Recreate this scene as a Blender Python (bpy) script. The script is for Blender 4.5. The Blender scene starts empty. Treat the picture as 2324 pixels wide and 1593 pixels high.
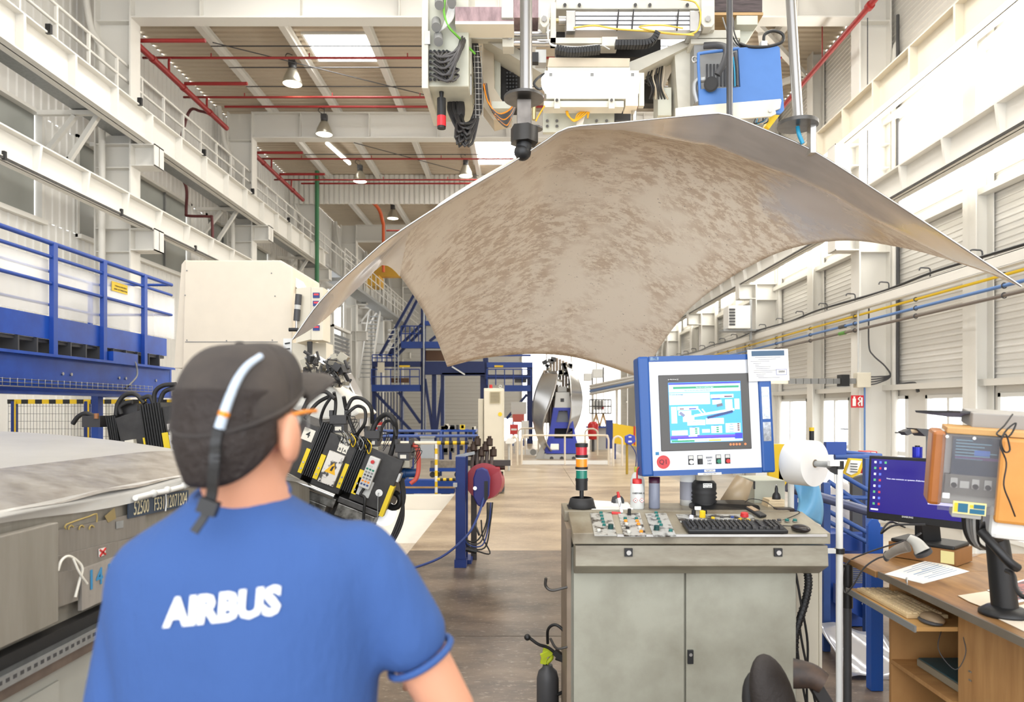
import bpy, bmesh, math, random
import numpy as np
from mathutils import Vector, Matrix, Euler
random.seed(7)
SC = bpy.context.scene
COL = SC.collection
V = Vector
# ---------------------------------------------------------------- camera, world, exposure
F_PX, VPX, VPY, EYE = 1600.0, 1190.0, 925.0, 1.62      # focal length in pixels of the 2324x1593 frame, eye height
cam = bpy.data.cameras.new('camera'); cam_o = bpy.data.objects.new('camera', cam); COL.objects.link(cam_o)
cam_o.location = (0, 0, EYE); cam_o.rotation_euler = (math.pi/2, 0, 0)
cam.sensor_width = 36; cam.lens = 36*F_PX/2324
cam.shift_x = -(VPX-1162)/2324; cam.shift_y = (VPY-796.5)/2324
cam.clip_start = .05; cam.clip_end = 200
cam.dof.use_dof = True; cam.dof.focus_distance = 4.8; cam.dof.aperture_fstop = 3.2
SC.camera = cam_o
w = bpy.data.worlds.new('overcast_sky'); SC.world = w; w.use_nodes = True
bg = w.node_tree.nodes['Background']; bg.inputs[0].default_value = (.93, .96, 1, 1); bg.inputs[1].default_value = 3.0
SC.view_settings.view_transform = 'Standard'; SC.view_settings.look = 'None'
SC.view_settings.exposure = 0.42; SC.view_settings.gamma = 1.0; SC.view_settings.use_curve_mapping = False
SC.cycles.max_bounces = 5; SC.cycles.diffuse_bounces = 3; SC.cycles.glossy_bounces = 2; SC.cycles.transparent_max_bounces = 6
SC.cycles.caustics_reflective = False; SC.cycles.caustics_refractive = False
SC.cycles.sample_clamp_indirect = 6
GLAZE_E, SKY_E, LAMP_E = 8.0, 11.0, 9.0               # daylight panels, roof lights, lamps

# ---------------------------------------------------------------- helpers
def lin(c):
    return tuple(((x/255)/12.92 if x/255 <= .04045 else ((x/255+.055)/1.055)**2.4) for x in c[:3]) + (1,)
def P(px, py, d):
    "a photo pixel at a chosen distance, as a point in the hall"
    return V(((px-VPX)*d/F_PX, d, EYE-(py-VPY)*d/F_PX))
def S(n, d): return n*d/F_PX
MATS = {}
def mat(name, col, rough=.5, metal=0., var=0., scale=6., col2=None, stretch=(1, 1, 1), emit=0., alpha=1., trans=0., bump=0., ramp=(.35, .65), spec=.5, coat=0.):
    if name in MATS: return MATS[name]
    m = bpy.data.materials.new(name); m.use_nodes = True; MATS[name] = m
    nt = m.node_tree; b = nt.nodes['Principled BSDF']; c = lin(col)
    b.inputs['Base Color'].default_value = c; b.inputs['Roughness'].default_value = rough; b.inputs['Metallic'].default_value = metal
    b.inputs['Specular IOR Level'].default_value = spec; b.inputs['Coat Weight'].default_value = coat
    if trans: b.inputs['Transmission Weight'].default_value = trans; b.inputs['IOR'].default_value = 1.2
    if alpha < 1: b.inputs['Alpha'].default_value = alpha
    if emit:
        b.inputs['Emission Color'].default_value = c; b.inputs['Emission Strength'].default_value = emit
        m.cycles.emission_sampling = 'FRONT' if 'glazing' in name else 'NONE'
    if var or col2 or bump:
        tc = nt.nodes.new('ShaderNodeTexCoord'); mp = nt.nodes.new('ShaderNodeMapping'); mp.inputs['Scale'].default_value = stretch
        nz = nt.nodes.new('ShaderNodeTexNoise'); nz.inputs['Scale'].default_value = scale; nz.inputs['Detail'].default_value = 6 if (col2 or bump) else 2; nz.inputs['Roughness'].default_value = .6
        nt.links.new(tc.outputs['Object'], mp.inputs[0]); nt.links.new(mp.outputs[0], nz.inputs['Vector'])
        if var or col2:
            rp = nt.nodes.new('ShaderNodeValToRGB'); rp.color_ramp.elements[0].position, rp.color_ramp.elements[1].position = ramp
            d = lin(col2) if col2 else tuple(x*(1-var) for x in c[:3])+(1,)
            rp.color_ramp.elements[0].color = d; rp.color_ramp.elements[1].color = c
            nt.links.new(nz.outputs[0], rp.inputs[0]); nt.links.new(rp.outputs[0], b.inputs['Base Color'])
        if bump:
            bp = nt.nodes.new('ShaderNodeBump'); bp.inputs['Strength'].default_value = bump; bp.inputs['Distance'].default_value = .02
            nt.links.new(nz.outputs[0], bp.inputs['Height']); nt.links.new(bp.outputs[0], b.inputs['Normal'])
    return m
ORG = {}
def org(o): return ORG.get(o.name, V((0, 0, 0))) if o else V((0, 0, 0))
def tag(o, label=None, cat=None, group=None, kind=None):
    if label: o['label'] = label
    if cat: o['category'] = cat
    if group: o['group'] = group
    if kind: o['kind'] = kind
    return o
def thing(name, label, cat, loc=(0, 0, 0), group=None, kind=None):
    o = bpy.data.objects.new(name, None); COL.objects.link(o); o.location = loc; o.empty_display_size = .05
    ORG[o.name] = V(loc); return tag(o, label, cat, group, kind)
def dup(root, delta, label=None, rot=None):
    "copy a thing with its parts and sub-parts, moved by delta"
    def cp(o, parent):
        c = o.copy(); COL.objects.link(c); c.parent = parent
        for ch in [x for x in bpy.data.objects if x.parent == o]: cp(ch, c)
        return c
    r = cp(root, None); r.location = root.location + V(delta); ORG[r.name] = V(r.location)
    if rot: r.rotation_euler = rot
    if label: r['label'] = label
    return r
def rotm(rx=0, ry=0, rz=0): return Euler([math.radians(a) for a in (rx, ry, rz)]).to_matrix()
def catmull(pts, n=6):
    p = [V(q) for q in pts]
    if len(p) < 3: return p
    e = [p[0]*2-p[1]] + p + [p[-1]*2-p[-2]]; out = []
    for i in range(1, len(e)-2):
        a, b, c, d = e[i-1:i+3]
        for k in range(n):
            t = k/n
            out.append(.5*((2*b)+(c-a)*t+(2*a-5*b+4*c-d)*t*t+(3*b-a-3*c+d)*t**3))
    return out+[p[-1]]
class B:
    "collects shapes into ONE mesh; T maps local to world"
    def __init__(s, loc=None, rot=None):
        s.v, s.f, s.s = [], [], []; s.T = None
        if loc is not None: s.T = Matrix.Translation(V(loc)) @ (rot or Matrix.Identity(3)).to_4x4()
    def add(s, vs, fs, smooth=False):
        n = len(s.v); s.v += [(s.T @ V(q)) if s.T else V(q) for q in vs]
        s.f += [tuple(i+n for i in f) for f in fs]; s.s += [smooth]*len(fs); return s
    def box(s, c, d, rot=None, taper=None):
        h = [x/2 for x in d]; vs = []
        for z in (-1, 1):
            k = taper if (taper and z > 0) else 1
            for x, y in ((-1, -1), (1, -1), (1, 1), (-1, 1)):
                q = V((x*h[0]*k, y*h[1]*k, z*h[2])); vs.append(V(c)+((rot @ q) if rot else q))
        return s.add(vs, [(3, 2, 1, 0), (4, 5, 6, 7), (0, 1, 5, 4), (1, 2, 6, 5), (2, 3, 7, 6), (3, 0, 4, 7)])
    def bx(s, x0, x1, y0, y1, z0, z1):
        return s.box(((x0+x1)/2, (y0+y1)/2, (z0+z1)/2), (abs(x1-x0), abs(y1-y0), abs(z1-z0)))
    def bar(s, p0, p1, wd, ht, up=(0, 0, 1)):
        p0, p1 = V(p0), V(p1); d = (p1-p0); L = d.length; d.normalize(); u = V(up)
        r = d.cross(u)
        if r.length < 1e-4: r = d.cross(V((1, 0, 0)))
        r.normalize(); u = r.cross(d)
        m = Matrix((r, d, u)).transposed()
        return s.box((p0+p1)/2, (wd, L, ht), m)
    def cyl(s, p0, p1, r, n=14, r2=None, cap=True):
        p0, p1 = V(p0), V(p1); r2 = r if r2 is None else r2; d = (p1-p0).normalized()
        a = d.orthogonal().normalized(); b = d.cross(a); vs = []
        for p, q in ((p0, r), (p1, r2)):
            vs += [p+(a*math.cos(2*math.pi*i/n)+b*math.sin(2*math.pi*i/n))*q for i in range(n)]
        s.add(vs, [(i, (i+1) % n, n+(i+1) % n, n+i) for i in range(n)], True)
        if cap: s.add(vs, [tuple(range(n))[::-1], tuple(range(n, 2*n))])
        return s
    def ring(s, c, ax, r, t, n=20, m=6):
        c, ax = V(c), V(ax).normalized(); a = ax.orthogonal().normalized(); b = ax.cross(a)
        pts = [c+(a*math.cos(2*math.pi*i/n)+b*math.sin(2*math.pi*i/n))*r for i in range(n+1)]
        return s.tube(pts, t, m, raw=True)
    def tube(s, pts, r, n=7, k=5, raw=False, rs=None):
        p = [V(q) for q in pts] if raw else catmull(pts, k); N = len(p); vs = []
        d0 = (p[1]-p[0]).normalized(); a = d0.orthogonal().normalized()
        for i in range(N):
            d = (p[min(i+1, N-1)]-p[max(i-1, 0)]).normalized()
            a = (a-d*a.dot(d)); a = a.normalized() if a.length > 1e-6 else d.orthogonal().normalized(); b = d.cross(a)
            rr = r if rs is None else rs[0]+(rs[1]-rs[0])*i/(N-1)
            vs += [p[i]+(a*math.cos(2*math.pi*j/n)+b*math.sin(2*math.pi*j/n))*rr for j in range(n)]
        fs = [(i*n+j, i*n+(j+1) % n, (i+1)*n+(j+1) % n, (i+1)*n+j) for i in range(N-1) for j in range(n)]
        s.add(vs, fs, True); return s.add(vs, [tuple(range(n))[::-1], tuple(range((N-1)*n, N*n))])
    def prism(s, poly, vec):
        p = [V(q) for q in poly]; n = len(p); vs = p+[q+V(vec) for q in p]
        return s.add(vs, [tuple(range(n))[::-1], tuple(range(n, 2*n))]+[(i, (i+1) % n, n+(i+1) % n, n+i) for i in range(n)])
    def lathe(s, prof, c=(0, 0, 0), ax=(0, 0, 1), n=20):
        c, ax = V(c), V(ax).normalized(); a = ax.orthogonal().normalized(); b = ax.cross(a); vs = []
        for r, h in prof: vs += [c+ax*h+(a*math.cos(2*math.pi*i/n)+b*math.sin(2*math.pi*i/n))*max(r, 1e-4) for i in range(n)]
        return s.add(vs, [(i*n+j, i*n+(j+1) % n, (i+1)*n+(j+1) % n, (i+1)*n+j) for i in range(len(prof)-1) for j in range(n)], True)
    def ball(s, c, r, n=14, m=8, sq=(1, 1, 1), rot=None):
        vs, fs = [], []
        for i in range(m+1):
            t = math.pi*i/m
            for j in range(n):
                q = V((math.sin(t)*math.cos(2*math.pi*j/n)*r*sq[0], math.sin(t)*math.sin(2*math.pi*j/n)*r*sq[1], math.cos(t)*r*sq[2]))
                vs.append(V(c)+((rot @ q) if rot else q))
        for i in range(m):
            for j in range(n): fs.append((i*n+j, (i+1)*n+j, (i+1)*n+(j+1) % n, i*n+(j+1) % n))
        return s.add(vs, fs, True)
    def grid(s, fn, nu, nv, smooth=True):
        vs = [fn(i/nu, j/nv) for j in range(nv+1) for i in range(nu+1)]; k = nu+1
        return s.add(vs, [(j*k+i, j*k+i+1, (j+1)*k+i+1, (j+1)*k+i) for j in range(nv) for i in range(nu)], smooth)
    def obj(s, name, m, parent=None, bev=0, solid=0, sub=0, kind=None, label=None):
        me = bpy.data.meshes.new(name); og = org(parent)
        me.from_pydata([tuple(q-og) for q in s.v], [], s.f); me.polygons.foreach_set('use_smooth', s.s); me.update()
        o = bpy.data.objects.new(name, me); COL.objects.link(o)
        if m: me.materials.append(m)
        if parent: o.parent = parent; ORG[o.name] = og
        if solid:
            k = o.modifiers.new('thickness', 'SOLIDIFY'); k.thickness = solid; k.offset = 0
        if bev:
            k = o.modifiers.new('bevel', 'BEVEL'); k.width = bev; k.segments = 2; k.limit_method = 'ANGLE'
        if sub:
            k = o.modifiers.new('sub', 'SUBSURF'); k.levels = sub; k.render_levels = sub
        if kind: o['kind'] = kind
        if label: o['label'] = label
        return o
def share(o, name, pts, parent, rot=None):
    "alike pieces: copies of one mesh object at offsets"
    out = []
    for q in pts:
        c = o.copy(); c.name = name; COL.objects.link(c); c.parent = parent; c.location = V(o.location)+V(q); ORG[c.name] = org(parent)
        out.append(c)
    return out
def text(body, size, loc, rot, m, name, parent, ext=.0006, align='CENTER', bold=0., sx=1.):
    cu = bpy.data.curves.new(name, 'FONT'); cu.body = body; cu.size = size; cu.extrude = ext; cu.align_x = align; cu.align_y = 'CENTER'; cu.offset = bold; cu.resolution_u = 2
    to = bpy.data.objects.new('tmp', cu); COL.objects.link(to); bpy.context.view_layer.update()
    me = bpy.data.meshes.new_from_object(to.evaluated_get(bpy.context.evaluated_depsgraph_get()))
    bpy.data.objects.remove(to); bpy.data.curves.remove(cu)
    R = (rot if rot else Matrix.Identity(3)).to_4x4()
    me.transform(Matrix.Translation(V(loc)-org(parent)) @ R @ Matrix.Diagonal((sx, 1, 1, 1))); me.materials.clear(); me.materials.append(m)
    o = bpy.data.objects.new(name, me); COL.objects.link(o)
    if parent: o.parent = parent; ORG[o.name] = org(parent)
    return o
def struct(b, name, m, label, bev=0, cat=None):
    o = b.obj(name, m, None, bev); o['kind'] = 'structure'; o['label'] = label
    return o
FACE = rotm(90)                                  # text / panels that face the viewer (-Y)
# ---------------------------------------------------------------- shared materials
WHITE = mat('white_steel_paint', (229, 226, 218), .5)
CREAM = mat('cream_steel_paint', (236, 227, 208), .5)
SIDING = mat('white_siding', (223, 221, 215), .45)
DECK = mat('roof_deck_paint', (203, 189, 167), .6)
RED = mat('sprinkler_red', (150, 40, 38), .45)
GALV = mat('galvanised_steel', (170, 172, 172), .45, .6, var=.15, scale=20)
STEEL = mat('brushed_steel', (190, 188, 184), .28, .9, var=.12, scale=8)
DSTEEL = mat('dark_steel', (92, 90, 88), .42, .7, var=.25, scale=15)
CHROME = mat('polished_rod', (205, 205, 205), .16, 1.)
BLUE = mat('safety_blue_paint', (28, 72, 160), .4, var=.12, scale=4)
DBLUE = mat('deep_blue_paint', (24, 52, 124), .45, var=.15, scale=4)
BLACK = mat('black_plastic', (26, 26, 27), .45)
RUBBER = mat('black_rubber', (34, 33, 33), .6)
CABLE = mat('grey_cable', (72, 70, 70), .5)
DGREY = mat('dark_grey_plastic', (70, 70, 72), .5)
GREY = mat('mid_grey_plastic', (128, 128, 126), .5)
LGREY = mat('light_grey_plastic', (196, 196, 192), .5)
YELLOW = mat('yellow_paint', (236, 196, 30), .45)
PAPER = mat('white_paper', (240, 238, 232), .7)
PLWHITE = mat('white_plastic', (236, 236, 232), .4)
REDP = mat('red_plastic', (196, 40, 40), .35)
GREENP = mat('green_plastic', (20, 120, 90), .35)
ORANGEP = mat('orange_plastic', (236, 140, 30), .35)
BEIGE = mat('beige_cabinet_paint', (220, 212, 192), .45, var=.05, scale=3)
WOODY = mat('pine_wood', (196, 160, 110), .55, var=.2, scale=5, stretch=(1, 8, 1))
CLEAR = mat('clear_acrylic', (240, 244, 246), .08, alpha=.16)
GLASSW = mat('window_glass', (225, 235, 240), .05, alpha=.12)
LITGLASS = mat('daylight_glazing', (255, 253, 248), .6, emit=GLAZE_E)
SKYGLASS = mat('rooflight_glazing', (255, 253, 250), .6, emit=SKY_E)
# ================================================================ THE HALL
XL, XR, ZLOW, ZROOF = -8.6, 7.1, -.6, 10.0
COLS_Y = [7.6, 13.6, 19.6, 25.6, 31.6, 37.6, 43.6]
CONC = mat('pale_concrete', (196, 184, 166), .5, var=.2, scale=1.2)
b = B(); b.bx(XL, XR, -5, 52, ZLOW-.1, ZLOW); fl = struct(b, 'floor', CONC, 'pale concrete floor of the hall below the walkway')
def floor_mat(name, c1, c2, scale, rough, c3=None):
    m = mat(name, c1, rough, col2=c2, scale=scale, stretch=(.6, 1.1, 1), ramp=(.38, .66), bump=.05)
    nt = m.node_tree; b = nt.nodes['Principled BSDF']; old = b.inputs['Base Color'].links[0].from_socket
    n2 = nt.nodes.new('ShaderNodeTexNoise'); n2.inputs['Scale'].default_value = 26; n2.inputs['Detail'].default_value = 8; n2.inputs['Roughness'].default_value = .75
    tc = nt.nodes.new('ShaderNodeTexCoord'); mp = nt.nodes.new('ShaderNodeMapping'); mp.inputs['Scale'].default_value = (.6, 1.2, 1)
    nt.links.new(tc.outputs['Object'], mp.inputs[0]); nt.links.new(mp.outputs[0], n2.inputs['Vector'])
    r2 = nt.nodes.new('ShaderNodeValToRGB'); r2.color_ramp.elements[0].position = .55; r2.color_ramp.elements[1].position = .72
    mx = nt.nodes.new('ShaderNodeMix'); mx.data_type = 'RGBA'
    nt.links.new(n2.outputs[0], r2.inputs[0]); nt.links.new(r2.outputs[0], mx.inputs[0]); nt.links.new(old, mx.inputs[6])
    mx.inputs[7].default_value = lin(c3 or (214, 200, 178)); nt.links.new(mx.outputs[2], b.inputs['Base Color'])
    return m
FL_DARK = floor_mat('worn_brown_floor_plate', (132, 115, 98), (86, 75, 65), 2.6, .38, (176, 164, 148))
FL_MID = floor_mat('worn_tan_floor_plate', (188, 168, 140), (142, 122, 98), 1.4, .35)  # plates past the seam paler, partly reflected light put into the tone
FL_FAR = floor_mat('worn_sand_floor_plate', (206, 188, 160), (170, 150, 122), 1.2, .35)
wf = thing('floor_walkway', 'raised walkway of worn brown floor plates down the hall', None, (0, 0, 0), kind='structure')
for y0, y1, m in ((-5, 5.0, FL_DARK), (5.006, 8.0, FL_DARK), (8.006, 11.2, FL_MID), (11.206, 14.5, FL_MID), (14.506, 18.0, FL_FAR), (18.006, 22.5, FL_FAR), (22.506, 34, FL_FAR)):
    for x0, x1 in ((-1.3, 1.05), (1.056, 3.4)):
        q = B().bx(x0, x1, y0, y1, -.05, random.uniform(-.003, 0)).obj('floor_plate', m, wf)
B().bx(-1.29, 3.39, -5, 34, ZLOW, -.051).obj('plinth', mat('plinth_grey', (150, 145, 138), .6), wf)
pit = thing('floor_pit', 'white and beige pit floor left of the walkway', None, (0, 0, 0), kind='structure')
B().bx(-4.6, -1.31, 10.1, 13.6, ZLOW, -.35).obj('white_floor_plate', mat('white_floor', (244, 238, 226), .45, var=.04), pit)
B().bx(-4.6, -1.31, 3.0, 10.09, ZLOW, -.32).obj('beige_floor_plate', mat('beige_floor', (212, 198, 178), .6, var=.15, scale=30), pit)
B().bx(-4.6, -1.31, 13.61, 13.85, ZLOW, -.08).obj('kerb', mat('white_kerb', (236, 230, 218), .5), pit)
# ---- left wall: upright ribbed siding with a band of frosted windows
def ribs_up(b, x, y0, y1, z0, z1, pitch=.2, d=.02, sgn=1):
    y = y0; vs = []
    while y < y1-1e-6:
        for dy, dx in ((0, 0), (.6, 0), (.7, d), (.9, d)):
            if y+dy*pitch <= y1: vs.append((x+sgn*dx, y+dy*pitch))
        y += pitch
    vs.append((x, y1)); n = len(vs)
    b.add([(a, c, z0) for a, c in vs]+[(a, c, z1) for a, c in vs], [(i, i+1, n+i+1, n+i) for i in range(n-1)])
def ribs_flat(b, x, y0, y1, z0, z1, pitch=.2, d=.02, sgn=-1):
    z = z0; vs = []
    while z < z1-1e-6:
        for dz, dx in ((0, 0), (.6, 0), (.7, d), (.9, d)):
            if z+dz*pitch <= z1: vs.append((x+sgn*dx, z+dz*pitch))
        z += pitch
    vs.append((x, z1)); n = len(vs)
    b.add([(a, y0, c) for a, c in vs]+[(a, y1, c) for a, c in vs], [(i, i+1, n+i+1, n+i) for i in range(n-1)])
LW = [(2, 6.4), (7.5, 12.5), (13.56, 18.1), (19.06, 23.8), (24.9, 29.6), (30.8, 35.6)]
b = B(); WZ0, WZ1 = 4.95, 6.8
ribs_up(b, XL, -5, 50, ZLOW, WZ0); ribs_up(b, XL, -5, 50, WZ1, ZROOF)
ye = -5
for y0, y1 in LW+[(50, 50)]:
    if y0 > ye: ribs_up(b, XL, ye, y0, WZ0, WZ1)
    ye = y1
struct(b, 'wall_left', SIDING, 'white upright-ribbed siding wall on the left of the hall')
FROST = mat('frosted_glass', (158, 160, 154), .25, var=.12, scale=1.2, stretch=(1, 1, .4))
for i, (y0, y1) in enumerate(LW[1:5]):
    wn = thing('window_%d' % (i+1), 'frosted grey strip window high in left wall, number %s from the viewer' % ['one', 'two', 'three', 'four'][i], None, (XL, y0, WZ0), kind='structure')
    b = B(); b.bx(XL-.1, XL+.05, y0-.06, y0, WZ0-.06, WZ1+.06); b.bx(XL-.1, XL+.05, y1, y1+.06, WZ0-.06, WZ1+.06)
    b.bx(XL-.1, XL+.12, y0-.06, y1+.06, WZ0-.08, WZ0); b.bx(XL-.1, XL+.05, y0-.06, y1+.06, WZ1, WZ1+.06); b.obj('frame', WHITE, wn)
    n = max(3, round((y1-y0)/1.1)); st = (y1-y0)/n
    for k in range(n):
        B().bx(XL-.09, XL-.08, y0+k*st+.02, y0+(k+1)*st-.02, WZ0, WZ1).obj('pane', FROST, wn)
        if k: B().bx(XL-.1, XL-.03, y0+k*st-.02, y0+k*st+.02, WZ0, WZ1).obj('mullion', GREY, wn)
# ---- right wall: level-ribbed siding, daylight band, row of windows at floor level
RW = [(8.3, 10.5), (11.1, 12.4), (13.0, 13.5), (15.3, 16.8), (17.6, 19.9), (21, 23.5), (25, 27.5), (29, 32)]
GZ0, GZ1 = 5.2, 7.0
SIDR = mat('white_gloss_siding', (226, 223, 216), .3)
b = B(); ribs_flat(b, XR, -5, 50, 1.95, GZ0, .1, .012); ribs_flat(b, XR, -5, 50, GZ1, ZROOF, .1, .012)
GL = [(c+.75-6, c-.3) for c in COLS_Y]
ye = -5
for y0, y1 in GL+[(50, 50)]:
    ribs_flat(b, XR, ye, y0, GZ0, GZ1, .1, .012); ye = y1
ye = -5
for y0, y1 in RW+[(50, 50)]:
    b.bx(XR-.02, XR+.06, ye, y0, ZLOW, 1.95); ye = y1
for y0, y1 in RW: b.bx(XR-.02, XR+.06, y0, y1, ZLOW, -.35); b.bx(XR-.02, XR+.06, y0, y1, 1.84, 1.95)
struct(b, 'wall_right', SIDR, 'white level-ribbed siding wall on the right of the hall')
for i, (y0, y1) in enumerate(GL):
    wn = thing('window_%d' % (i+11), 'bright daylight glazing strip high in right wall, bay %s' % ['one', 'two', 'three', 'four', 'five', 'six', 'seven'][i], None, (XR, y0, GZ0), kind='structure')
    n = 3; st = (y1-y0)/n
    for k in range(n): B().add([(XR+.02, y0+k*st+.015, GZ0), (XR+.02, y0+k*st+.015, GZ1), (XR+.02, y0+(k+1)*st-.015, GZ1), (XR+.02, y0+(k+1)*st-.015, GZ0)], [(0, 1, 2, 3)]).obj('pane', LITGLASS, wn)
    B().bx(XR-.03, XR+.04, y0-.05, y0, GZ0-.05, GZ1+.05).bx(XR-.03, XR+.04, y1, y1+.05, GZ0-.05, GZ1+.05).bx(XR-.04, XR+.04, y0, y1, GZ0-.06, GZ0).bx(XR-.03, XR+.04, y0, y1, GZ1, GZ1+.05).obj('frame', WHITE, wn)
for i, (y0, y1) in enumerate(RW):
    nm = 'door_1' if i == 2 else 'window_%d' % (i+21)
    wn = thing(nm, ['wide sliding window at floor level nearest the desk', 'double window at floor level beside the narrow door', 'narrow glazed door beside the big right column', 'glazed door with handle below the red fire sign', 'double window left of the fire sign', 'floor-level window behind the blue console screen', 'far floor-level window past the heater box', 'farthest floor-level window on the right wall'][i], None, (XR, y0, -.3), kind='structure')
    b = B(); b.bx(XR-.05, XR+.05, y0, y0+.06, -.35, 1.84).bx(XR-.05, XR+.05, y1-.06, y1, -.35, 1.84).bx(XR-.05, XR+.05, y0, y1, 1.78, 1.84).bx(XR-.05, XR+.05, y0, y1, -.35, -.28)
    b.obj('frame', PLWHITE, wn)
    n = 1 if i in (2,) else 2; st = (y1-y0-.12)/n
    for k in range(n):
        B().bx(XR, XR+.01, y0+.06+k*st, y0+.06+(k+1)*st, -.28, 1.78).obj('pane', GLASSW, wn)
        if k: B().bx(XR-.04, XR+.03, y0+.03+k*st, y0+.09+k*st, -.28, 1.78).obj('mullion', PLWHITE, wn)
    if i in (2, 3):
        B().bx(XR-.04, XR+.02, y0+.06, y1-.06, .72, .8).obj('rail', PLWHITE, wn)
        B().cyl((XR-.1, y0+.1, 1.15), (XR-.1, y0+.3, 1.15), .012).cyl((XR-.1, y0+.1, 1.15), (XR-.03, y0+.1, 1.15), .012).obj('handle', DGREY, wn)
# ---- ground outside the windows
struct(B().bx(7.3, 40, -10, 60, ZLOW-.15, ZLOW-.05), 'floor_yard', mat('yard_concrete', (215, 212, 205), .7), 'pale yard ground outside the right windows')
# ---- far end wall
b = B()
def ribs_end(b, y, x0, x1, z0, z1, pitch=.25, d=.025):
    z = z0; vs = []
    while z < z1-1e-6:
        for dz, dd in ((0, 0), (.6, 0), (.7, d), (.9, d)):
            if z+dz*pitch <= z1: vs.append((y-dd, z+dz*pitch))
        z += pitch
    vs.append((y, z1)); n = len(vs)
    b.add([(x0, a, c) for a, c in vs]+[(x1, a, c) for a, c in vs], [(i, i+1, n+i+1, n+i) for i in range(n-1)])
ribs_end(b, 48, XL, -1.9, ZLOW, ZROOF); ribs_end(b, 48, 6.6, XR, ZLOW, ZROOF); ribs_end(b, 48, -1.9, 6.6, 5.6, ZROOF); ribs_end(b, 48, -1.9, -.2, .9, 5.6)
struct(b, 'wall_far', SIDING, 'white siding wall closing the far end of the hall')
fd = thing('door_2', 'bright open doorway glazing at the far end of the hall', None, (2, 48, 0), kind='structure')
for k in range(4): B().bx(-.15+k*1.69, 1.45+k*1.69, 48, 48.03, ZLOW, 5.6).obj('pane', mat('far_door_daylight', (255, 252, 246), .6, emit=2.2), fd)
for k in range(5): B().bx(-.22+k*1.69, -.14+k*1.69, 47.9, 48.05, ZLOW, 5.6).obj('mullion', WHITE, fd)
# ---- roof
b = B(); y = -5; vs = []
SKYL = [(-4.95, -3.5, 15.8, 17.0), (-1.7, .1, 21.6, 24.2), (-4.95, -3.5, 3.0, 5.6), (-1.2, .6, 3.0, 5.6), (2.4, 4.2, 3.0, 5.6), (2.4, 4.2, 9.0, 12.0), (-1.2, .6, 9.2, 12.0), (-4.95, -3.5, 9.2, 12.0), (2.4, 4.2, 15.2, 18), (-1.7, .1, 28, 31)]  # after the first two, unseen roof lights added to brighten the hall
prof = []
while y < 48.5:
    for dy, dz in ((0, 0), (.5, 0), (.62, .035), (.88, .035)): prof.append((y+dy*.2, ZROOF+dz))
    y += .2
n = len(prof); xs = sorted({XL, XR} | {s[0] for s in SKYL} | {s[1] for s in SKYL})
for i in range(n-1):
    yc = (prof[i][0]+prof[i+1][0])/2; x0 = XL
    cuts = sorted([(s[0], s[1]) for s in SKYL if s[2] <= yc <= s[3]])
    for c0, c1 in cuts+[(XR, XR)]:
        if c0 > x0: b.add([(x0, *prof[i]), (c0, *prof[i]), (c0, *prof[i+1]), (x0, *prof[i+1])], [(0, 1, 2, 3)])
        x0 = c1
struct(b, 'ceiling', DECK, 'beige ribbed metal roof deck')
sn = ['near the left lamp', 'above the lifting machine', '', '', '', '', '', '', '', '', '', '', '', '']
for i, (x0, x1, y0, y1) in enumerate(SKYL):
    wn = thing('window_%d' % (i+31), 'white roof light panel %s' % ('above the left row of lamps' if i == 0 else 'behind the lifting machine' if i == 1 else 'in the roof deck, added unseen for light, panel %s' % 'abcdefghijklmn'[i]), None, (x0, y0, ZROOF), kind='structure')
    B().add([(x0, y0, ZROOF+.05), (x0, y1, ZROOF+.05), (x1, y1, ZROOF+.05), (x1, y0, ZROOF+.05)], [(0, 1, 2, 3)]).obj('pane', SKYGLASS, wn)
    B().bx(x0-.05, x1+.05, y0-.05, y0, ZROOF-.03, ZROOF+.06).bx(x0-.05, x1+.05, y1, y1+.05, ZROOF-.03, ZROOF+.06).bx(x0-.05, x0, y0, y1, ZROOF-.03, ZROOF+.06).bx(x1, x1+.05, y0, y1, ZROOF-.03, ZROOF+.06).obj('frame', WHITE, wn)
def ibeam(b, p0, p1, ht, wd, tf=.03, tw=.02, up=(0, 0, 1)):
    "I section whose top is the line p0-p1"
    u = V((0, 0, 1)); p0, p1 = V(p0), V(p1)
    b.bar(p0-u*tf/2, p1-u*tf/2, wd, tf); b.bar(p0-u*(ht-tf/2), p1-u*(ht-tf/2), wd, tf); b.bar(p0-u*ht/2, p1-u*ht/2, tw, ht-2*tf)
for i, x in enumerate((-7.0, -5.2, -3.4, -1.6, .2, 2.0, 3.8, 5.6)):
    b = B(); ibeam(b, (x, -4, ZROOF-.005), (x, 48, ZROOF-.005), .22, .14, .015, .01)
    tag(b.obj('roof_purlin', WHITE), 'white lengthwise purlin under the roof deck, %s from the left' % ['first', 'second', 'third', 'fourth', 'fifth', 'sixth', 'seventh', 'eighth'][i], 'beam', 'roof purlins')
for i, y in enumerate(COLS_Y):
    if y in (7.6,): continue
    b = B(); ibeam(b, (-7.5, y, 9.78), (6.4, y, 9.78), .72, .32, .03, .02)
    r = thing('roof_beam', ['', 'deep white roof beam crossing nearest the viewer', 'deep white roof beam behind the hanging lamps', 'white roof beam above the ribbed gable panel', 'far white roof beam past the ribbed gable panel', 'second far white roof beam past the gable panel', 'last white roof beam by the end wall'][i], 'beam', (-7.5, y, 9.06))
    b.obj('beam_profile', WHITE, r)
    for k in range(7):
        B().bx(-6.2+k*1.9, -6.185+k*1.9, y-.15, y+.15, 9.1, 9.75).obj('stiffener', WHITE, r)
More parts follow.
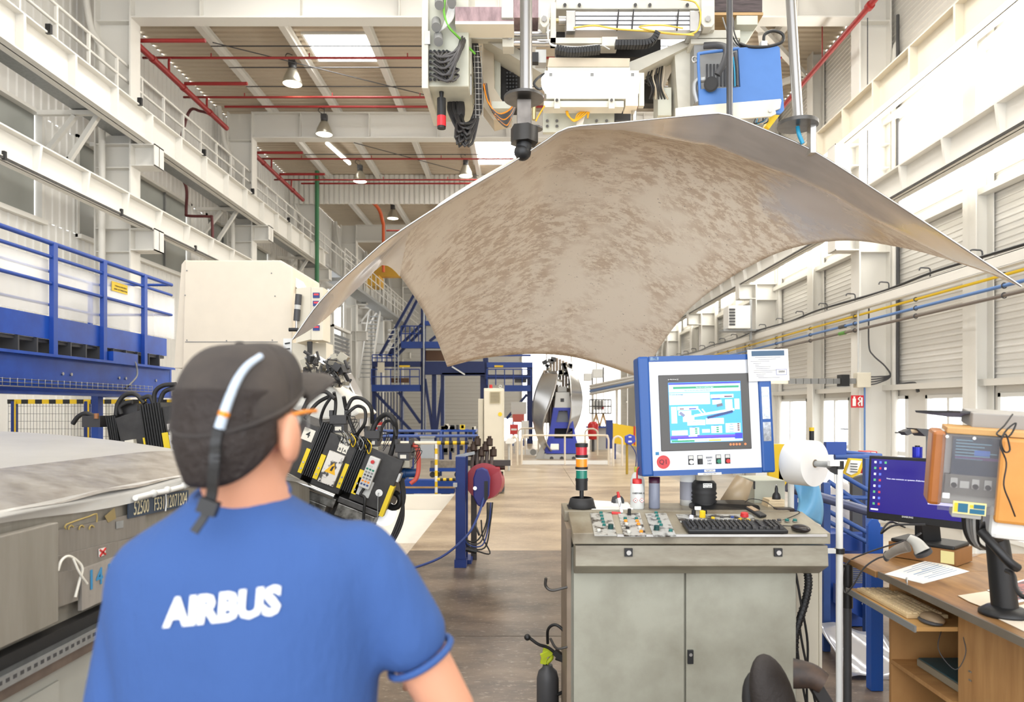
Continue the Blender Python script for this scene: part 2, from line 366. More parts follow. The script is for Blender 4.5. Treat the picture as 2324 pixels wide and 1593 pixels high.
# ribbed gable panel hanging under the roof
b = B(); x = XL
pr = []
while x < XR:
    for dx, dy in ((0, 0), (.62, 0), (.7, .05), (.92, .05)): pr.append((x+dx*.18, 25.3+dy))
    x += .18
n = len(pr); b.add([(a, c, 8.93) for a, c in pr]+[(a, c, 9.98) for a, c in pr], [(i, i+1, n+i+1, n+i) for i in range(n-1)])
tag(b.obj('gable_panel', WHITE), 'white upright-ribbed gable panel hanging below the roof', 'panel', kind='structure')
# ---- columns
def column(x0, x1, y, name_label, pipe_x, ztop=9.78):
    r = thing('steel_column', name_label, 'column', ((x0+x1)/2, y, ZLOW))
    xf, xb = (x1, x0) if x1 < 0 else (x0, x1)         # xf: flange on the hall side
    s = 1 if xf > xb else -1
    B().bx(xf-s*.03, xf, y-.17, y+.17, ZLOW, ztop).bx(xb, xb+s*.03, y-.17, y+.17, ZLOW, ztop).bx(min(x0, x1)+.03, max(x0, x1)-.03, y-.012, y+.012, ZLOW, ztop).obj('profile', WHITE, r)
    for z in (5.04, 4.6, 6.65, 6.2, 9.0):
        B().bx(min(x0, x1)+.03, max(x0, x1)-.03, y-.16, y+.16, z-.01, z+.01).obj('stiffener', WHITE, r)
    for z in (5.04, 6.65):                               # brackets that carry the runway beams
        h = .42; e = xf+s*.46
        br = B().bx(min(xf, e), max(xf, e), y-.17, y+.17, z-.025, z).bx(min(xf, e), max(xf, e), y-.17, y+.17, z-h, z-h+.02).bx(min(xf, e), max(xf, e), y-.01, y+.01, z-h, z)
        br.bx(e-s*.02 if s > 0 else e, e if s > 0 else e+.02, y-.17, y+.17, z-h, z); br.obj('bracket', WHITE, r)
    px = pipe_x
    B().tube([(px, y-.25, ZLOW), (px, y-.25, 6.0), (px, y-.25, 8.2), (px-s*.12, y-.2, 8.6), (px-s*.25, y-.2, 8.9), (px-s*.4, y-.2, 9.9)], .06, 10).obj('downpipe', WHITE, r)
    return r
on = ['', 'near', 'second', 'third', 'fourth', 'fifth', 'sixth']
for i, y in enumerate(COLS_Y):
    if i == 0: continue
    column(-8.2, -7.5, y, '%s white steel column on the left wall with downpipe' % on[i], -8.0)
    column(6.38, 7.0, y, '%s white steel column on the right wall with downpipe' % on[i], 7.02 if i < 3 else 6.9)
for i, y in enumerate((10.75, 16.75, 22.75, 28.75, 34.75)):
    b = B(); b.bx(6.78, 7.06, y-.02, y+.02, ZLOW, ZROOF).bx(6.78, 6.8, y-.16, y+.16, ZLOW, ZROOF).bx(7.04, 7.06, y-.16, y+.16, ZLOW, ZROOF)
    tag(b.obj('wall_post', WHITE), '%s slim white wall post between the right columns' % ['nearest', 'second', 'third', 'fourth', 'fifth'][i], 'post')
for i, (z, y0, y1) in enumerate(((4.9, -4, 48), (2.0, -4, 48), (7.1, -4, 48))):
    tag(B().bx(6.9, 7.07, y0, y1, z-.05, z+.05).obj('wall_girt', WHITE), 'white level girt along the right wall %s' % ['under the daylight glazing', 'above the floor-level windows', 'over the daylight glazing'][i], 'beam')
# ---- crane runway beams with stiffeners
def runway(name, label, xf, z0, z1, s, y0, y1, m, first, open_web):
    r = thing(name, label, 'beam', (xf, y0, z0))
    c = xf-s*.13
    B().bx(c-.13, c+.13, y0, y1, z1-.025, z1).bx(c-.13, c+.13, y0, y1, z0, z0+.025).bx(c-.01, c+.01, y0, y1, z0, z1).obj('profile', m, r)
    B().bx(c-.03, c+.03, y0, y1, z1, z1+.04).obj('rail', DSTEEL, r)
    if open_web: B().bx(xf-.012, xf+.012, y0, y1, z0-.03, z0+.002).obj('lower_rail', DSTEEL, r)
    y = first
    while y < y1:
        B().prism([(c+s*.01, y, z0+.025), (xf, y, z0+.025), (xf, y, z1-.025), (c+s*.01, y, z1-.025)] if not open_web else [(c+s*.01, y, z0+.025), (xf-s*.05, y, z0+.025), (xf, y, z1-.025), (c+s*.01, y, z1-.025)], (0, .05, 0)).obj('stiffener', m, r)
        y += 1.15
    return r
runway('crane_runway_beam', 'upper white crane runway beam along the left wall', -7.1, 6.65, 7.23, 1, -4, 25.6, WHITE, 4.25, False)
runway('crane_runway_beam', 'lower white runway beam on the left wall with open stiffeners', -7.1, 5.04, 5.49, 1, -4, 19.6, WHITE, 4.6, True)
runway('crane_runway_beam', 'upper cream crane runway beam along the right wall', 5.96, 6.65, 7.23, -1, -4, 31, CREAM, 4.0, False)
runway('crane_runway_beam', 'lower white runway beam crossing the daylight glazing on the right', 5.96, 5.04, 5.49, -1, -4, 31, WHITE, 4.3, True)
k = thing('rail_clip_set', 'black rail clips along the left runway beams', 'clip', (-7.1, 8, 7.2))
for y in (10.5, 13.0, 15.6, 18.4, 21.2): B().bx(-7.14, -7.06, y, y+.05, 7.2, 7.34).obj('clip', BLACK, k)
for y in (9.6, 12.4, 15.2): B().bx(-7.12, -7.08, y, y+.05, 5.0, 5.12).obj('clip', BLACK, k)
# ---- catwalk with railing along the left runway
r = thing('catwalk', 'grey catwalk with white railing above the left runway beam', 'catwalk', (-7.6, 8, 6.9))
B().bx(-7.95, -7.36, -4, 43, 6.86, 6.92).obj('walkway_floor', GALV, r)
pst = B().bx(-7.625, -7.58, 7.2-.022, 7.2+.022, 6.92, 8.16).obj('post', WHITE, r)
share(pst, 'post', [(0, .85*i, 0) for i in range(1, 43)], r)
for z in (8.16, 7.86): B().cyl((-7.6, -4, z), (-7.6, 43, z), .027, 8).obj('rail', WHITE, r)
for y in (12.4, 13.9, 18.4, 19.9, 24.4, 30.5, 36.5):
    b = B()
    for a, c in (((-8.55, y, 6.8), (-7.3, y, 6.8)), ((-8.5, y, 6.0), (-7.9, y, 6.75)), ((-8.5, y, 6.0), (-8.0, y, 5.98)), ((-8.0, y, 5.98), (-7.5, y, 6.75))): b.bar(a, c, .08, .08)
    b.obj('support_bracket', WHITE, r)
cr = thing('catwalk', 'white lower catwalk and railing beyond the runway beam', 'catwalk', (-6.9, 26, 6.2))
B().bx(-7.3, -6.6, 26, 44, 6.3, 6.42).obj('walkway_floor', GALV, cr)
p0 = B().bx(-6.63, -6.6, 26, 26.03, 6.42, 7.5).obj('post', WHITE, cr); share(p0, 'post', [(0, i*.9, 0) for i in range(1, 20)], cr)
for z in (7.5, 7.15, 6.8): B().cyl((-6.615, 26, z), (-6.615, 44, z), .02, 6).obj('rail', WHITE, cr)
# far stair flight under it
st = thing('steel_stair', 'steep white steel stair below the far catwalk', 'stairs', (-7.2, 33, ZLOW))
for i in range(16): B().bx(-7.5, -7.02, 32.2+i*.12, 32.4+i*.12, 3.0+i*.2, 3.03+i*.2).obj('tread', WOODY if 0 else GALV, st)
for x in (-7.52, -7.0): B().bar((x, 32.1, 2.9), (x, 34.2, 6.25), .04, .2).obj('stringer', WHITE, st)
# ---- sprinkler pipes
for lab, x, z, y0, y1 in (('left main red sprinkler pipe in the near roof bay', -7.6, 8.75, 13.78, 18.0), ('left main red sprinkler pipe in the second roof bay', -7.6, 8.75, 19.9, 24.2), ('red sprinkler pipe along the right wall under the roof', 6.0, 8.6, 9, 24.8)):
    r = thing('sprinkler_pipe', lab, 'pipe', (x, y0, z))
    B().cyl((x, y0, z), (x, y1, z), .062 if x < 0 else .05, 12).obj('main_pipe', RED, r)
    for k in range(3): B().cyl((x, y0+.6+k*1.3, z), (x, y0+.7+k*1.3, z), .075, 12).obj('coupling', RED, r)
    if x < 0:
        for dy, zz, xe in ((1.3, 9.1, 5.5), (3.1, 9.05, 5.5)):
            B().tube([(x, y0+dy, z), (x, y0+dy, zz-.05), (x+.06, y0+dy, zz), (x+.5, y0+dy, zz), (xe, y0+dy, zz)], .026, 8, 3).obj('branch_pipe', RED, r)
            hd = B().cyl((x+.9, y0+dy, zz), (x+.9, y0+dy, zz+.1), .014, 6).obj('sprinkler_head', RED, r)
            share(hd, 'sprinkler_head', [(k*2.1, 0, 0) for k in range(1, 5)], r)
        for dy, xe in ((.15, -6.3), (2.0, -6.2)):
            B().cyl((x, y0+dy, z+.12), (xe, y0+dy, z+.12), .04, 8).obj('feed_pipe', RED, r)
        B().cyl((x, y0+4.1, z+.5), (5.5, y0+4.1, z+.5), .03, 8).obj('cross_pipe', RED, r)
    else:
        for k in range(4): B().cyl((x, y0+2.2+k*3, z), (x, y0+2.2+k*3, 9.8), .012, 6).obj('hanger', RED, r)
r = thing('red_drain_pipe', 'thin dark red pipe dropping down the left wall between columns', 'pipe', (-7.9, 17.2, 6))
B().tube([(-7.6, 17.3, 8.78), (-7.9, 17.2, 8.85), (-8.2, 17.2, 8.8), (-8.5, 17.2, 7.6), (-8.5, 17.2, 7.4), (-8.25, 17.2, 7.0), (-8.25, 17.2, 6.4), (-8.2, 17.2, 6.3), (-7.7, 17.2, 6.28), (-7.62, 17.2, 6.2), (-7.6, 17.2, 5.3)], .035, 8).obj('pipe_run', mat('dark_red_pipe', (96, 40, 40), .5), r)
# thin roof tie rods and wind bracing
for i, (a, c) in enumerate((((-6.9, 14.6, 9.7), (-4.6, 13.8, 9.7)), ((-6.9, 15.6, 9.7), (-1.6, 18.8, 9.7)), ((-5.2, 21.5, 9.7), (-1.6, 24.6, 9.7)), ((-7, 20.8, 9.775), (-5.2, 19.8, 9.775)))):
    tag(B().cyl(a, c, .012, 6).obj('tie_rod', DGREY), 'thin dark tie rod %s under the roof deck' % ['slanting from the first beam', 'slanting past the near lamp', 'slanting over the far lamps', 'slanting behind the second beam'][i], 'rod')
for i, y in enumerate((14.9, 15.9, 16.9, 17.9, 21.3, 22.7)): tag(B().cyl((-7.07, y, 9.772), (5.67, y, 9.772), .014, 6).obj('cross_rod', DGREY), 'thin level grey rod crossing under the purlins, %s from the viewer' % ['first', 'second', 'third', 'fourth', 'fifth', 'sixth'][i], 'rod', 'level rods under the purlins')
for i, (a, c) in enumerate((((4.6, 14.4, 9.6), (6.7, 16.9, 9.6)), ((5.0, 14.9, 9.55), (5.6, 16.4, 9.5)), ((5.5, 18.2, 9.6), (6.7, 16.9, 9.6)))):
    tag(B().bar(a, c, .12, .12).obj('wind_brace', WHITE), 'white wind brace in the right roof corner, %s of three' % ['nearest', 'middle', 'farthest'][i], 'brace')
# ---- hanging lamps
LGLOW = mat('lamp_glow', (255, 240, 205), .4, emit=LAMP_E)
SHADE = mat('lamp_shade_aluminium', (190, 186, 172), .3, .7)
def lamp(loc, label):
    x, y, z = loc; r = thing('high_bay_lamp', label, 'lamp', loc)
    B().lathe([(.06, .3), (.1, .28), (.14, .2), (.2, .06), (.225, -.06), (.22, -.07), (.19, .05), (.12, .2)], loc, n=22).obj('lamp_shade', SHADE, r)
    B().lathe([(.215, -.055), (.15, -.075), (.0, -.085)], loc, n=22).obj('diffuser', LGLOW, r)
    B().cyl((x, y, z+.3), (x, y, z+.36), .09, 12).bx(x-.08, x+.08, y-.07, y+.07, z+.36, z+.48).obj('ballast', DGREY, r)
    B().cyl((x, y, z+.48), (x, y, 9.8), .01, 6).obj('suspension', DGREY, r)
    B().tube([(x-.06, y, z+.5), (x-.16, y, z+.58), (x-.12, y, z+.66), (x, y, z+.62)], .009, 5).obj('cable', BLACK, r)
lamp((-5.46, 16.6, 9.3), 'nearest high bay lamp, hanging between the first two beams')
lamp((-5.45, 19.2, 9.12), 'high bay lamp in front of the second roof beam')
lamp((-5.5, 23.6, 9.25), 'high bay lamp in front of the ribbed gable panel')
lamp((-1.93, 23.2, 9.3), 'high bay lamp beside the lifted metal sheet')
lamp((-5.3, 28.4, 9.3), 'small far lamp seen below the gable panel')
r = thing('tube_light', 'slim white fluorescent tube under the roof past the second beam', 'lamp', (-5.8, 22, 9.6))
B().cyl((-6.05, 21.6, 9.72), (-5.8, 23.4, 9.72), .05, 10).obj('tube', mat('tube_glow', (255, 252, 245), .5, emit=6), r); B().bar((-6.05, 21.6, 9.78), (-5.8, 23.4, 9.78), .1, .04).obj('tray', WHITE, r)
# ---- services on the right wall: channel and pipes
YX = 6.28
r = thing('busbar_channel', 'white channel with black cable along the right wall', 'channel', (YX, 5, 3.6))
B().bx(YX-.02, YX+.02, 5, 34, 3.47, 3.63).bx(YX-.02, YX+.1, 5, 34, 3.62, 3.64).bx(YX-.02, YX+.1, 5, 34, 3.46, 3.475).obj('channel', WHITE, r)
B().tube([(YX, 5+i*1.45, 3.68+.025*math.sin(i*2.1)) for i in range(21)], .022, 6).obj('cable', BLACK, r)
hk = B().tube([(YX+.05, 6, 3.64), (YX+.05, 6, 3.78), (YX-.03, 6, 3.8), (YX-.1, 6, 3.8), (YX-.12, 6, 3.76)], .012, 6, 3).obj('hook', DGREY, r); share(hk, 'hook', [(0, i*1.25, 0) for i in range(1, 20)], r)
for lab, z, rad, m in (('yellow gas pipe along the right wall', 3.37, .022, YELLOW), ('blue air pipe along the right wall', 3.23, .026, mat('pipe_blue', (92, 130, 186), .4)), ('grey-brown pipe along the right wall, lowest of three', 3.1, .026, mat('pipe_grey', (112, 102, 94), .4))):
    r = thing('service_pipe', lab, 'pipe', (YX+.05, 5, z))
    B().cyl((YX+.05, 5, z), (YX+.05, 34, z), rad, 10).obj('pipe_run', m, r)
    cl = B().ring((YX+.05, 7.2, z), (0, 1, 0), rad+.01, .008, 12, 5).obj('clamp', DGREY, r); share(cl, 'clamp', [(0, i*2.1, 0) for i in range(1, 12)], r)
    if rad > .025:
        B().cyl((YX+.05, 13.9, z), (YX+.05, 14.15, z), rad+.012, 10).obj('sleeve', DGREY if z > 3.2 else mat('green_tape', (90, 150, 60), .5), r)
tag(B().tube([(6.5, 13.35, 9), (6.5, 13.35, 5)], .01, 5).tube([(7.02, 13.25, 9), (7.02, 13.25, 3.6), (7.02, 13.25, 2.1), (6.98, 13.1, 2.05), (6.98, 12.6, 2.05), (6.98, 12.5, 1.9)], .03, 6).obj('cable_run', DGREY), 'dark cable run down beside the big right column', 'cable')
# junction box, cable duct and fire sign at the right column
r = thing('cable_drop', 'grey junction box with bundled cables on the right column', 'junction box', (6.3, 13.3, 2.0))
B().bx(6.26, 6.52, 13.25, 13.43, 2.0, 2.28).obj('box', BEIGE, r, .01)
for k in range(4): B().tube([(6.5, 13.3, 2.05+k*.05), (6.62, 13.2, 2.08+k*.04), (6.85, 13.2, 2.2+k*.01), (6.75, 13.2, 2.4), (6.56, 13.25, 2.6), (6.5, 13.3, 2.8), (6.5, 13.3, 3.5)], .014, 5).obj('cable', DGREY, r)
B().cyl((6.42, 13.3, 2.0), (6.42, 13.3, .1), .018, 8).obj('conduit', mat('pipe_blue', 0), r); B().cyl((6.3, 13.3, 2.28), (6.3, 13.3, 3.5), .018, 8).obj('conduit', LGREY, r)
r = thing('cable_duct', 'level grey cable duct left of the junction box', 'cable duct', (5.6, 13.35, 2.1))
for k in range(9): B().bx(4.98+k*.142, 5.11+k*.142, 13.28, 13.4, 2.07, 2.17).obj('link', GREY, r)
B().bx(5.95, 6.1, 13.22, 13.42, 2.02, 2.24).obj('bracket', BLACK, r); B().bx(4.4, 4.98, 13.3, 13.4, 2.07, 2.17).obj('end_piece', CREAM, r)
r = thing('fire_sign', 'red square fire extinguisher and hose sign by the right column', 'sign', (6.2, 13.2, 1.73))
B().bx(6.11, 6.345, 13.18, 13.19, 1.62, 1.85).obj('panel', mat('sign_red', (206, 30, 40), .4), r)
B().bx(6.135, 6.195, 13.17, 13.179, 1.65, 1.79).bx(6.15, 6.18, 13.17, 13.179, 1.79, 1.83).obj('extinguisher_symbol', PLWHITE, r)
B().tube([(6.26, 13.17, 1.65), (6.24, 13.17, 1.7), (6.28, 13.17, 1.74), (6.24, 13.17, 1.78), (6.28, 13.17, 1.82)], .012, 6).bx(6.29, 6.32, 13.17, 13.179, 1.65, 1.81).obj('flame_symbol', PLWHITE, r)
r = thing('unit_heater', 'white louvred heater box on the second right column', 'heater', (5.6, 19, 4.2))
q = P(1672, 722, 19.2); B().box(q, (.6, .5, .62)).obj('body', PLWHITE, r, .02)
for k in range(6): B().box(q+V((-.2, -.26, .2-k*.08)), (.16, .02, .05)).obj('louvre', DGREY, r)
B().bar(q+V((-.4, .1, -.34)), q+V((.75, .1, -.34)), .5, .04).bar(q+V((.38, 0, -.6)), q+V((.38, 0, .5)), .06, .06).obj('bracket', GALV, r)
# ================================================================ LIFTED METAL SHEET
def pb(b, x0, x1, y0, y1, d, depth):
    "a box whose front spans a pixel rectangle at distance d"
    p, q = P(x0, y1, d), P(x1, y0, d); return b.bx(p.x, q.x, d, d+depth, p.z, q.z)
def pq(b, pts, d, depth):
    "a plate with the pixel outline pts at distance d"
    return b.prism([P(x, y, d) for x, y in pts], (0, depth, 0))
def resample(pts, n, sharp=False):
    c = [V(p) for p in pts] if sharp else catmull(pts, 10); L = [0]
    for i in range(1, len(c)): L.append(L[-1]+(c[i]-c[i-1]).length)
    out = []
    for k in range(n+1):
        t = L[-1]*k/n; i = 0
        while i < len(L)-2 and L[i+1] < t: i += 1
        out.append(c[i].lerp(c[i+1], (t-L[i])/max(1e-9, L[i+1]-L[i])))
    return out
NU, NV = 72, 56
near = resample([P(664, 770, 4.40), P(733, 676, 4.41), P(826, 590, 4.43), P(888, 538, 4.44), P(1025, 450, 4.46), P(1165, 367, 4.48), P(1240, 318, 4.5), P(1290, 290, 4.5), P(1400, 279, 4.5), P(1520, 267, 4.5), P(1622, 258, 4.5), P(1650, 260, 4.5), P(1740, 296, 4.48), P(1850, 345, 4.45), P(2000, 440, 4.4), P(2160, 545, 4.35), P(2318, 650, 4.3)], NU)
far = resample([P(1015, 832, 7.3), P(1100, 812, 7.3), P(1200, 803, 7.3), P(1290, 808, 7.3), P(1370, 828, 7.3), P(1455, 858, 7.3)], NU)
left = resample([P(664, 770, 4.4), P(733, 727, 4.55), P(826, 640, 4.85), P(880, 601, 5.1), P(945, 680, 5.9), P(985, 755, 6.6), P(1015, 832, 7.3)], NV)
right = resample([P(2318, 650, 4.3), P(2200, 604, 4.55), P(2050, 562, 4.85), P(1900, 546, 5.2), P(1750, 580, 5.6), P(1600, 670, 6.2), P(1520, 755, 6.7), P(1455, 858, 7.3)], NV)
def coons(u, v):
    i, j = round(u*NU), round(v*NV)
    c = near[0]*((1-u)*(1-v))+near[-1]*(u*(1-v))+far[0]*((1-u)*v)+far[-1]*(u*v)
    a = float(np.interp(u, (0, .4, .49, .59, .7, .79, .86, .95, 1), (0, 0, .05, .2, .19, .12, .1, .04, 0)))   # flap clamped along the near edge
    h = float(np.interp(v, (0, .1, .25, .45, .7, 1), (0, 1, .82, .45, .1, 0)))
    return near[i]*(1-v)+far[i]*v+left[j]*(1-u)+right[j]*u-c-V((0, 0, a*h))
def sheet_mat():
    m = bpy.data.materials.new('worn_aluminium_sheet'); m.use_nodes = True; nt = m.node_tree; b = nt.nodes['Principled BSDF']
    N = nt.nodes.new; L = nt.links.new
    tc = N('ShaderNodeTexCoord')
    def noise(scale, st, det=7, ro=.62, rot=0):
        mp = N('ShaderNodeMapping'); mp.inputs['Scale'].default_value = st; mp.inputs['Rotation'].default_value = (0, 0, rot); L(tc.outputs['Object'], mp.inputs[0])
        n = N('ShaderNodeTexNoise'); n.inputs['Scale'].default_value = scale; n.inputs['Detail'].default_value = det; n.inputs['Roughness'].default_value = ro; L(mp.outputs[0], n.inputs['Vector']); return n.outputs[0]
    def ramp(sock, p0, p1, c0=(0, 0, 0, 1), c1=(1, 1, 1, 1)):
        r = N('ShaderNodeValToRGB'); e = r.color_ramp.elements; e[0].position, e[1].position = p0, p1; e[0].color, e[1].color = c0, c1; L(sock, r.inputs[0]); return r.outputs[0]
    def mix(fac, a, c):
        x = N('ShaderNodeMix'); x.data_type = 'RGBA'; L(fac, x.inputs[0])
        for s, k in ((a, 6), (c, 7)):
            if isinstance(s, tuple): x.inputs[k].default_value = s
            else: L(s, x.inputs[k])
        return x.outputs[2]
    wear = ramp(noise(7.5, (1, 2.6, 1), 10, .8, .5), .47, .54)            # film worn off in streaky patches
    big = ramp(noise(1.1, (1, 1, 1), 3), .38, .5)
    mul = N('ShaderNodeMath'); mul.operation = 'MULTIPLY'; L(wear, mul.inputs[0]); L(big, mul.inputs[1])
    c = mix(mul.outputs[0], lin((252, 239, 219)), lin((220, 199, 174)))
    speck = ramp(noise(38, (1, 1.6, 1), 4, .6), .66, .7)
    c = mix(speck, c, lin((176, 158, 140)))
    def near_to(c_, r_, st):
        d = N('ShaderNodeVectorMath'); d.operation = 'DISTANCE'; L(tc.outputs['Object'], d.inputs[0]); d.inputs[1].default_value = c_
        a_ = N('ShaderNodeMath'); a_.operation = 'MULTIPLY_ADD'; L(noise(4, (1, 2, 1), 6), a_.inputs[0]); a_.inputs[1].default_value = st; L(d.outputs['Value'], a_.inputs[2])
        return ramp(a_.outputs[0], r_+st*.5-.12, r_+st*.5+.1, (1, 1, 1, 1), (0, 0, 0, 1))
    og = P(1400, 500, 5.6)
    bare = near_to(P(1870, 450, 4.95)-og, .38, .5)
    c = mix(near_to(P(1975, 528, 4.85)-og, .06, .5), c, lin((214, 178, 96)))
    c = mix(bare, c, lin((222, 220, 222)))
    L(c, b.inputs['Base Color']); b.inputs['Metallic'].default_value = .1
    rr = ramp(bare, 0, 1, (.45,)*3+(1,), (.25,)*3+(1,)); L(rr, b.inputs['Roughness'])
    return m
sh = thing('aluminium_sheet', 'huge domed aluminium sheet hanging overhead with worn beige underside', 'metal sheet', P(1400, 500, 5.6))
b = B(); b.grid(coons, NU, NV); b.obj('skin', sheet_mat(), sh, solid=.005)
# bare clamped margin along the near edge, slightly proud below the skin
MARG = mat('bare_aluminium_margin', (236, 232, 228), .22, .72, var=.1, scale=7, stretch=(.4, 2, 1))
def margin(u, v):
    j = v*float(np.interp(u, (0, .12, .3, 1), (.4, .22, .1, .1)))*NV; i = u*NU; i0, j0 = int(min(i, NU-1)), int(min(j, NV-1))
    p = coons(i0/NU, j0/NV); q = coons(i0/NU, (j0+1)/NV); p = p.lerp(q, j-j0); return p-V((0, .004, .006))
b = B(); b.grid(margin, NU, 14); b.obj('bare_margin', MARG, sh)
B().tube(near, .006, 6, raw=True).obj('cut_edge', STEEL, sh)

# ================================================================ LIFTING MACHINE OVER THE SHEET
PALE = mat('pale_machine_paint', (216, 212, 198), .5, var=.1, scale=6)
PALEG = mat('grey_green_machine_paint', (204, 204, 188), .5, var=.12, scale=5)
PURP = mat('stained_beam_paint', (176, 148, 150), .6, col2=(120, 100, 104), scale=5, stretch=(3, 1, 1))
DARKIN = mat('dark_inner_metal', (60, 58, 56), .6, .3, var=.3, scale=12)
lm = thing('lifting_machine', 'cream overhead lifting machine full of cables and cylinders above the sheet', 'machine', P(1350, 100, 6))
b = B(); pb(b, 972, 1064, -160, 196, 5.6, .7); b.obj('control_cabinet', PALEG, lm, .01)
cd = B(); pb(cd, 957, 972, -160, 200, 5.55, .75); cd = cd.obj('cabinet_door', PALE, lm, .005)
b = B(); pb(b, 963, 976, 70, 100, 5.54, .02); b.obj('hinge', STEEL, cd)
b = B()
for x, y in ((997, 5), (1025, 0), (990, 55), (995, 88)): b.cyl(P(x, y-7, 5.56), P(x, y+7, 5.48), .036, 14); 
b.obj('cable_gland', GREY, lm)
gl = B().cyl(P(977, 116, 5.61), P(977, 116, 5.56), .011, 8).obj('connector', BLACK, lm)
gp = [(x, y) for y in (116, 128, 141, 155, 168, 180) for x in (977, 986, 996, 1006, 1014, 1033) if not (x > 1010 and y in (128, 141))]
share(gl, 'connector', [P(x, y, 5.61)-P(977, 116, 5.61) for x, y in gp[1:]], lm)
rnd = random.Random(3)
for k in range(26):                                   # bundle from the cabinet face up to the beam
    x, y = gp[k % len(gp)]; e = P(1058+rnd.uniform(-10, 20), 60, 5.75+rnd.uniform(0, .15))
    B().tube([P(x, y, 5.6), P(x+8, y+4, 5.52), P(1000+k*1.0, y+14, 5.45), P(1040+rnd.uniform(-4, 6), 110+rnd.uniform(-4, 12), 5.5), e], .0085, 6, 4).obj('cable', CABLE, lm)
for k in range(6):                                    # pale cables between glands
    B().tube([P(1033-k*2, 0, 5.55), P(1028-k*3, 40, 5.5), P(1010-k, 62, 5.5), P(997, 72, 5.52), P(991+k, 88, 5.55)], .007, 6, 4).obj('cable', LGREY, lm)
B().tube([P(1010, 0, 5.55), P(1008, 30, 5.5), P(1018, 60, 5.5), P(1040, 84, 5.55), P(1078, 122, 5.7)], .009, 6).obj('earth_cable', mat('green_cable', (110, 180, 60), .5), lm)
DCAB = mat('dark_cable', (50, 48, 48), .45)
for k in range(26):                                   # big hanging loop under the cabinet
    x0 = 1018+rnd.uniform(0, 32); lo = rnd.uniform(280, 335); xm = 1042+rnd.uniform(-8, 26)
    B().tube([P(x0, 215+rnd.uniform(0, 14), 5.9), P(x0+3, 260, 5.85), P(xm, lo, 5.8+rnd.uniform(-.1, .1)), P(1078+rnd.uniform(-8, 8), 270, 5.85), P(1088+rnd.uniform(-7, 7), 205, 5.9), P(1076+rnd.uniform(-6, 8), 100, 5.95)], .0115, 6, 4).obj('cable', DCAB if k % 4 else RUBBER, lm)
for k in range(12):                                   # second loop to the right
    B().tube([P(1100+rnd.uniform(-4, 4), 190, 5.9), P(1108+k, 232+k*2, 5.85), P(1130+k*1.5, 258+k*2.6, 5.85), P(1156, 250+k*2.5, 5.9), P(1172, 225+k, 6.0)], .008, 6, 4).obj('cable', CABLE if k % 5 else ORANGEP, lm)
for k, y in enumerate(range(105, 270, 12)): B().tube([P(1076, y, 5.82), P(1076, y, 5.76), P(1092, y, 5.76), P(1092, y, 5.82)], .003, 4, 2).obj('cable_basket_wire', STEEL, lm)
for x in (1076, 1084, 1092): B().tube([P(x, 102, 5.76), P(x+2, 180, 5.76), P(x+4, 268, 5.76)], .003, 4, 3).obj('cable_basket_wire', STEEL, lm)
b = B(); pb(b, 1053, 1070, 110, 168, 5.75, .06); b.obj('cable_trunk', PALE, lm)
b = B(); pb(b, 1056, 1070, 168, 215, 5.77, .05); b.obj('cylinder_guard', CHROME, lm)
bm = B(); pb(bm, 1033, 1166, 15, 48, 5.5, .18); bm.obj('cross_beam', PURP, lm, .004)
b = B(); pb(b, 1033, 1166, 48, 55, 5.48, .2); b.obj('beam_flange', CREAM, lm)
b = B(); pb(b, 1165, 1222, -160, 40, 5.7, .4); b.obj('beam_end_block', PURP, lm)
b = B(); pb(b, 1138, 1165, 0, 40, 5.47, .12); b.obj('limit_switch', LGREY, lm, .004)
b = B(); pb(b, 1052, 1240, 55, 88, 5.9, .08); b.obj('top_plate', PALE, lm)
for x in (1078, 1124): 
    b = B(); b.cyl(P(x, 63, 5.9), P(x, 63, 5.86), .02, 6); b.obj('bolt', STEEL, lm)
b = B(); pq(b, [(1095, 88), (1240, 172), (1240, 150), (1150, 96), (1150, 70)], 5.95, .3); b.obj('gusset_plate', PALE, lm)
b = B(); pq(b, [(1062, 88), (1120, 88), (1122, 200), (1160, 262), (1120, 272), (1085, 225)], 6.1, .25); b.obj('side_plate', mat('tan_machine_paint', (206, 192, 168), .55, var=.1), lm)
b = B(); pb(b, 1120, 1180, 110, 240, 6.3, .2); b.obj('inner_housing', DARKIN, lm)
for r_ in range(7):
    for c_ in range(4):
        B().cyl(P(1151+c_*7, 165+r_*8, 6.29), P(1151+c_*7, 165+r_*8, 6.24), .009, 6).obj('fitting', BLACK, lm)
b = B(); pb(b, 1122, 1136, 108, 235, 6.2, .05); b.obj('inner_post', PALEG, lm)
b = B(); pb(b, 1116, 1162, 230, 246, 6.0, .3); b.obj('foot_plate', PALEG, lm)
for y in (76, 97): B().cyl(P(1160, y, 5.8), P(1262, y, 5.8), .028, 14).obj('guide_rod', CHROME, lm)
b = B(); pb(b, 1140, 1166, 58, 106, 5.72, .12); q = b.obj('guide_flange', PALE, lm, .004); B().cyl(P(1157, 83, 5.72), P(1157, 83, 5.7), .02, 6).obj('bolt', STEEL, q)
b = B(); pb(b, 1215, 1240, 112, 142, 5.6, .1); q = b.obj('limit_switch', LGREY, lm, .004); b = B(); pb(b, 1208, 1222, 118, 140, 5.58, .06); b.obj('switch_head', BLACK, q)
B().tube([P(1236, 168, 5.55), P(1222, 176, 5.5), P(1212, 190, 5.5), P(1222, 202, 5.5), P(1234, 198, 5.55)], .01, 7).obj('cable', BLACK, lm)
for k in range(7): B().tube([P(1478+k*5, 150, 5.85), P(1470+k*6, 175, 5.8), P(1480+k*4, 200, 5.8), P(1474+k*7, 225, 5.85)], .007, 5).obj('cable', [DCAB, BLACK, MATS['tan_machine_paint'], DCAB][k % 4], lm)
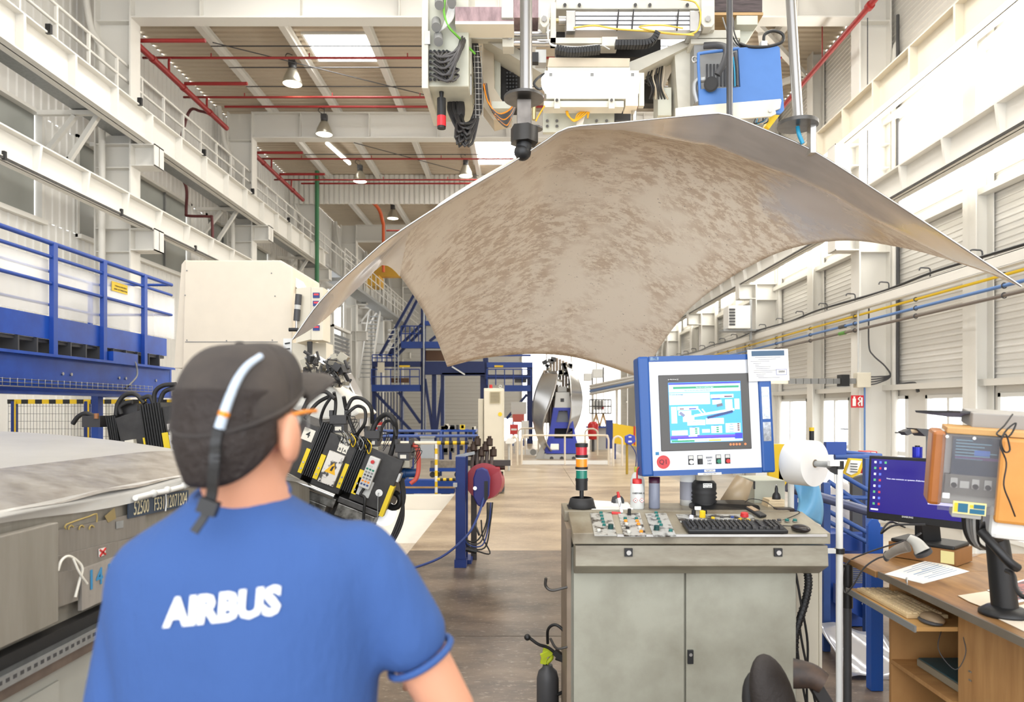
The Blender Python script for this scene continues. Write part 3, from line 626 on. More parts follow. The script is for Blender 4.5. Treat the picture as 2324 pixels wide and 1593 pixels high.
b = B(); pb(b, 1455, 1495, 140, 235, 6.2, .1); b.obj('inner_housing', DARKIN, lm)
# pneumatic cylinder and its mounts
b = B(); pb(b, 1305, 1572, 26, 68, 5.5, .15)
cy = b.obj('cylinder_profile', mat('anodised_profile', (228, 228, 232), .3, .6), lm, .006)
for y in (36, 46, 56):
    b = B(); pb(b, 1300, 1572, y-.8, y+.8, 5.495, .01); b.obj('profile_groove', DGREY, cy)
for x0, x1 in ((1285, 1306), (1566, 1592)):
    b = B(); pb(b, x0, x1, 24, 70, 5.48, .19); b.obj('cylinder_head', STEEL, lm, .004)
B().cyl(P(1242, 47, 5.57), P(1288, 47, 5.57), .018, 12).obj('piston_rod', mat('brass_rod', (190, 176, 130), .3, .7), lm)
B().cyl(P(1268, 47, 5.57), P(1286, 47, 5.57), .034, 14).obj('rod_seal', STEEL, lm)
for x0, x1 in ((1225, 1245), (1592, 1622)):
    b = B(); pq(b, [(x0, 18), (x0+4, 12), (x1-3, 12), (x1, 18), (x1, 52), (x1-7, 61), (x0+7, 61), (x0, 52)], 5.46, .1); mt = b.obj('mounting_lug', PALE, lm, .004)
    B().cyl(P((x0+x1)/2, 42, 5.46), P((x0+x1)/2, 42, 5.43), .022, 6).obj('bolt', STEEL, mt)
for x in (1404, 1438, 1540): B().tube([P(x, 22, 5.47), P(x-2, 45, 5.46), P(x-4, 70, 5.47)], .006, 5, 3).obj('cable_tie', BLACK, lm)
B().tube([P(1302, 63, 5.46), P(1350, 58, 5.44), P(1400, 66, 5.45), P(1470, 71, 5.45), P(1540, 78, 5.46), P(1580, 72, 5.47), P(1590, 40, 5.47), P(1584, 14, 5.47), P(1560, 0, 5.5), P(1450, -8, 5.5)], .007, 6).obj('yellow_hose', mat('yellow_hose', (226, 190, 80), .4), lm)
B().tube([P(1550, 64, 5.45), P(1500, 57, 5.43), P(1450, 61, 5.43), P(1500, 73, 5.44), P(1575, 80, 5.46)], .006, 6).obj('yellow_hose', MATS['yellow_hose'], lm)
b = B(); pb(b, 1262, 1622, -30, 20, 5.6, .35); b.obj('main_beam', PALE, lm, .006)
for x in (1282, 1315, 1442, 1475, 1560): B().cyl(P(x, 11, 5.6), P(x, 11, 5.57), .014, 6).obj('bolt', DSTEEL, lm)
b = B(); pb(b, 1592, 1622, -30, 68, 5.55, .1); b.obj('end_plate', PALE, lm, .004)
b = B(); pb(b, 1249, 1262, 5, 98, 5.52, .08); pb(b, 1249, 1385, 85, 98, 5.52, .08); b.obj('tube_bracket', PALE, lm, .003)
b = B(); pb(b, 1366, 1402, 83, 104, 5.5, .12); b.obj('bracket_clamp', PALE, lm, .004)
for k in range(4): B().tube([P(1246-k, 20, 5.5), P(1245-k, 70, 5.49), P(1246, 92+k, 5.49), P(1258, 102+k, 5.49), P(1310, 106+k*.6, 5.49), P(1360, 102, 5.5), P(1384, 112, 5.5)], .005, 5).obj('cable', LGREY, lm)
def chain(pts, d, lab):
    c = resample([P(x, y, d) for x, y in pts], 16); r = B()
    for i in range(16): B().bar(c[i], c[i].lerp(c[i+1], .86), .07, .044, (0, 0, 1)).obj('chain_link', BLACK, lm)
chain([(1262, 112), (1280, 116), (1300, 118), (1330, 116), (1362, 113)], 5.45, 'a'); chain([(1396, 101), (1430, 101), (1465, 100), (1482, 92), (1492, 75)], 5.45, 'b')
b = B(); pb(b, 1340, 1450, 70, 93, 5.75, .1); b.obj('inner_slide', DSTEEL, lm)
b = B(); pb(b, 1262, 1500, 68, 130, 5.95, .25); b.obj('back_plate', DARKIN, lm)  # dark backing added behind the parts for contrast
b = B(); pq(b, [(1246, 130), (1430, 132), (1428, 152), (1242, 152)], 5.5, .2); b.obj('tray', mat('tan_machine_paint', 0), lm, .003)
b = B(); pb(b, 1243, 1430, 153, 161, 5.48, .2); b.obj('tray_edge', PALEG, lm)
b = B(); pq(b, [(1228, 175), (1240, 163), (1440, 163), (1455, 172), (1452, 185), (1440, 210), (1240, 210), (1230, 196)], 5.46, .04); fx = b.obj('light_diffuser', mat('batten_light_glow', (255, 255, 250), .4, emit=4), lm, .012)
for x in (1250, 1344, 1436):
    b = B(); pb(b, x-4, x+4, 165, 173, 5.44, .03); b.obj('clip', GREY, lm)
b = B(); pb(b, 1236, 1450, 160, 212, 5.51, .1); b.obj('light_housing', LGREY, lm)
b = B(); pb(b, 1240, 1420, 213, 224, 5.5, .12); pb(b, 1234, 1416, 229, 243, 5.5, .12); b.obj('lamp_carrier', PALE, lm, .003)
for x in (1264, 1388):
    b = B(); pb(b, x-6, x+7, 214, 246, 5.46, .03); q = b.obj('clamp_strap', PALE, lm); B().cyl(P(x, 227, 5.46), P(x, 227, 5.44), .012, 6).obj('bolt', DSTEEL, q)
b = B(); pb(b, 1232, 1394, 246, 300, 5.75, .05); lp = b.obj('lower_plate', PALEG, lm)
for x in (1242, 1264, 1354, 1377):
    for y in (274, 286): B().cyl(P(x, y, 5.75), P(x, y, 5.73), .012, 6).obj('bolt', DSTEEL, lp)
b = B(); pq(b, [(1312, 246), (1332, 246), (1322, 285), (1308, 285)], 5.6, .02); b.obj('strap', PALE, lm)
for k in range(4): B().tube([P(1284+k, 246, 5.6), P(1288+k, 262, 5.55), P(1304, 272+k, 5.55), P(1312+k*6, 258, 5.58), P(1336-k, 250, 5.6), P(1334, 268, 5.58)], .006, 5).obj('yellow_cable', mat('orange_cable', (236, 170, 30), .5), lm)
B().tube([P(1236, 240, 5.5), P(1225, 258, 5.5), P(1216, 275, 5.5)], .006, 5).obj('yellow_cable', MATS['orange_cable'], lm)
B().cyl(P(1439, 236, 5.6), P(1439, 275, 5.6), .02, 12).obj('guide_rod', CHROME, lm); B().cyl(P(1212, 240, 5.6), P(1212, 272, 5.6), .016, 12).obj('guide_rod', mat('brass_rod', 0), lm)
b = B(); pb(b, 1420, 1448, 212, 240, 5.5, .15); b.obj('guide_block', CREAM, lm); b = B(); pb(b, 1450, 1462, 165, 240, 5.55, .05); b.obj('guide_plate', PALE, lm)
b = B(); pb(b, 1395, 1432, 250, 275, 5.9, .2); b.obj('gearbox', DGREY, lm, .01)
b = B(); pq(b, [(1400, 152), (1556, 90), (1575, 90), (1575, 98), (1440, 166)], 5.7, .25); b.obj('gusset_plate', PALE, lm)
b = B(); pq(b, [(1530, 108), (1572, 88), (1580, 262), (1540, 262)], 5.75, .3); b.obj('side_plate', PALE, lm)
b = B(); pq(b, [(1508, 122), (1528, 112), (1530, 150), (1506, 200), (1490, 200)], 5.9, .2); b.obj('tan_strut', mat('tan_machine_paint', 0), lm)
b = B(); pb(b, 1493, 1524, 198, 262, 5.85, .2); b.obj('grey_post', PALEG, lm, .003)
for k in range(9): B().ring(P(1465+rnd.uniform(0, 14), 150+k*5, 5.9), (rnd.random(), .5, rnd.random()), .016, .004, 10, 5).obj('chain_loop', DSTEEL, lm)
b = B(); pb(b, 1572, 1680, 68, 86, 5.6, .3); pb(b, 1568, 1676, 88, 99, 5.6, .3); b.obj('upper_channel', PALE, lm, .003)
b = B(); pb(b, 1622, 1730, -20, 27, 5.6, .35); b.obj('timber_beam', mat('dark_timber', (86, 74, 74), .7, col2=(56, 48, 48), scale=6, stretch=(1, 1, 8)), lm); b = B(); pb(b, 1618, 1732, 28, 34, 5.6, .35); b.obj('timber_packing', WOODY, lm)
b = B(); pb(b, 1672, 1720, 35, 56, 5.6, .3); pq(b, [(1677, 57), (1720, 57), (1690, 100), (1680, 100)], 5.7, .25); b.obj('terminal_box', PALEG, lm, .004)
b = B(); b.bar(P(1640, 30, 5.9), P(1615, 70, 5.9), .06, .03); b.obj('blue_strut', BLUE, lm)
# blue cooling unit
BL2 = mat('mid_blue_paint', (72, 118, 184), .45, var=.06, scale=6)
b = B(); pq(b, [(1675, 108), (1762, 103), (1770, 107), (1780, 250), (1772, 258), (1587, 238), (1586, 202), (1680, 197)], 5.45, .03); cu = b.obj('blue_cover', BL2, lm, .003)
B().tube([P(1588, 205, 5.46), P(1585, 130, 5.46), P(1592, 121, 5.46), P(1640, 115, 5.46), P(1676, 110, 5.46)], .012, 8).obj('blue_frame_tube', BL2, cu)
b = B(); pb(b, 1575, 1680, 100, 235, 5.62, .15); b.obj('cooler_core', mat('cooler_grey', (150, 150, 148), .5), lm)
for k in range(9):
    b = B(); pb(b, 1603+k*8, 1607+k*8, 145, 195, 5.61, .01); b.obj('cooler_fin', DGREY, lm)
b = B(); b.cyl(P(1614, 191, 5.5), P(1614, 191, 5.4), .055, 22); b.cyl(P(1614, 191, 5.42), P(1614, 191, 5.385), .043, 22); b.obj('filter_cap', BLACK, lm)
B().tube([P(1628, 170, 5.45), P(1644, 140, 5.43), P(1648, 112, 5.45), P(1630, 103, 5.5), P(1598, 104, 5.55)], .026, 10).obj('suction_hose', DGREY, lm)
B().tube([P(1668, 120, 5.45), P(1672, 150, 5.43), P(1673, 195, 5.45)], .012, 8).obj('corrugated_hose', DGREY, lm); B().tube([P(1664, 130, 5.44), P(1667, 160, 5.42), P(1668, 196, 5.44)], .006, 6).obj('blue_hose', mat('cyan_hose', (40, 150, 190), .4), lm)
B().tube([P(1583, 232, 5.5), P(1576, 205, 5.5), P(1580, 185, 5.5), P(1600, 180, 5.48)], .022, 8).obj('elbow_pipe', GALV, lm); B().ring(P(1577, 135, 5.5), (0, 1, 0), .022, .007).obj('pipe_end', STEEL, lm)
b = B(); pq(b, [(1533, 245), (1575, 240), (1772, 224), (1774, 228), (1771, 246), (1760, 250), (1762, 258), (1750, 264), (1600, 275), (1533, 275)], 5.42, .02); wc = b.obj('white_channel', PALE, lm, .003); B().cyl(P(1748, 251, 5.42), P(1748, 251, 5.4), .012, 6).obj('bolt', STEEL, wc)
b = B(); pq(b, [(1748, 262), (1772, 258), (1746, 292), (1738, 285)], 5.6, .1); b.obj('yellow_guard', YELLOW, lm)
for k in range(5): B().tube([P(1716+k*4, 266, 5.6), P(1712+k*5, 280, 5.58), P(1730+k*3, 276, 5.58), P(1742, 266, 5.6)], .006, 5).obj('cable', [BLACK, MATS['cyan_hose'], WOODY, LGREY, BLACK][k], lm)
B().tube([P(1680, 100, 5.5), P(1700, 106, 5.45), P(1740, 106, 5.45), P(1774, 96, 5.45), P(1776, 78, 5.45), P(1755, 70, 5.45), P(1736, 78, 5.45), P(1733, 94, 5.45)], .012, 8).obj('loop_cable', BLACK, lm); b = B(); pb(b, 1728, 1742, 92, 103, 5.44, .05); b.obj('plug', LGREY, lm)
for k in range(3): B().tube([P(1640+k*12, 40, 5.55), P(1650+k*8, 70, 5.5), P(1664+k*6, 96, 5.5), P(1680+k*6, 110, 5.5)], .006, 5).obj('cable', [GREY, BLACK, CABLE][k], lm)
# beacon under the cabinet
sg = B().cyl(P(1002, 197, 5.7), P(1002, 203, 5.7), .036, 16).cyl(P(1002, 203, 5.7), P(1002, 226, 5.7), .022, 14, .013).cyl(P(1002, 224, 5.7), P(1002, 264, 5.7), .036, 18).obj('beacon', BLACK, lm)
B().cyl(P(1002, 264, 5.7), P(1002, 287, 5.7), .0365, 18).obj('beacon_red_lens', mat('beacon_red', (200, 30, 40), .3, emit=.25), sg); B().cyl(P(1002, 287, 5.7), P(1002, 292, 5.7), .034, 18).obj('beacon_cap', BLACK, sg)
# lifting rods with end fittings on the sheet
R1 = B().cyl(P(1194, 208, 4.5), P(1194, 208, 4.5)+V((0, 0, 2.4)), .039, 18).obj('lifting_rod', mat('ground_rod', (150, 148, 146), .3, .95), lm)
B().cyl(P(1189, 226, 4.5), P(1189, 220, 4.5), .128, 28).obj('rod_collar', DSTEEL, R1)
b = B(); pb(b, 1173, 1206, 224, 312, 4.45, .1); b.obj('square_shank', mat('oily_steel', (120, 114, 108), .35, .75, var=.3, scale=10), R1, .004)
B().cyl(P(1190, 290, 4.5), P(1190, 326, 4.5), .09, 6).obj('hexagon_nut', mat('black_steel', (58, 56, 54), .45, .6), R1); B().cyl(P(1214, 294, 4.52), P(1214, 290, 4.52), .05, 18).obj('side_washer', DSTEEL, R1)
B().cyl(P(1190, 326, 4.5), P(1186, 352, 4.5), .05, 14).ball(P(1186, 345, 4.5), .055).obj('swivel', BLACK, R1)
R2 = B().cyl(P(1812, 282, 4.45), P(1790, 0, 4.47)+V((-.06, 0, 1.2)), .031, 18).obj('lifting_rod', mat('ground_rod', 0), lm)
B().cyl(P(1810, 287, 4.45), P(1810, 279, 4.45), .125, 28).obj('rod_collar', DSTEEL, R2); b = B(); pb(b, 1840, 1852, 280, 346, 4.42, .06); b.obj('gripper_leg', STEEL, R2)
B().tube([P(1810, 288, 4.44), P(1813, 304, 4.43), P(1822, 326, 4.43)], .013, 8).obj('air_hose', mat('cyan_hose', 0), R2)
B().cyl(P(1563, 275, 6.2), P(1563, 275, 6.2)+V((0, 0, 2.4)), .02, 12).obj('lifting_rod', mat('grey_rod', (88, 88, 90), .35, .7), lm); B().cyl(P(1656, 300, 5.3), P(1656, 300, 5.3)+V((0, 0, 2.4)), .0235, 12).obj('lifting_rod', mat('grey_rod', 0), lm)
# crane bridge that carries the machine (above the picture)
br = B(); ibeam(br, (-7.0, 5.9, 6.65+.52), (5.9, 5.9, 6.65+.52), .5, .3); tag(br.obj('crane_bridge', CREAM), 'cream crane bridge girder above the lifting machine', 'beam')
B().bx(-.75, -.55, 5.75, 6.05, 5.2, 6.67).bx(1.3, 1.5, 5.75, 6.05, 5.0, 6.67).obj('hanger_post', PALE, lm)
# ================================================================ OPERATOR CONSOLE
CG = mat('console_grey_paint', (166, 165, 150), .45, col2=(142, 139, 124), scale=3, ramp=(.3, .6))
CGW = mat('console_worn_top', (160, 154, 136), .38, col2=(116, 104, 84), scale=4, stretch=(1, .5, 1), ramp=(.34, .66))
CGD = mat('console_worn_front', (156, 150, 132), .42, col2=(108, 96, 78), scale=3, stretch=(.5, 1, 2), ramp=(.36, .62))
co = thing('operator_console', 'worn grey metal operator console with sloped button panel', 'console', (.8, 3.5, 0))
X0, X1, YF, YM, YB, ZF, ZB = .22, 1.39, 3.2, 3.53, 3.82, 1.05, 1.10
B().bx(.22, 1.29, 3.34, 3.84, .0, .96).obj('cabinet_body', CG, co, .004)
B().bx(.232, .753, 3.322, 3.338, .06, .845).obj('door', CG, co, .002)
dr = B().bx(.762, 1.28, 3.322, 3.338, .06, .845).obj('door', CG, co, .002)
B().bx(.768, .795, 3.312, 3.322, .415, .48).obj('latch', BLACK, dr, .002); B().cyl((.781, 3.312, .46), (.781, 3.306, .46), .008, 10).obj('keyhole', STEEL, dr)
# sloped top, lip and front skirt
b = B(); b.prism([(X0, YF, ZF), (X0, YM, ZB), (X0, YM, ZB-.06), (X0, YF, ZF-.05)], (X1-X0, 0, 0)); top = b.obj('sloped_top', CGW, co, .003)
b = B(); b.prism([(X0+.012, YF+.01, ZF-.058), (X0+.012, YF+.0, ZF-.15), (X0+.012, YF+.1, ZF-.205), (X0+.012, YF+.2, ZF-.205), (X0+.012, YF+.2, ZF-.058)], (X1-X0-.02, 0, 0)); sk = b.obj('front_skirt', CGD, co, .003)
for x in (.473, 1.152):
    q = B().bx(x-.018, x+.018, 3.195, 3.21, .945, .981).obj('lock_plate', BLACK, sk); B().cyl((x, 3.196, .963), (x, 3.188, .963), .011, 14).obj('lock_barrel', STEEL, q)
B().bx(X0-.02, X1-.06, YM, YB, ZB-.05, ZB+.004).obj('rear_shelf', CGW, co, .003)
B().bx(X0-.02, X0+.0, YF+.12, YB, 0, ZB-.05).obj('side_panel', mat('console_brown_edge', (140, 124, 106), .5, var=.2), co)
B().bx(.42, 1.37, 3.188, 3.203, 1.036, 1.047).obj('label_strip', STEEL, co)
text('OMEC Panneaux', .012, (.51, 3.187, 1.042), FACE, DGREY, 'strip_text', co)
B().tube([(.2, 3.3, .78), (.13, 3.28, .77), (.1, 3.28, .79), (.1, 3.27, .83)], .007, 6).tube([(.2, 3.3, .5), (.15, 3.28, .5), (.12, 3.27, .55)], .006, 6).obj('side_hook', DSTEEL, co)
# things on the slope: local frame u = x, v up the slope
SL = math.atan2(ZB-ZF, YM-YF); RS = Matrix.Rotation(SL, 3, 'X')
def on(px, py, lift=0.):
    "a point of the sloped top seen at a pixel"
    dz = (py-VPY)/F_PX; k = (ZB-ZF)/(YM-YF); d = (EYE-ZF+k*YF)/(dz+k)
    return V(((px-VPX)*d/F_PX, d, ZF+k*(d-YF)+lift))
WORNP = mat('worn_panel_plate', (196, 196, 190), .4, .4, col2=(66, 60, 52), scale=18, ramp=(.4, .52))
TEAL = mat('teal_button', (30, 110, 104), .35); TEALD = mat('dark_teal_knob', (14, 62, 60), .35); AMB = mat('amber_button', (232, 140, 30), .35, emit=.15); WHB = mat('white_button', (214, 214, 204), .35)
def plate(c, name='button_plate'):
    p = [on(x, y, .001) for x, y in c]; b = B(); n = V((0, -math.sin(SL), math.cos(SL)))*.004; b.prism(p, n); return b.obj(name, WORNP, co)
def button(px, py, r, m, h=.008, knob=False):
    p = on(px, py, .004); n = V((0, -math.sin(SL), math.cos(SL)))
    q = B().cyl(p, p+n*.004, r*1.22, 14).obj('button_bezel', STEEL, co); B().cyl(p+n*.004, p+n*(.004+h), r, 14, r*.92).obj('button_cap', m, q)
plate([(1339, 1166), (1387, 1164), (1400, 1217), (1349, 1217)]); plate([(1403, 1168), (1452, 1166), (1467, 1218), (1416, 1218)]); plate([(1464, 1167), (1512, 1166), (1535, 1219), (1483, 1219)]); plate([(1534, 1169), (1706, 1169), (1716, 1184), (1545, 1188)], 'button_plate')
for x, y in ((1364, 1168), (1365.5, 1175), (1367, 1182), (1369, 1189), (1371, 1196)): button(x, y, .0085, TEAL)
button(1359, 1208, .009, WHB); button(1386, 1203, .013, TEALD, .02)
for x, y, m in ((1419, 1181, TEAL), (1420, 1187, AMB), (1422, 1194, WHB), (1424, 1203, BLACK), (1427, 1212, WHB), (1444, 1181, TEAL), (1446, 1187, AMB), (1449, 1194, AMB), (1452, 1202, WHB), (1455, 1211, AMB)): button(x, y, .0085, m)
button(1428, 1172, .009, BLACK, .03); 
for x, y in ((1489, 1168), (1491, 1175), (1494, 1182), (1497, 1189), (1500, 1196)): button(x, y, .0085, TEAL)
button(1490, 1206, .013, TEALD, .02); button(1522, 1209, .009, TEAL)
for x, y, m, r, h in ((1594, 1177, YELLOW, .015, .03), (1618, 1180, YELLOW, .009, .006), (1638, 1178, DGREY, .009, .006), (1662, 1178, mat('blue_button', (40, 70, 140), .4), .009, .006), (1569, 1179, mat('lit_button', (225, 225, 255), .3, emit=1.2), .009, .012), (1574, 1172, BLACK, .011, .024), (1600, 1169, BLACK, .01, .02)): button(x, y, r, m, h)
for x, y, m in ((1768, 1185, DGREY), (1786, 1185, TEAL), (1804, 1185, TEAL)): button(x, y, .01, m)
# emergency stop
p = on(1689, 1182, .004); n = V((0, -math.sin(SL), math.cos(SL)))
e = B().cyl(p, p+n*.003, .028, 22).obj('stop_collar', YELLOW, co); B().cyl(p, p+n*.02, .012, 14).obj('stop_stem', STEEL, e); B().cyl(p+n*.018, p+n*.036, .02, 18, .017).obj('stop_mushroom', REDP, e)
B().bx(-.004, .004, -.004, .004, -.004, .004)
# ---- keyboard
kb = thing('keyboard', 'black computer keyboard on the console slope', 'keyboard', on(1665, 1203, .004))
fr = Matrix.Translation(on(1665, 1203, .006)) @ RS.to_4x4(); W, H = .45, .145
b = B(); b.T = fr; b.box((0, 0, .008), (W, H, .018)); b.obj('case', BLACK, kb, .004)
key = None
rows = [(-.215, .215, 21, .058), (-.215, .215, 21, .032), (-.215, .215, 21, .012), (-.215, .215, 21, -.008), (-.215, .215, 21, -.028), (-.215, .215, 14, -.05)]
KEYM = mat('key_black', (38, 36, 34), .4)
for a, c, n_, yy in rows:
    for i in range(n_):
        if n_ == 21 and i in (15, 17+1-1): continue
        x = a+(c-a)*(i+.5)/n_
        if key is None:
            b = B(); b.T = fr; b.box((x, yy, .021), (.0165, .0165, .008), taper=.82); key = b.obj('key', KEYM, kb); kx, ky = x, yy
        else: share(key, 'key', [fr.to_3x3() @ V((x-kx, yy-ky, 0))], kb)
# ---- mouse, phone
ms = thing('mouse', 'black computer mouse right of the keyboard on the console', 'mouse', on(1815, 1208, .003))
b = B(); b.T = Matrix.Translation(on(1817, 1207, .016)) @ rotm(0, 0, 20).to_4x4(); b.ball((0, 0, 0), .033, 18, 10, (1, 1.6, .55)); b.obj('shell', mat('mouse_dark', (42, 36, 34), .3), ms)
b = B(); b.T = Matrix.Translation(on(1817, 1207, .02)) @ rotm(0, 0, 20).to_4x4(); b.ball((.02, .01, -.002), .024, 14, 8, (.75, 1.7, .55)); b.obj('side_grip', GREY, ms)
B().tube([on(1805, 1200, .012), on(1780, 1196, .006), on(1762, 1195, .006)], .0025, 5).obj('cable', BLACK, ms)
ph = thing('mobile_phone', 'small black mobile phone leaning by the red stop button', 'phone', on(1715, 1170))
b = B(); b.T = Matrix.Translation(on(1715, 1170, .018)) @ rotm(20, 0, 35).to_4x4(); b.box((0, 0, 0), (.048, .1, .016)); bd = b.obj('body', BLACK, ph, .006)
b = B(); b.T = Matrix.Translation(on(1715, 1170, .018)) @ rotm(20, 0, 35).to_4x4(); b.box((0, .02, .0085), (.04, .05, .002)); b.obj('screen', mat('phone_screen', (120, 90, 60), .1), bd)
# ---- signal tower
sx = (1320-VPX)*3.62/F_PX
def zt(py, d): return EYE-(py-VPY)*d/F_PX
st = thing('signal_tower', 'signal light tower with red, amber and green lenses on the console', 'signal light', (sx, 3.62, ZB))
B().bx(sx-.07, sx+.07, 3.58, 3.7, ZB+.005, ZB+.012).lathe([(.065, .0), (.07, .01), (.06, .05), (.052, .055)], (sx, 3.62, ZB+.004), n=20).obj('base', RUBBER, st)
B().cyl((sx, 3.62, ZB), (sx, 3.62, zt(1112, 3.62)), .011, 12).obj('pole', BLACK, st)
B().cyl((sx, 3.62, zt(1112, 3.62)), (sx, 3.62, zt(1090, 3.62)), .0305, 20).obj('foot_module', BLACK, st)
for y0, y1, m in ((1085, 1067, mat('lens_green', (10, 120, 100), .25, coat=.5)), (1059, 1041, mat('lens_amber', (236, 140, 24), .25, emit=.12, coat=.5)), (1032, 1014, mat('lens_red', (190, 22, 40), .25, coat=.5))):
    B().cyl((sx, 3.62, zt(y0, 3.62)), (sx, 3.62, zt(y1, 3.62)), .0295, 20).obj('lens', m, st)
    B().cyl((sx, 3.62, zt(y0+6, 3.62)), (sx, 3.62, zt(y0, 3.62)), .0325, 20).obj('lens_ring', BLACK, st)
B().cyl((sx, 3.62, zt(1014, 3.62)), (sx, 3.62, zt(1006, 3.62)), .0325, 20).obj('cap', BLACK, st)
# ---- bottles on the rear shelf
def sh_at(px, d): return V(((px-VPX)*d/F_PX, d, ZB+.004))
CLR = mat('cloudy_bottle', (226, 228, 224), .3, alpha=.82)
q = sh_at(1446, 3.6); wb = thing('wash_bottle', 'wash bottle with red cap and bent red spout on the console', 'bottle', q)
B().lathe([(0, 0), (.034, 0), (.035, .005), (.035, .1), (.03, .125), (.022, .13)], q, n=22).obj('body', CLR, wb)
B().lathe([(.024, .128), (.024, .15), (.02, .153), (0, .153)], q, n=20).obj('cap', REDP, wb)
B().tube([q+V((0, 0, .15)), q+V((.0, 0, .19)), q+V((.006, 0, .208)), q+V((.02, 0, .212)), q+V((.045, -.004, .203))], .0045, 8, rs=(.005, .003)).obj('spout', REDP, wb)
text('ONESTONE 10', .0095, q+V((0, -.0362, .083)), FACE, BLACK, 'bottle_text', wb, bold=.0003)
for dx in (-.014, .018):
    b = B(); b.T = Matrix.Translation(q+V((dx, -.0362, .047))) @ (FACE @ rotm(0, 0, 45)).to_4x4(); b.box((0, 0, 0), (.018, .018, .0008)); h = b.obj('hazard_diamond', REDP, wb)
    b = B(); b.T = Matrix.Translation(q+V((dx, -.0367, .047))) @ (FACE @ rotm(0, 0, 45)).to_4x4(); b.box((0, 0, 0), (.0145, .0145, .0008)); b.obj('diamond_field', PAPER, h)
    B().cyl(q+V((dx, -.0372, .047)), q+V((dx, -.0365, .047)), .003, 8).obj('hazard_symbol', BLACK, h)
q = sh_at(1447, 3.76); s2 = thing('spray_can', 'clear bottle with olive cap behind the wash bottle', 'bottle', q)
B().lathe([(0, 0), (.038, 0), (.038, .13), (.028, .16), (.016, .175)], q, n=20).obj('body', CLR, s2); B().lathe([(.018, .172), (.018, .2), (0, .2)], q, n=16).obj('cap', mat('olive_cap', (176, 172, 60), .4), s2)
q = sh_at(1485, 3.62); s3 = thing('liquid_bottle', 'clear cylindrical bottle of bluish liquid below the screen', 'bottle', q)
B().lathe([(0, 0), (.028, 0), (.0285, .004), (.0285, .125), (.028, .13)], q, n=22).obj('body', mat('blue_grey_liquid', (136, 142, 160), .15, alpha=.85), s3); B().lathe([(.029, .13), (.029, .16), (0, .16)], q, n=20).obj('cap', mat('dark_red_cap', (70, 24, 50), .4), s3)
q = sh_at(1563, 3.74); s4 = thing('spray_bottle', 'white bottle with grey label half hidden by the screen foot', 'bottle', q)
B().lathe([(0, 0), (.046, 0), (.046, .17), (.03, .2)], q, n=22).obj('body', PLWHITE, s4); B().lathe([(.0465, .03), (.0465, .125)], q, n=22).obj('bottle_label', mat('label_grey', (150, 150, 158), .5), s4)
# ---- clipboard, pens, tape, plotter head
cb = thing('clipboard', 'blue clipboard with white sheets on the console shelf', 'clipboard', sh_at(1380, 3.6))
b = B(); b.prism([P(1339, 1162, 3.56), P(1434, 1161, 3.56), P(1424, 1146, 3.72), P(1344, 1142, 3.72)], (0, 0, .004)); b.obj('board', mat('navy_board', (46, 52, 120), .4), cb)
b = B(); b.prism([P(1342, 1159, 3.57)+V((0, 0, .002)), P(1437, 1157, 3.57)+V((0, 0, .002)), P(1424, 1143, 3.73)+V((0, 0, .003)), P(1344, 1139, 3.73)+V((0, 0, .003))], (0, 0, .006)); b.obj('paper_stack', PAPER, cb)
mk = thing('marker_pen', 'white and red marker pen propped upright on the clipboard', 'pen', P(1409, 1163, 3.5))
a, c = P(1411, 1163, 3.5), P(1402, 1116, 3.5); B().cyl(a, a.lerp(c, .72), .0085, 14).obj('barrel', PLWHITE, mk); B().cyl(a.lerp(c, .72), c, .0085, 14, .006).obj('cap', REDP, mk)
text('Pentel', .009, a.lerp(c, .4)+V((.0, -.0088, 0)), FACE @ rotm(0, 0, 80), DGREY, 'pen_text', mk)
m2 = thing('marker_pen', 'red marker pen lying below the clipboard', 'pen', P(1398, 1165, 3.49))
a, c = P(1388, 1164, 3.49), P(1408, 1166, 3.49); B().cyl(a, c, .008, 12).obj('barrel', REDP, m2); B().cyl(c, c.lerp(a, -.2), .006, 12).obj('tip', DGREY, m2)
tp = thing('tape_roll', 'black tape roll standing behind the pen on the console', 'tape', P(1402, 1144, 3.72))
B().cyl(P(1402, 1138, 3.7), P(1402, 1138, 3.74), .034, 20).cyl(P(1390, 1138, 3.72), P(1396, 1138, 3.72), .026, 16).obj('roll', BLACK, tp); B().cyl(P(1402, 1138, 3.695), P(1402, 1138, 3.7), .016, 16).obj('core', GREY, tp)
bk = thing('black_case', 'long flat black case lying on the console shelf', 'case', sh_at(1650, 3.62))
b = B(); b.prism([P(1574, 1162, 3.54), P(1722, 1161, 3.54), P(1727, 1155, 3.56), P(1724, 1148, 3.58), P(1700, 1140, 3.66), P(1580, 1140, 3.66), P(1573, 1150, 3.58)], (0, .1, 0)); b.obj('body', BLACK, bk, .006)
B().bx(*sorted((P(1576, 0, 3.54).x, P(1590, 0, 3.54).x)), 3.532, 3.54, zt(1157, 3.54), zt(1149, 3.54)).obj('sticker', PAPER, bk)
for i, (x, y) in enumerate(((1706, 1152), (1790, 1153))): pass
kl = thing('card_reader', 'thin black card reader with cable on the console edge', 'card reader', on(1780, 1160))
b = B(); pb(b, 1764, 1804, 1154, 1162, 3.56, .06); b.obj('body', mat('brown_black', (48, 38, 34), .4), kl, .003); B().tube([P(1764, 1157, 3.57), P(1735, 1138, 3.6), P(1705, 1132, 3.64), P(1690, 1140, 3.64)], .002, 5).tube([P(1804, 1158, 3.56), P(1815, 1163, 3.5), P(1790, 1175, 3.42), P(1760, 1183, 3.38), P(1700, 1178, 3.4), P(1650, 1172, 3.42), P(1640, 1178, 3.4)], .002, 5).obj('cable', BLACK, kl)
pp = thing('paper_pad', 'thick pad of buff cards on the console shelf corner', 'note pad', sh_at(1765, 3.7))
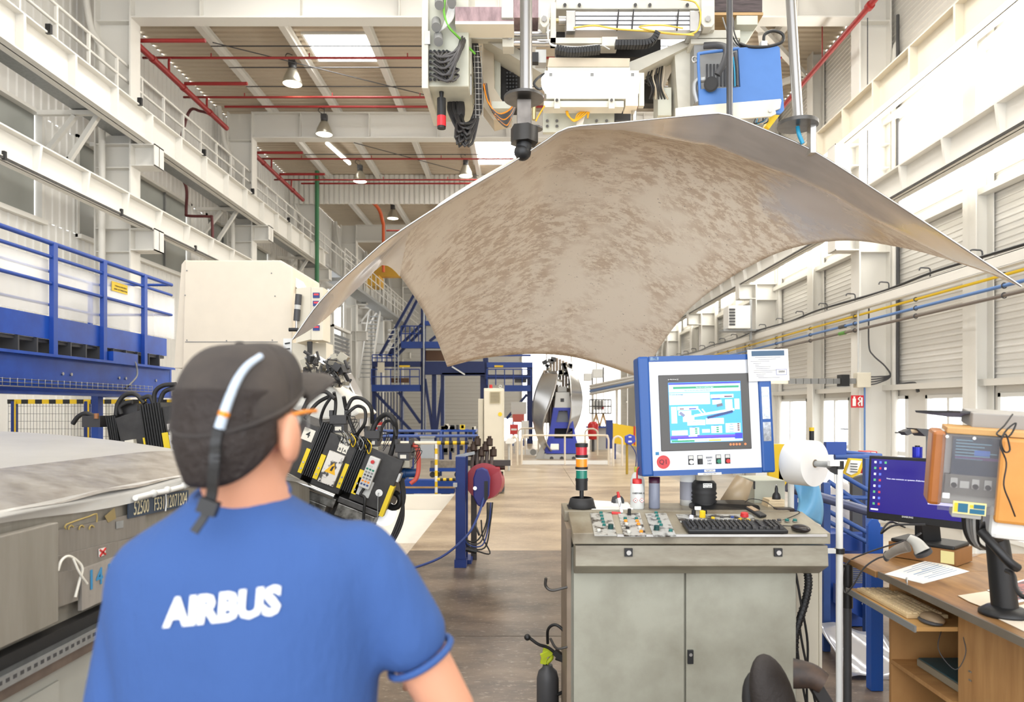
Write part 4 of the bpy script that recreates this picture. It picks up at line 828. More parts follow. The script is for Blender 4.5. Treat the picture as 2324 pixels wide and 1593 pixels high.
for k in range(5):
    b = B(); pb(b, 1742+k, 1781, 1150-k*4, 1153-k*4, 3.66+k*.004, .1); b.obj('card_stack', mat('buff_card', (216, 196, 160), .7), pp)
nz = thing('nozzle', 'small black nozzle standing on the card pad', 'nozzle', P(1762, 1134, 3.68))
q = P(1762, 1134, 3.70); B().lathe([(0, -.01), (.022, -.01), (.022, .015), (.018, .03), (.009, .04), (.008, .06), (.004, .075), (0, .076)], q, n=14).obj('body', BLACK, nz); B().ball(q+V((0, 0, .076)), .005).obj('tip', STEEL, nz)
# beige box and cardboard tube behind
bb = thing('beige_box', 'pale grey metal box standing behind the console shelf', 'box', P(1745, 1150, 3.9))
b = B(); pb(b, 1712, 1782, 1090, 1165, 3.86, .28); b.obj('housing', mat('box_green_grey', (200, 202, 184), .45, var=.04), bb, .004); b = B(); pb(b, 1711, 1714, 1092, 1110, 3.855, .01); b.obj('hinge', BLACK, bb)
tb = thing('cardboard_cone', 'tan cone-shaped shade leaning behind the console', 'tube', P(1690, 1140, 3.8))
b = B(); a, c = P(1660, 1150, 3.83), P(1690, 1086, 3.83); b.cyl(a, c, .068, 24, .047, cap=False); b.obj('wall', mat('tan_card', (190, 168, 136), .35, var=.1), tb, solid=.003)
# ---- rubber bellows foot and HMI
RX = 1598
ft = B()
hm = thing('control_screen', 'blue framed control panel with touch screen on rubber bellows foot', 'control panel', sh_at(RX, 3.66))
q = sh_at(RX, 3.68)
B().lathe([(.0, 0), (.065, 0), (.065, .01), (.058, .02), (.066, .03), (.058, .04), (.066, .05), (.058, .06), (.066, .07), (.06, .08), (.063, .095), (.062, .12), (.05, .135), (.04, .138)], q, n=26).obj('bellows', RUBBER, hm)
B().cyl(q+V((0, 0, .13)), q+V((0, 0, .2)), .04, 18).obj('neck', BEIGE, hm)
b = B(); pb(b, RX-2, RX+18, 1097, 1107, 3.614, .004); b.obj('bellows_label', PAPER, hm)
text('Poste A33', .009, P(RX+8, 1100, 3.612), FACE, DGREY, 'label_text', hm); text('Tare 3010', .009, P(RX+8, 1105, 3.612), FACE, DGREY, 'label_text', hm)
HD = 3.58; HT = Matrix.Translation(P(1601, 940, HD)) @ Euler((math.radians(-3), math.radians(-1.6), math.radians(3))).to_matrix().to_4x4()
def hb(x0, x1, y0, y1, d0, d1):
    "box in panel pixels about (1601, 940); d toward the viewer is negative"
    k = HD/F_PX; b = B(); b.T = HT; return b.bx((x0-1601)*k, (x1-1601)*k, d0, d1, -(y1-940)*k, -(y0-940)*k)
def hp(x, y, d): return HT @ V(((x-1601)*HD/F_PX, d, -(y-940)*HD/F_PX))
HR = HT.to_3x3() @ FACE
HBL = mat('hmi_blue', (22, 78, 150), .35)
hb(1457, 1746, 806, 1076, .0, .1).obj('housing', HBL, hm, .004)
for x0, x1 in ((1449, 1475), (1724, 1754)): hb(x0, x1, 806, 1076, -.02, .1).obj('side_extrusion', HBL, hm, .01)
hb(1475, 1724, 806, 818, -.012, .0).obj('top_bar', HBL, hm); hb(1475, 1724, 1064, 1076, -.012, .0).obj('bottom_bar', HBL, hm)
hb(1475, 1724, 818, 1064, -.008, .0).obj('front_plate', mat('hmi_plate', (214, 216, 220), .4, .2), hm)
hb(1495, 1702, 849, 1021, -.016, -.008).obj('screen_bezel', mat('hmi_bezel', (78, 76, 74), .45), hm, .003)
SX0, SX1, SY0, SY1 = 1517, 1681, 868, 1002
def em(n, c, s=.55): return mat('screen_'+n, c, .3, emit=s)
scr = hb(SX0-1, SX1+1, SY0-1, SY1+1, -.0175, -.016).obj('screen', em('blue', (60, 150, 236)), hm)
def sq(x0, x1, y0, y1, m, lay=0): hb(SX0+x0*(SX1-SX0), SX0+x1*(SX1-SX0), SY0+y0*(SY1-SY0), SY0+y1*(SY1-SY0), -.0185-lay*.0008, -.0176-lay*.0008).obj('screen_field', m, scr)
PALEB, WH, GR, PU, NV_, YG, DKB = em('pale', (178, 222, 246)), em('white', (225, 238, 250)), em('green', (30, 130, 90)), em('purple', (90, 60, 190)), em('navy', (50, 50, 190)), em('lime', (200, 230, 60)), em('ink', (40, 60, 110), .3)
sq(0, 1, 0, .03, NV_); sq(0, 1, .03, .16, PALEB); sq(.06, .98, .065, .1, GR, 1); sq(.0, .57, .17, .37, PALEB); sq(.58, .9, .21, .27, WH); sq(.6, .71, .275, .29, NV_, 1); sq(.77, .88, .235, .26, em('darkred', (90, 70, 90)), 1)
sq(.6, .73, .3, .38, PALEB); sq(.78, .88, .3, .46, WH); sq(.91, .98, .29, .47, PALEB); sq(.02, .1, .4, .68, PALEB); sq(.11, .4, .4, .46, WH); sq(.27, .37, .43, .45, NV_, 1); sq(.14, .2, .43, .45, em('darkred', 0), 1)
sq(.12, .3, .47, .55, PALEB); sq(.18, .34, .55, .66, PALEB); sq(.24, .49, .63, .72, WH); sq(.5, .75, .61, .71, WH); sq(.27, .4, .76, .88, WH); sq(.57, .72, .74, .86, WH); sq(.44, .55, .79, .85, PALEB); sq(.77, .98, .7, .86, PALEB); sq(.02, .24, .8, .88, WH)
for k in range(3): sq(.34, .375, .77+k*.035, .795+k*.035, GR, 1); sq(.64, .675, .755+k*.035, .78+k*.035, GR, 1)
for k in range(4): sq(.935, .965, .705+k*.034, .73+k*.034, em('maroon', (110, 60, 50)), 1)
sq(0, 1, .89, .93, PU); sq(0, 1, .925, .945, NV_); sq(.9, 1, .87, .96, NV_, 1); sq(.1, .89, .945, .965, WH); sq(0, 1, .965, 1, PALEB); sq(.01, .33, .966, .995, GR, 1); sq(.53, .7, .966, .992, YG, 1); sq(.25, .37, .885, .91, PALEB, 1)
def sl(p0, p1, w_, m, name='screen_line', lay=2): 
    f = lambda p: hp(SX0+p[0]*(SX1-SX0), SY0+p[1]*(SY1-SY0), -.0186-lay*.0008)
    B().bar(f(p0), f(p1), .0008, w_, (0, 0, 1)).obj(name, m, scr)
sl((.34, .56), (.9, .47), .012, WH); sl((.4, .45), (.46, .54), .006, WH); sl((.45, .45), (.5, .53), .006, WH); sl((.52, .6), (.88, .5), .012, DKB)
for k in range(14): sl((.53+k*.025, .57-k*.007), (.535+k*.025, .63-k*.007), .0015, DKB)
sl((.14, .5), (.2, .56), .014, em('greyblue', (110, 110, 140))); sl((.66, .4), (.74, .38), .014, em('greydark', (90, 90, 100)))
text('Fin cycle de formage', .0085, hp(SX0+.1*(SX1-SX0), SY0+.195*(SY1-SY0), -.0205), HR, DKB, 'screen_text', scr); text('Vous etes en mode forme ligne', .007, hp(SX0+.5*(SX1-SX0), SY0+.083*(SY1-SY0), -.0205), HR, WH, 'screen_text', scr)
text('Fichier  Vue  Aide   Etuves  Mesures  Recette  Mise  Maintenance', .0052, hp(SX0+.4*(SX1-SX0), SY0+.13*(SY1-SY0), -.0205), HR, DKB, 'screen_text', scr)
for (u, v, t) in ((.36, .655, 'Palonnier centre'), (.62, .635, 'Palonnier mobile'), (.33, .75, 'Mors fixe'), (.64, .735, 'Mors mobile'), (.85, .72, 'Defaut'), (.85, .76, 'Cycle auto'), (.85, .8, 'Etalonnage'), (.85, .84, 'Vitesse fin')): text(t, .005, hp(SX0+u*(SX1-SX0), SY0+v*(SY1-SY0), -.0205), HR, DKB, 'screen_text', scr)
# bezel details, buttons, stickers
for k, x in enumerate((1653, 1660, 1667, 1674, 1687)): B().cyl(hp(x, 1010, -.016), hp(x, 1010, -.019), .006, 12).obj('bezel_button', mat('bezel_orange', (230, 130, 80), .4, emit=.15), hm)
hb(1516, 1539, 857, 863, -.0168, -.0158).obj('maker_badge', BLACK, hm); text('B PROFACE', .0105, hp(1528, 860, -.0172), HR, PLWHITE, 'badge_text', hm)
for x, m in ((1562, PLWHITE), (1583, BLACK), (1625, GREENP), (1646, REDP)):
    q = hb(x-6, x+6, 1032, 1053, -.0105, -.008).obj('button_frame', BLACK, hm); hb(x-5, x+5, 1033, 1040, -.0112, -.0105).obj('legend_plate', LGREY, q); B().cyl(hp(x, 1047, -.0105), hp(x, 1047, -.021), .0105, 16).obj('push_button', m, q)
text('SAP', .013, hp(1604, 1045, -.009), HR, DGREY, 'plate_text', hm); text('7484', .012, hp(1604, 1052, -.009), HR, DGREY, 'plate_text', hm)
for k in range(9): hb(1597+k*1.6, 1598+k*1.6 - (k % 2)*.3, 1036, 1040, -.0092, -.008).obj('barcode_bar', DGREY, hm)
q = hb(1482, 1516, 1030, 1062, -.0092, -.008).obj('sticker', PAPER, hm); B().cyl(hp(1499, 1045, -.009), hp(1499, 1045, -.0102), .034, 30).obj('red_disc', mat('sticker_red', (196, 60, 62), .5), q); text('Q1', .034, hp(1499, 1045, -.0108), HR, mat('sticker_ink', (70, 20, 30), .5), 'sticker_text', q)
hb(1482, 1490, 1022, 1029, -.0092, -.008).obj('blue_sticker', mat('sticker_blue', (40, 120, 170), .5), hm)
for x0, x1, y0, y1 in ((1591, 1616, 1065, 1070), (1576, 1630, 1072, 1077)): hb(x0, x1, y0, y1, -.0135, -.012).obj('label_strip', PAPER, hm)
text('Pupitre A33', .008, hp(1603, 1067.5, -.0142), HR, DGREY, 'strip_text', hm); text('zone de presse 3307', .008, hp(1603, 1074.5, -.0142), HR, DGREY, 'strip_text', hm)
hb(1478, 1497, 808, 815, -.0135, -.012).obj('worn_sticker', mat('worn_sticker', (150, 176, 196), .5, col2=(40, 80, 130), scale=60), hm)
for y0, y1 in ((882, 955), (962, 1005)): hb(1729, 1747, y0, y1, -.0215, -.0205).obj('foil_sticker', mat('worn_foil', (186, 190, 196), .25, .7, var=.4, scale=60), hm)
q = hb(1700, 1794, 797, 869, -.028, -.0265).obj('notice_sheet', PAPER, hm, label='white printed notice taped to the top corner')
hb(1709, 1785, 800, 812, -.0288, -.028).obj('notice_header', mat('notice_blue', (54, 84, 112), .4), q)
for k, (x0, x1) in enumerate(((1716, 1776), (1724, 1766), (1706, 1750), (1712, 1730), (1716, 1726), (1716, 1752), (1718, 1750), (1712, 1775), (1712, 1756), (1718, 1740), (1718, 1736), (1722, 1772))): hb(x0, x1, 815+k*4.2, 816+k*4.2, -.0286, -.028).obj('print_line', mat('print_grey', (120, 120, 126), .6), q)
hb(1764, 1789, 843, 856, -.0286, -.028).obj('code_frame', mat('print_blue', (70, 80, 150), .5), q); hb(1765, 1788, 844, 855, -.029, -.0284).obj('code_field', PAPER, q)
for k in range(8): hb(1770+k*1.8, 1771+k*1.8, 846, 851, -.0296, -.029).obj('barcode_bar', BLACK, q)
# side hoses and the cabinet right of the console
sc = thing('side_cabinet', 'narrow beige cabinet beside the console with hoses in front', 'cabinet', (1.43, 3.75, 0))
B().bx(1.315, 1.47, 3.5, 3.9, 0, .84).obj('body', BEIGE, sc, .004); B().bx(1.46, 1.474, 3.49, 3.5, .02, .82).obj('edge_strip', BEIGE, sc); B().cyl((1.385, 3.5, .25), (1.385, 3.497, .25), .024, 20).obj('round_sticker', PLWHITE, sc)
hs = thing('ribbed_hose', 'black ribbed hose hanging in front of the beige cabinet', 'hose', (1.33, 3.4, .3))
hp_ = catmull([(1.345, 3.36, .86), (1.35, 3.35, .78), (1.33, 3.35, .68), (1.29, 3.35, .55), (1.28, 3.35, .42), (1.25, 3.35, .3), (1.2, 3.34, .2), (1.13, 3.33, .02)], 12)
B().tube(hp_, .017, 10, raw=True).obj('tube', BLACK, hs)
rg = B()
for i in range(0, len(hp_)-1, 2): rg.ring(hp_[i], hp_[i+1]-hp_[i], .017, .0035, 12, 5)
rg.obj('ribbing', RUBBER, hs)
for k, c in enumerate(([(1.28, 3.33, .85), (1.31, 3.34, .7), (1.35, 3.36, .5), (1.35, 3.37, .3), (1.36, 3.38, .05)], [(1.3, 3.34, .6), (1.33, 3.35, .45), (1.39, 3.36, .2), (1.42, 3.37, .02)], [(1.29, 3.34, .5), (1.31, 3.34, .35), (1.35, 3.35, .15), (1.36, 3.36, .02)])):
    tag(B().tube(c, .0055, 6).obj('black_cable', BLACK), 'thin black cable before the beige cabinet, %s' % ['thickest and leftmost at the top', 'slanting farthest right', 'starting lowest'][k], 'cable')
# ================================================================ DESK ON THE RIGHT
OAK = mat('worn_oak_top', (170, 128, 76), .45, col2=(120, 84, 46), scale=3, stretch=(6, 1, 1), ramp=(.3, .7))
OAKL = mat('oak_panel', (196, 150, 96), .5, col2=(164, 118, 70), scale=3, stretch=(1, 6, .6), ramp=(.3, .7))
PLY = mat('plywood_edge', (206, 160, 98), .5, var=.15, scale=4, stretch=(1, 1, 10))
EDGE = mat('grey_edge_band', (116, 106, 92), .5, var=.2)
TZ = .85
dk = thing('wooden_desk', 'worn wooden desk with open shelves and pull-out keyboard tray', 'desk', (2.1, 2.8, 0))
B().bx(1.67, 2.75, 1.7, 3.315, TZ-.03, TZ).obj('table_top', OAK, dk, .003); B().bx(1.662, 1.67, 1.7, 3.315, TZ-.03, TZ).obj('front_edge', EDGE, dk)
B().bx(1.66, 2.75, 3.335, 3.74, TZ-.035, TZ-.004).obj('side_table_top', OAK, dk, .003)
B().bx(1.8, 1.82, 1.8, 2.9, 0, TZ-.03).obj('front_panel', OAKL, dk)
for y in (2.86, 2.87): 
    for z in (.555, .52): B().cyl((1.8, y-.02, z), (1.797, y-.02, z), .004, 8).obj('screw', STEEL, dk)
B().bx(1.8, 2.6, 2.9, 2.925, 0, TZ-.03).obj('partition', OAKL, dk); B().bx(1.78, 2.6, 3.42, 3.44, 0, TZ-.035).obj('end_panel', OAKL, dk)
for z in (.4, .17): B().bx(1.78, 2.6, 2.925, 3.42, z-.02, z).obj('shelf', OAKL, dk)
B().bx(2.58, 2.6, 2.925, 3.42, 0, TZ-.03).obj('back_panel', mat('shadow_board', (120, 88, 56), .6), dk)  # shade of the shelf recess put into a darker board tone
tr = B().bx(1.63, 2.05, 2.93, 3.56, .69, .708).obj('keyboard_tray', PLY, dk); B().bx(1.622, 1.63, 2.93, 3.56, .685, .712).obj('tray_edge', GREY, tr)
B().cyl((1.65, 3.6, 0), (1.65, 3.6, .73), .02, 14).obj('table_leg', DGREY, dk); B().cyl((1.65, 3.6, .6), (1.65, 3.6, .82), .026, 14).obj('leg_sleeve', BLACK, dk)
# keyboard and mouse on the tray
kb2 = thing('keyboard', 'yellowed beige keyboard on the desk tray', 'keyboard', (1.75, 3.26, .708))
YB_ = mat('yellowed_plastic', (212, 186, 142), .5, var=.1, scale=20)
B().bx(1.65, 1.83, 3.04, 3.5, .709, .727).obj('case', YB_, kb2, .004); kk = None
for r_ in range(6):
    for c_ in range(20):
        x, y = 1.668+r_*.026, 3.06+c_*.0217
        if kk is None: kk = B().box((x, y, .73), (.019, .017, .007), taper=.8).obj('key', mat('yellowed_key', (222, 198, 156), .5), kb2)
        else: share(kk, 'key', [(x-1.668, y-3.06, 0)], kb2)
m3 = thing('mouse', 'dusty grey-beige mouse on the desk tray', 'mouse', (1.73, 2.98, .708)); B().ball((1.73, 2.99, .726), .042, 18, 10, (1.0, 1.5, .6)).obj('shell', mat('dusty_mouse', (150, 128, 100), .45), m3)
B().ball((1.72, 2.985, .718), .043, 16, 8, (1.0, 1.5, .3)).obj('base', DGREY, m3); B().tube([(1.75, 3.03, .715), (1.8, 3.03, .7), (1.72, 2.93, .62), (1.76, 2.88, .55), (1.79, 2.86, .62), (1.8, 2.89, .68)], .002, 5).obj('cable', DGREY, m3)
bkk = thing('book', 'thick teal-covered book lying on the desk shelf', 'book', (2.0, 3.15, .4)); B().bx(1.86, 2.2, 2.96, 3.33, .401, .44).obj('cover', mat('teal_cover', (52, 84, 92), .5), bkk, .003); B().bx(1.852, 1.86, 2.965, 3.325, .405, .436).obj('page_block', mat('page_buff', (150, 140, 120), .7), bkk)
fo = thing('folder', 'grey folder lying on the lowest desk shelf', 'folder', (2.0, 3.05, .17)); B().bx(1.83, 2.1, 2.95, 3.2, .172, .185).obj('cover', mat('folder_grey', (150, 142, 132), .6), fo); B().bx(1.825, 2.09, 2.955, 3.195, .176, .182).obj('sheets', PAPER, fo)
# barcode scanner
bs = thing('barcode_scanner', 'grey handheld barcode scanner lying on the desk', 'scanner', P(2050, 1262, 3.25))
a, c, d = P(2012, 1262, 3.2)+V((0, 0, .0)), P(2060, 1240, 3.12), P(2083, 1236, 3.1)
B().tube([a, a.lerp(c, .5)+V((0, 0, .006)), c], .022, 12, rs=(.017, .025)).obj('handle', mat('scanner_grip', (140, 132, 122), .45, var=.2, scale=20), bs)
B().ball(a, .021, 12, 8, (.7, .7, 1.2)).obj('end_cap', DGREY, bs)
B().tube([P(2062, 1220, 3.12), P(2080, 1232, 3.1), P(2094, 1252, 3.08)], .026, 12, rs=(.017, .034)).obj('head', mat('scanner_head', (186, 184, 176), .4), bs)
B().cyl(P(2093, 1250, 3.08), P(2097, 1257, 3.08), .037, 18).obj('window', DGREY, bs)
B().tube([a, P(1990, 1268, 3.25), P(1960, 1290, 3.3), P(1935, 1330, 3.4), P(1918, 1345, 3.5), P(1912, 1310, 3.55), P(1925, 1275, 3.6), P(1980, 1250, 3.5), P(2060, 1225, 3.3), P(2090, 1210, 3.2)], .004, 6).obj('cable', DGREY, bs)
# papers
def sheet(name, lab, px, m, z, th=.0015, cat='paper'):
    r = []
    for x, y in px:
        d = (EYE-z)*F_PX/(y-VPY); r.append(V(((x-VPX)*d/F_PX, d, z)))
    t = thing(name, lab, cat, r[0]); B().prism(r, (0, 0, th)).obj('page', m, t); return t, r
t, r = sheet('form_sheet', 'printed form with blue lines on the desk edge', [(2008, 1303), (2110, 1270), (2200, 1297), (2095, 1325)], PAPER, TZ+.001)
for k in range(9):
    f0, f1 = r[1].lerp(r[2], .1+k*.09), r[0].lerp(r[3], .1+k*.09); B().bar(f0.lerp(f1, .12)+V((0, 0, .003)), f0.lerp(f1, .75 if k % 3 else .5)+V((0, 0, .003)), .006 if k in (3, 4) else .0025, .0008).obj('print_line', mat('form_blue', (150, 176, 204), .6), t)
q = P(2059, 1288, 3.05); q.z = TZ+.003; B().tube([q, q+V((0, 0, .012)), q+V((0, .004, .03)), q+V((0, .01, .012))], .003, 6).obj('binder_clip', STEEL, t)
t, r = sheet('magazine', 'dark photo-printed leaflet under papers at the desk edge', [(2240, 1340), (2324, 1315), (2420, 1345), (2310, 1368)], PAPER, TZ+.001)
B().prism([r[0].lerp(r[2], .1)+V((0, 0, .002)), r[1].lerp(r[3], .1)+V((0, 0, .002)), r[2].lerp(r[0], .1)+V((0, 0, .002)), r[3].lerp(r[1], .1)+V((0, 0, .002))], (0, 0, .001)).obj('printed_picture', mat('print_photo', (170, 90, 80), .4, col2=(40, 40, 60), scale=30, ramp=(.45, .55)), t)
sheet('paper_sheet', 'cream paper sheet with torn edge left of the leaflet', [(2174, 1352), (2240, 1342), (2300, 1368), (2250, 1385), (2200, 1366)], mat('cream_paper', (226, 210, 186), .7), TZ+.003)
sheet('plan_sheet', 'folded plan sheet at the right picture edge on the desk', [(2245, 1395), (2330, 1370), (2480, 1420), (2380, 1460)], mat('plan_paper', (236, 224, 206), .7), TZ+.001)
t, r = sheet('plastic_sleeve', 'clear plastic sleeve curling on the desk by the screen foot', [(2150, 1262), (2200, 1240), (2240, 1252), (2190, 1270)], CLEAR, TZ+.002, .002)
# ---- desktop monitor
ML, MR, MS = V((1.826, 3.75, 0)), V((1.826+.63*.535, 3.75-.78*.535, 0)), 1.093; t_ = (MR-ML).normalized(); nrm = V((-t_.y*-1, 0, 0)); nrm = V((t_.y, -t_.x, 0))
if nrm.y > 0: nrm = -nrm
up = (V((0, 0, 1))+nrm*-.1).normalized()
MM = Matrix((t_, -nrm, up)).transposed().to_4x4(); MM.translation = (ML+MR)/2+V((0, 0, 1.199))
def mb(x0, x1, z0, z1, d0, d1): b = B(); b.T = MM; return b.bx(x0*MS, x1*MS, d0, d1, z0*MS, z1*MS)
mo = thing('desktop_monitor', 'black flat monitor with navy desktop on the wooden desk', 'monitor', (1.85, 3.2, TZ))
mb(-.245, .245, -.152, .152, 0, .035).obj('case', BLACK, mo, .004)
sc_ = mb(-.232, .232, -.118, .138, -.002, .0).obj('screen', mat('desktop_navy', (34, 26, 110), .2, emit=.55), mo)
for k in range(8):
    for c_ in range(3 if k < 2 else 2):
        x, z = -.212+c_*.024, .122-k*.0285; mb(x-.005, x+.005, z-.005, z+.006, -.0035, -.002).obj('icon', [mat('icon_white', (220, 220, 235), .4, emit=.5), mat('icon_red', (180, 60, 80), .4, emit=.4), mat('icon_green', (90, 170, 120), .4, emit=.4), mat('icon_blue', (90, 110, 230), .4, emit=.5)][(k*2+c_*3) % 4], sc_)
mb(.03, .2, -.055, .105, -.0035, -.002).obj('app_window', mat('window_lilac', (190, 186, 240), .4, emit=.6), sc_); mb(.03, .2, .092, .105, -.0045, -.0034).obj('title_bar', mat('title_blue', (90, 90, 200), .4, emit=.5), sc_)
mb(-.225, -.19, -.108, -.1, -.0035, -.002).obj('task_bar_field', mat('icon_white', 0), sc_)
MT = MM.to_3x3() @ FACE
text("Vous etes connecte au systeme d'information", .011, MM @ V((-.07, -.004, .052)), MT, mat('icon_white', 0), 'screen_text', sc_); text('SAMSUNG', .012, MM @ V((-.06, -.002, -.136)), MT, LGREY, 'maker_text', mo, bold=.0004)
c0 = (ML+MR)/2+nrm*-.1
B().bar(c0+V((0, 0, .94)), c0+nrm*.05+V((0, 0, 1.14)), .09, .05, (0, 1, 0)).obj('stand_neck', BLACK, mo); b = B(); b.T = Matrix.Translation(V((c0.x, c0.y, .936))) @ MM.to_3x3().to_4x4(); b.box((0, 0, 0), (.3, .2, .018)); b.obj('stand_base', BLACK, mo, .006)
B().tube([c0+V((-.1, .05, 1.0)), P(2020, 1185, 3.45), P(2000, 1210, 3.4), P(2030, 1192, 3.35), P(2100, 1190, 3.3)], .005, 6).obj('cable', BLACK, mo)
rs_ = thing('wooden_riser', 'low wooden box that carries the desktop monitor', 'box', (c0.x, c0.y, TZ)); b = B(); b.T = Matrix.Translation(V((c0.x, c0.y, .888))) @ Matrix((t_, -nrm, V((0, 0, 1)))).transposed().to_4x4(); b.box((0, .0, 0), (.32, .2, .075)); b.obj('box', mat('brown_box', (150, 104, 58), .5, var=.2), rs_)
b = B(); b.T = Matrix.Translation(V((c0.x, c0.y, .888))) @ Matrix((t_, -nrm, V((0, 0, 1)))).transposed().to_4x4(); b.box((.12, -.102, 0), (.06, .003, .06)); b.obj('yellow_label', mat('label_cream', (226, 214, 150), .6), rs_)
# ---- swivel terminal with wooden wings
SD = 2.55; TT = Matrix.Translation(P(2190, 1070, SD)) @ (rotm(0, 0, -24) @ rotm(4, 3.5, 0)).to_4x4()
def tb_(x0, x1, y0, y1, d0, d1):
    k = SD/F_PX; b = B(); b.T = TT; return b.bx((x0-2190)*k, (x1-2190)*k, d0, d1, -(y1-1070)*k, -(y0-1070)*k)
tm = thing('swivel_terminal', 'terminal screen boxed in plywood wings behind clear acrylic', 'terminal', P(2270, 1290, 2.5))
tb_(2140, 2330, 980, 1150, .02, .12).obj('housing', LGREY, tm, .006); scn = tb_(2162, 2262, 992, 1078, .0, .02).obj('screen', mat('terminal_screen', (44, 58, 78), .25, emit=.04), tm)
for k in range(7): tb_(2168, 2200+(k*37) % 50, 998+k*7, 1000+k*7, -.002, .0).obj('screen_line', mat('terminal_text', (120, 160, 180), .4, emit=.15), scn)
tb_(2168, 2255, 1036, 1042, -.002, .0).obj('screen_line', mat('terminal_purple', (90, 60, 110), .4, emit=.12), scn); tb_(2205, 2235, 1020, 1032, -.002, 0).obj('screen_field', mat('terminal_blue', (70, 110, 190), .4, emit=.15), scn)
tb_(2152, 2270, 1078, 1125, .0, .02).obj('button_panel', mat('terminal_grey', (120, 118, 114), .5), tm)
for x in (2170, 2212, 2236): q = tb_(x-7, x+7, 1086, 1108, -.004, .0).obj('button_frame', LGREY, tm); b = B(); b.T = TT; k = SD/F_PX; b.cyl(((x-2190)*k, -.004, -(1102-1070)*k), ((x-2190)*k, -.014, -(1102-1070)*k), .009, 12); b.obj('push_button', BLACK, q)
tb_(2182, 2200, 1092, 1108, -.002, .0).obj('plate', LGREY, tm)
WINGL = mat('varnished_ply', (186, 116, 48), .35, col2=(150, 86, 32), scale=3, stretch=(1, 1, .5), ramp=(.3, .7)); WINGR = mat('varnished_ply_light', (222, 158, 80), .35, col2=(200, 134, 60), scale=3, ramp=(.3, .7))
tb_(2118, 2146, 980, 1150, -.035, .11).obj('left_wing', WINGL, tm, .012); tb_(2248, 2330, 985, 1175, -.05, -.02).obj('right_board', WINGR, tm, .012); tb_(2146, 2340, 970, 984, -.03, .12).obj('top_board', PLY, tm, .003)
tb_(2138, 2252, 985, 1158, -.045, -.041).obj('acrylic_cover', mat('dusty_acrylic', (150, 146, 146), .1, alpha=.16), tm)
for x, y in ((2146, 990), (2198, 990)): 
    b = B(); b.T = TT; k = SD/F_PX; b.cyl(((x-2190)*k, -.045, -(y-1070)*k), ((x-2190)*k, -.05, -(y-1070)*k), .006, 10); b.obj('screw', STEEL, tm)
tb_(2146, 2160, 1118, 1130, -.047, -.045).obj('sticker', PAPER, tm)
q = tb_(2168, 2232, 1134, 1162, -.047, -.04).obj('legend_frame', mat('label_cream', 0), tm)
for x0, x1, y0, y1, m in ((2171, 2177, 1138, 1158, YELLOW), (2178, 2197, 1138, 1158, mat('legend_teal', (30, 100, 130), .4)), (2201, 2207, 1140, 1146, YELLOW), (2208, 2229, 1138, 1147, MATS['legend_teal']), (2201, 2229, 1149, 1159, MATS['legend_teal'])): tb_(x0, x1, y0, y1, -.049, -.0465).obj('legend_field', m, q)
tb_(2170, 2228, 1160, 1176, -.01, .06).obj('lower_housing', LGREY, tm, .004)
tb_(2245, 2345, 1140, 1215, -.02, .14).obj('white_casing', PLWHITE, tm, .02)
tb_(2200, 2345, 938, 972, .05, .3).obj('top_case', mat('grey_metal_case', (150, 146, 140), .5, var=.05), tm, .004)
b = B(); b.prism([P(2178, 932, 2.62), P(2420, 948, 2.62), P(2420, 956, 2.62), P(2262, 948, 2.62), P(2180, 937, 2.62)], (0, .3, 0)); b.obj('top_tray', DGREY, tm)
B().tube([P(2298, 940, 2.5), P(2280, 965, 2.45), P(2262, 985, 2.42), P(2290, 990, 2.4), P(2306, 960, 2.4), P(2285, 975, 2.4), P(2272, 1000, 2.38), P(2280, 1025, 2.38), P(2292, 1020, 2.38), P(2282, 985, 2.38), P(2270, 1010, 2.37), P(2284, 1050, 2.37), P(2278, 1100, 2.37), P(2292, 1140, 2.37), P(2304, 1172, 2.38)], .0028, 6).obj('cable', BLACK, tm)
# foot of the terminal
FX = P(2262, 1275, 2.62)
B().lathe([(0, 0), (.085, 0), (.085, .012), (.06, .03), (.04, .035)], V((FX.x+.03, FX.y, TZ)), n=24).obj('foot', BLACK, tm)
B().tube([V((FX.x+.03, FX.y, TZ+.03)), P(2265, 1240, 2.62), P(2256, 1200, 2.62), P(2256, 1170, 2.64)], .035, 12, rs=(.045, .03)).ball(P(2254, 1205, 2.6), .045).obj('arm', BLACK, tm); B().tube([P(2225, 1205, 2.55), P(2262, 1245, 2.5), P(2290, 1275, 2.48), P(2310, 1290, 2.48)], .016, 8).obj('lever', BLACK, tm)
for k in range(5): B().tube([P(2186+k*8, 1172, 2.6), P(2190+k*7, 1205, 2.62), P(2204+k*4, 1232, 2.65), P(2225+k*3, 1245, 2.68)], .007, 6).obj('cable', [BLACK, GREY, GREY, LGREY, BLACK][k], tm)
B().tube([P(2284, 1295, 2.5), P(2300, 1305, 2.45), P(2306, 1335, 2.4), P(2324, 1355, 2.35), P(2370, 1365, 2.3)], .008, 7).obj('cable', BLACK, tm)
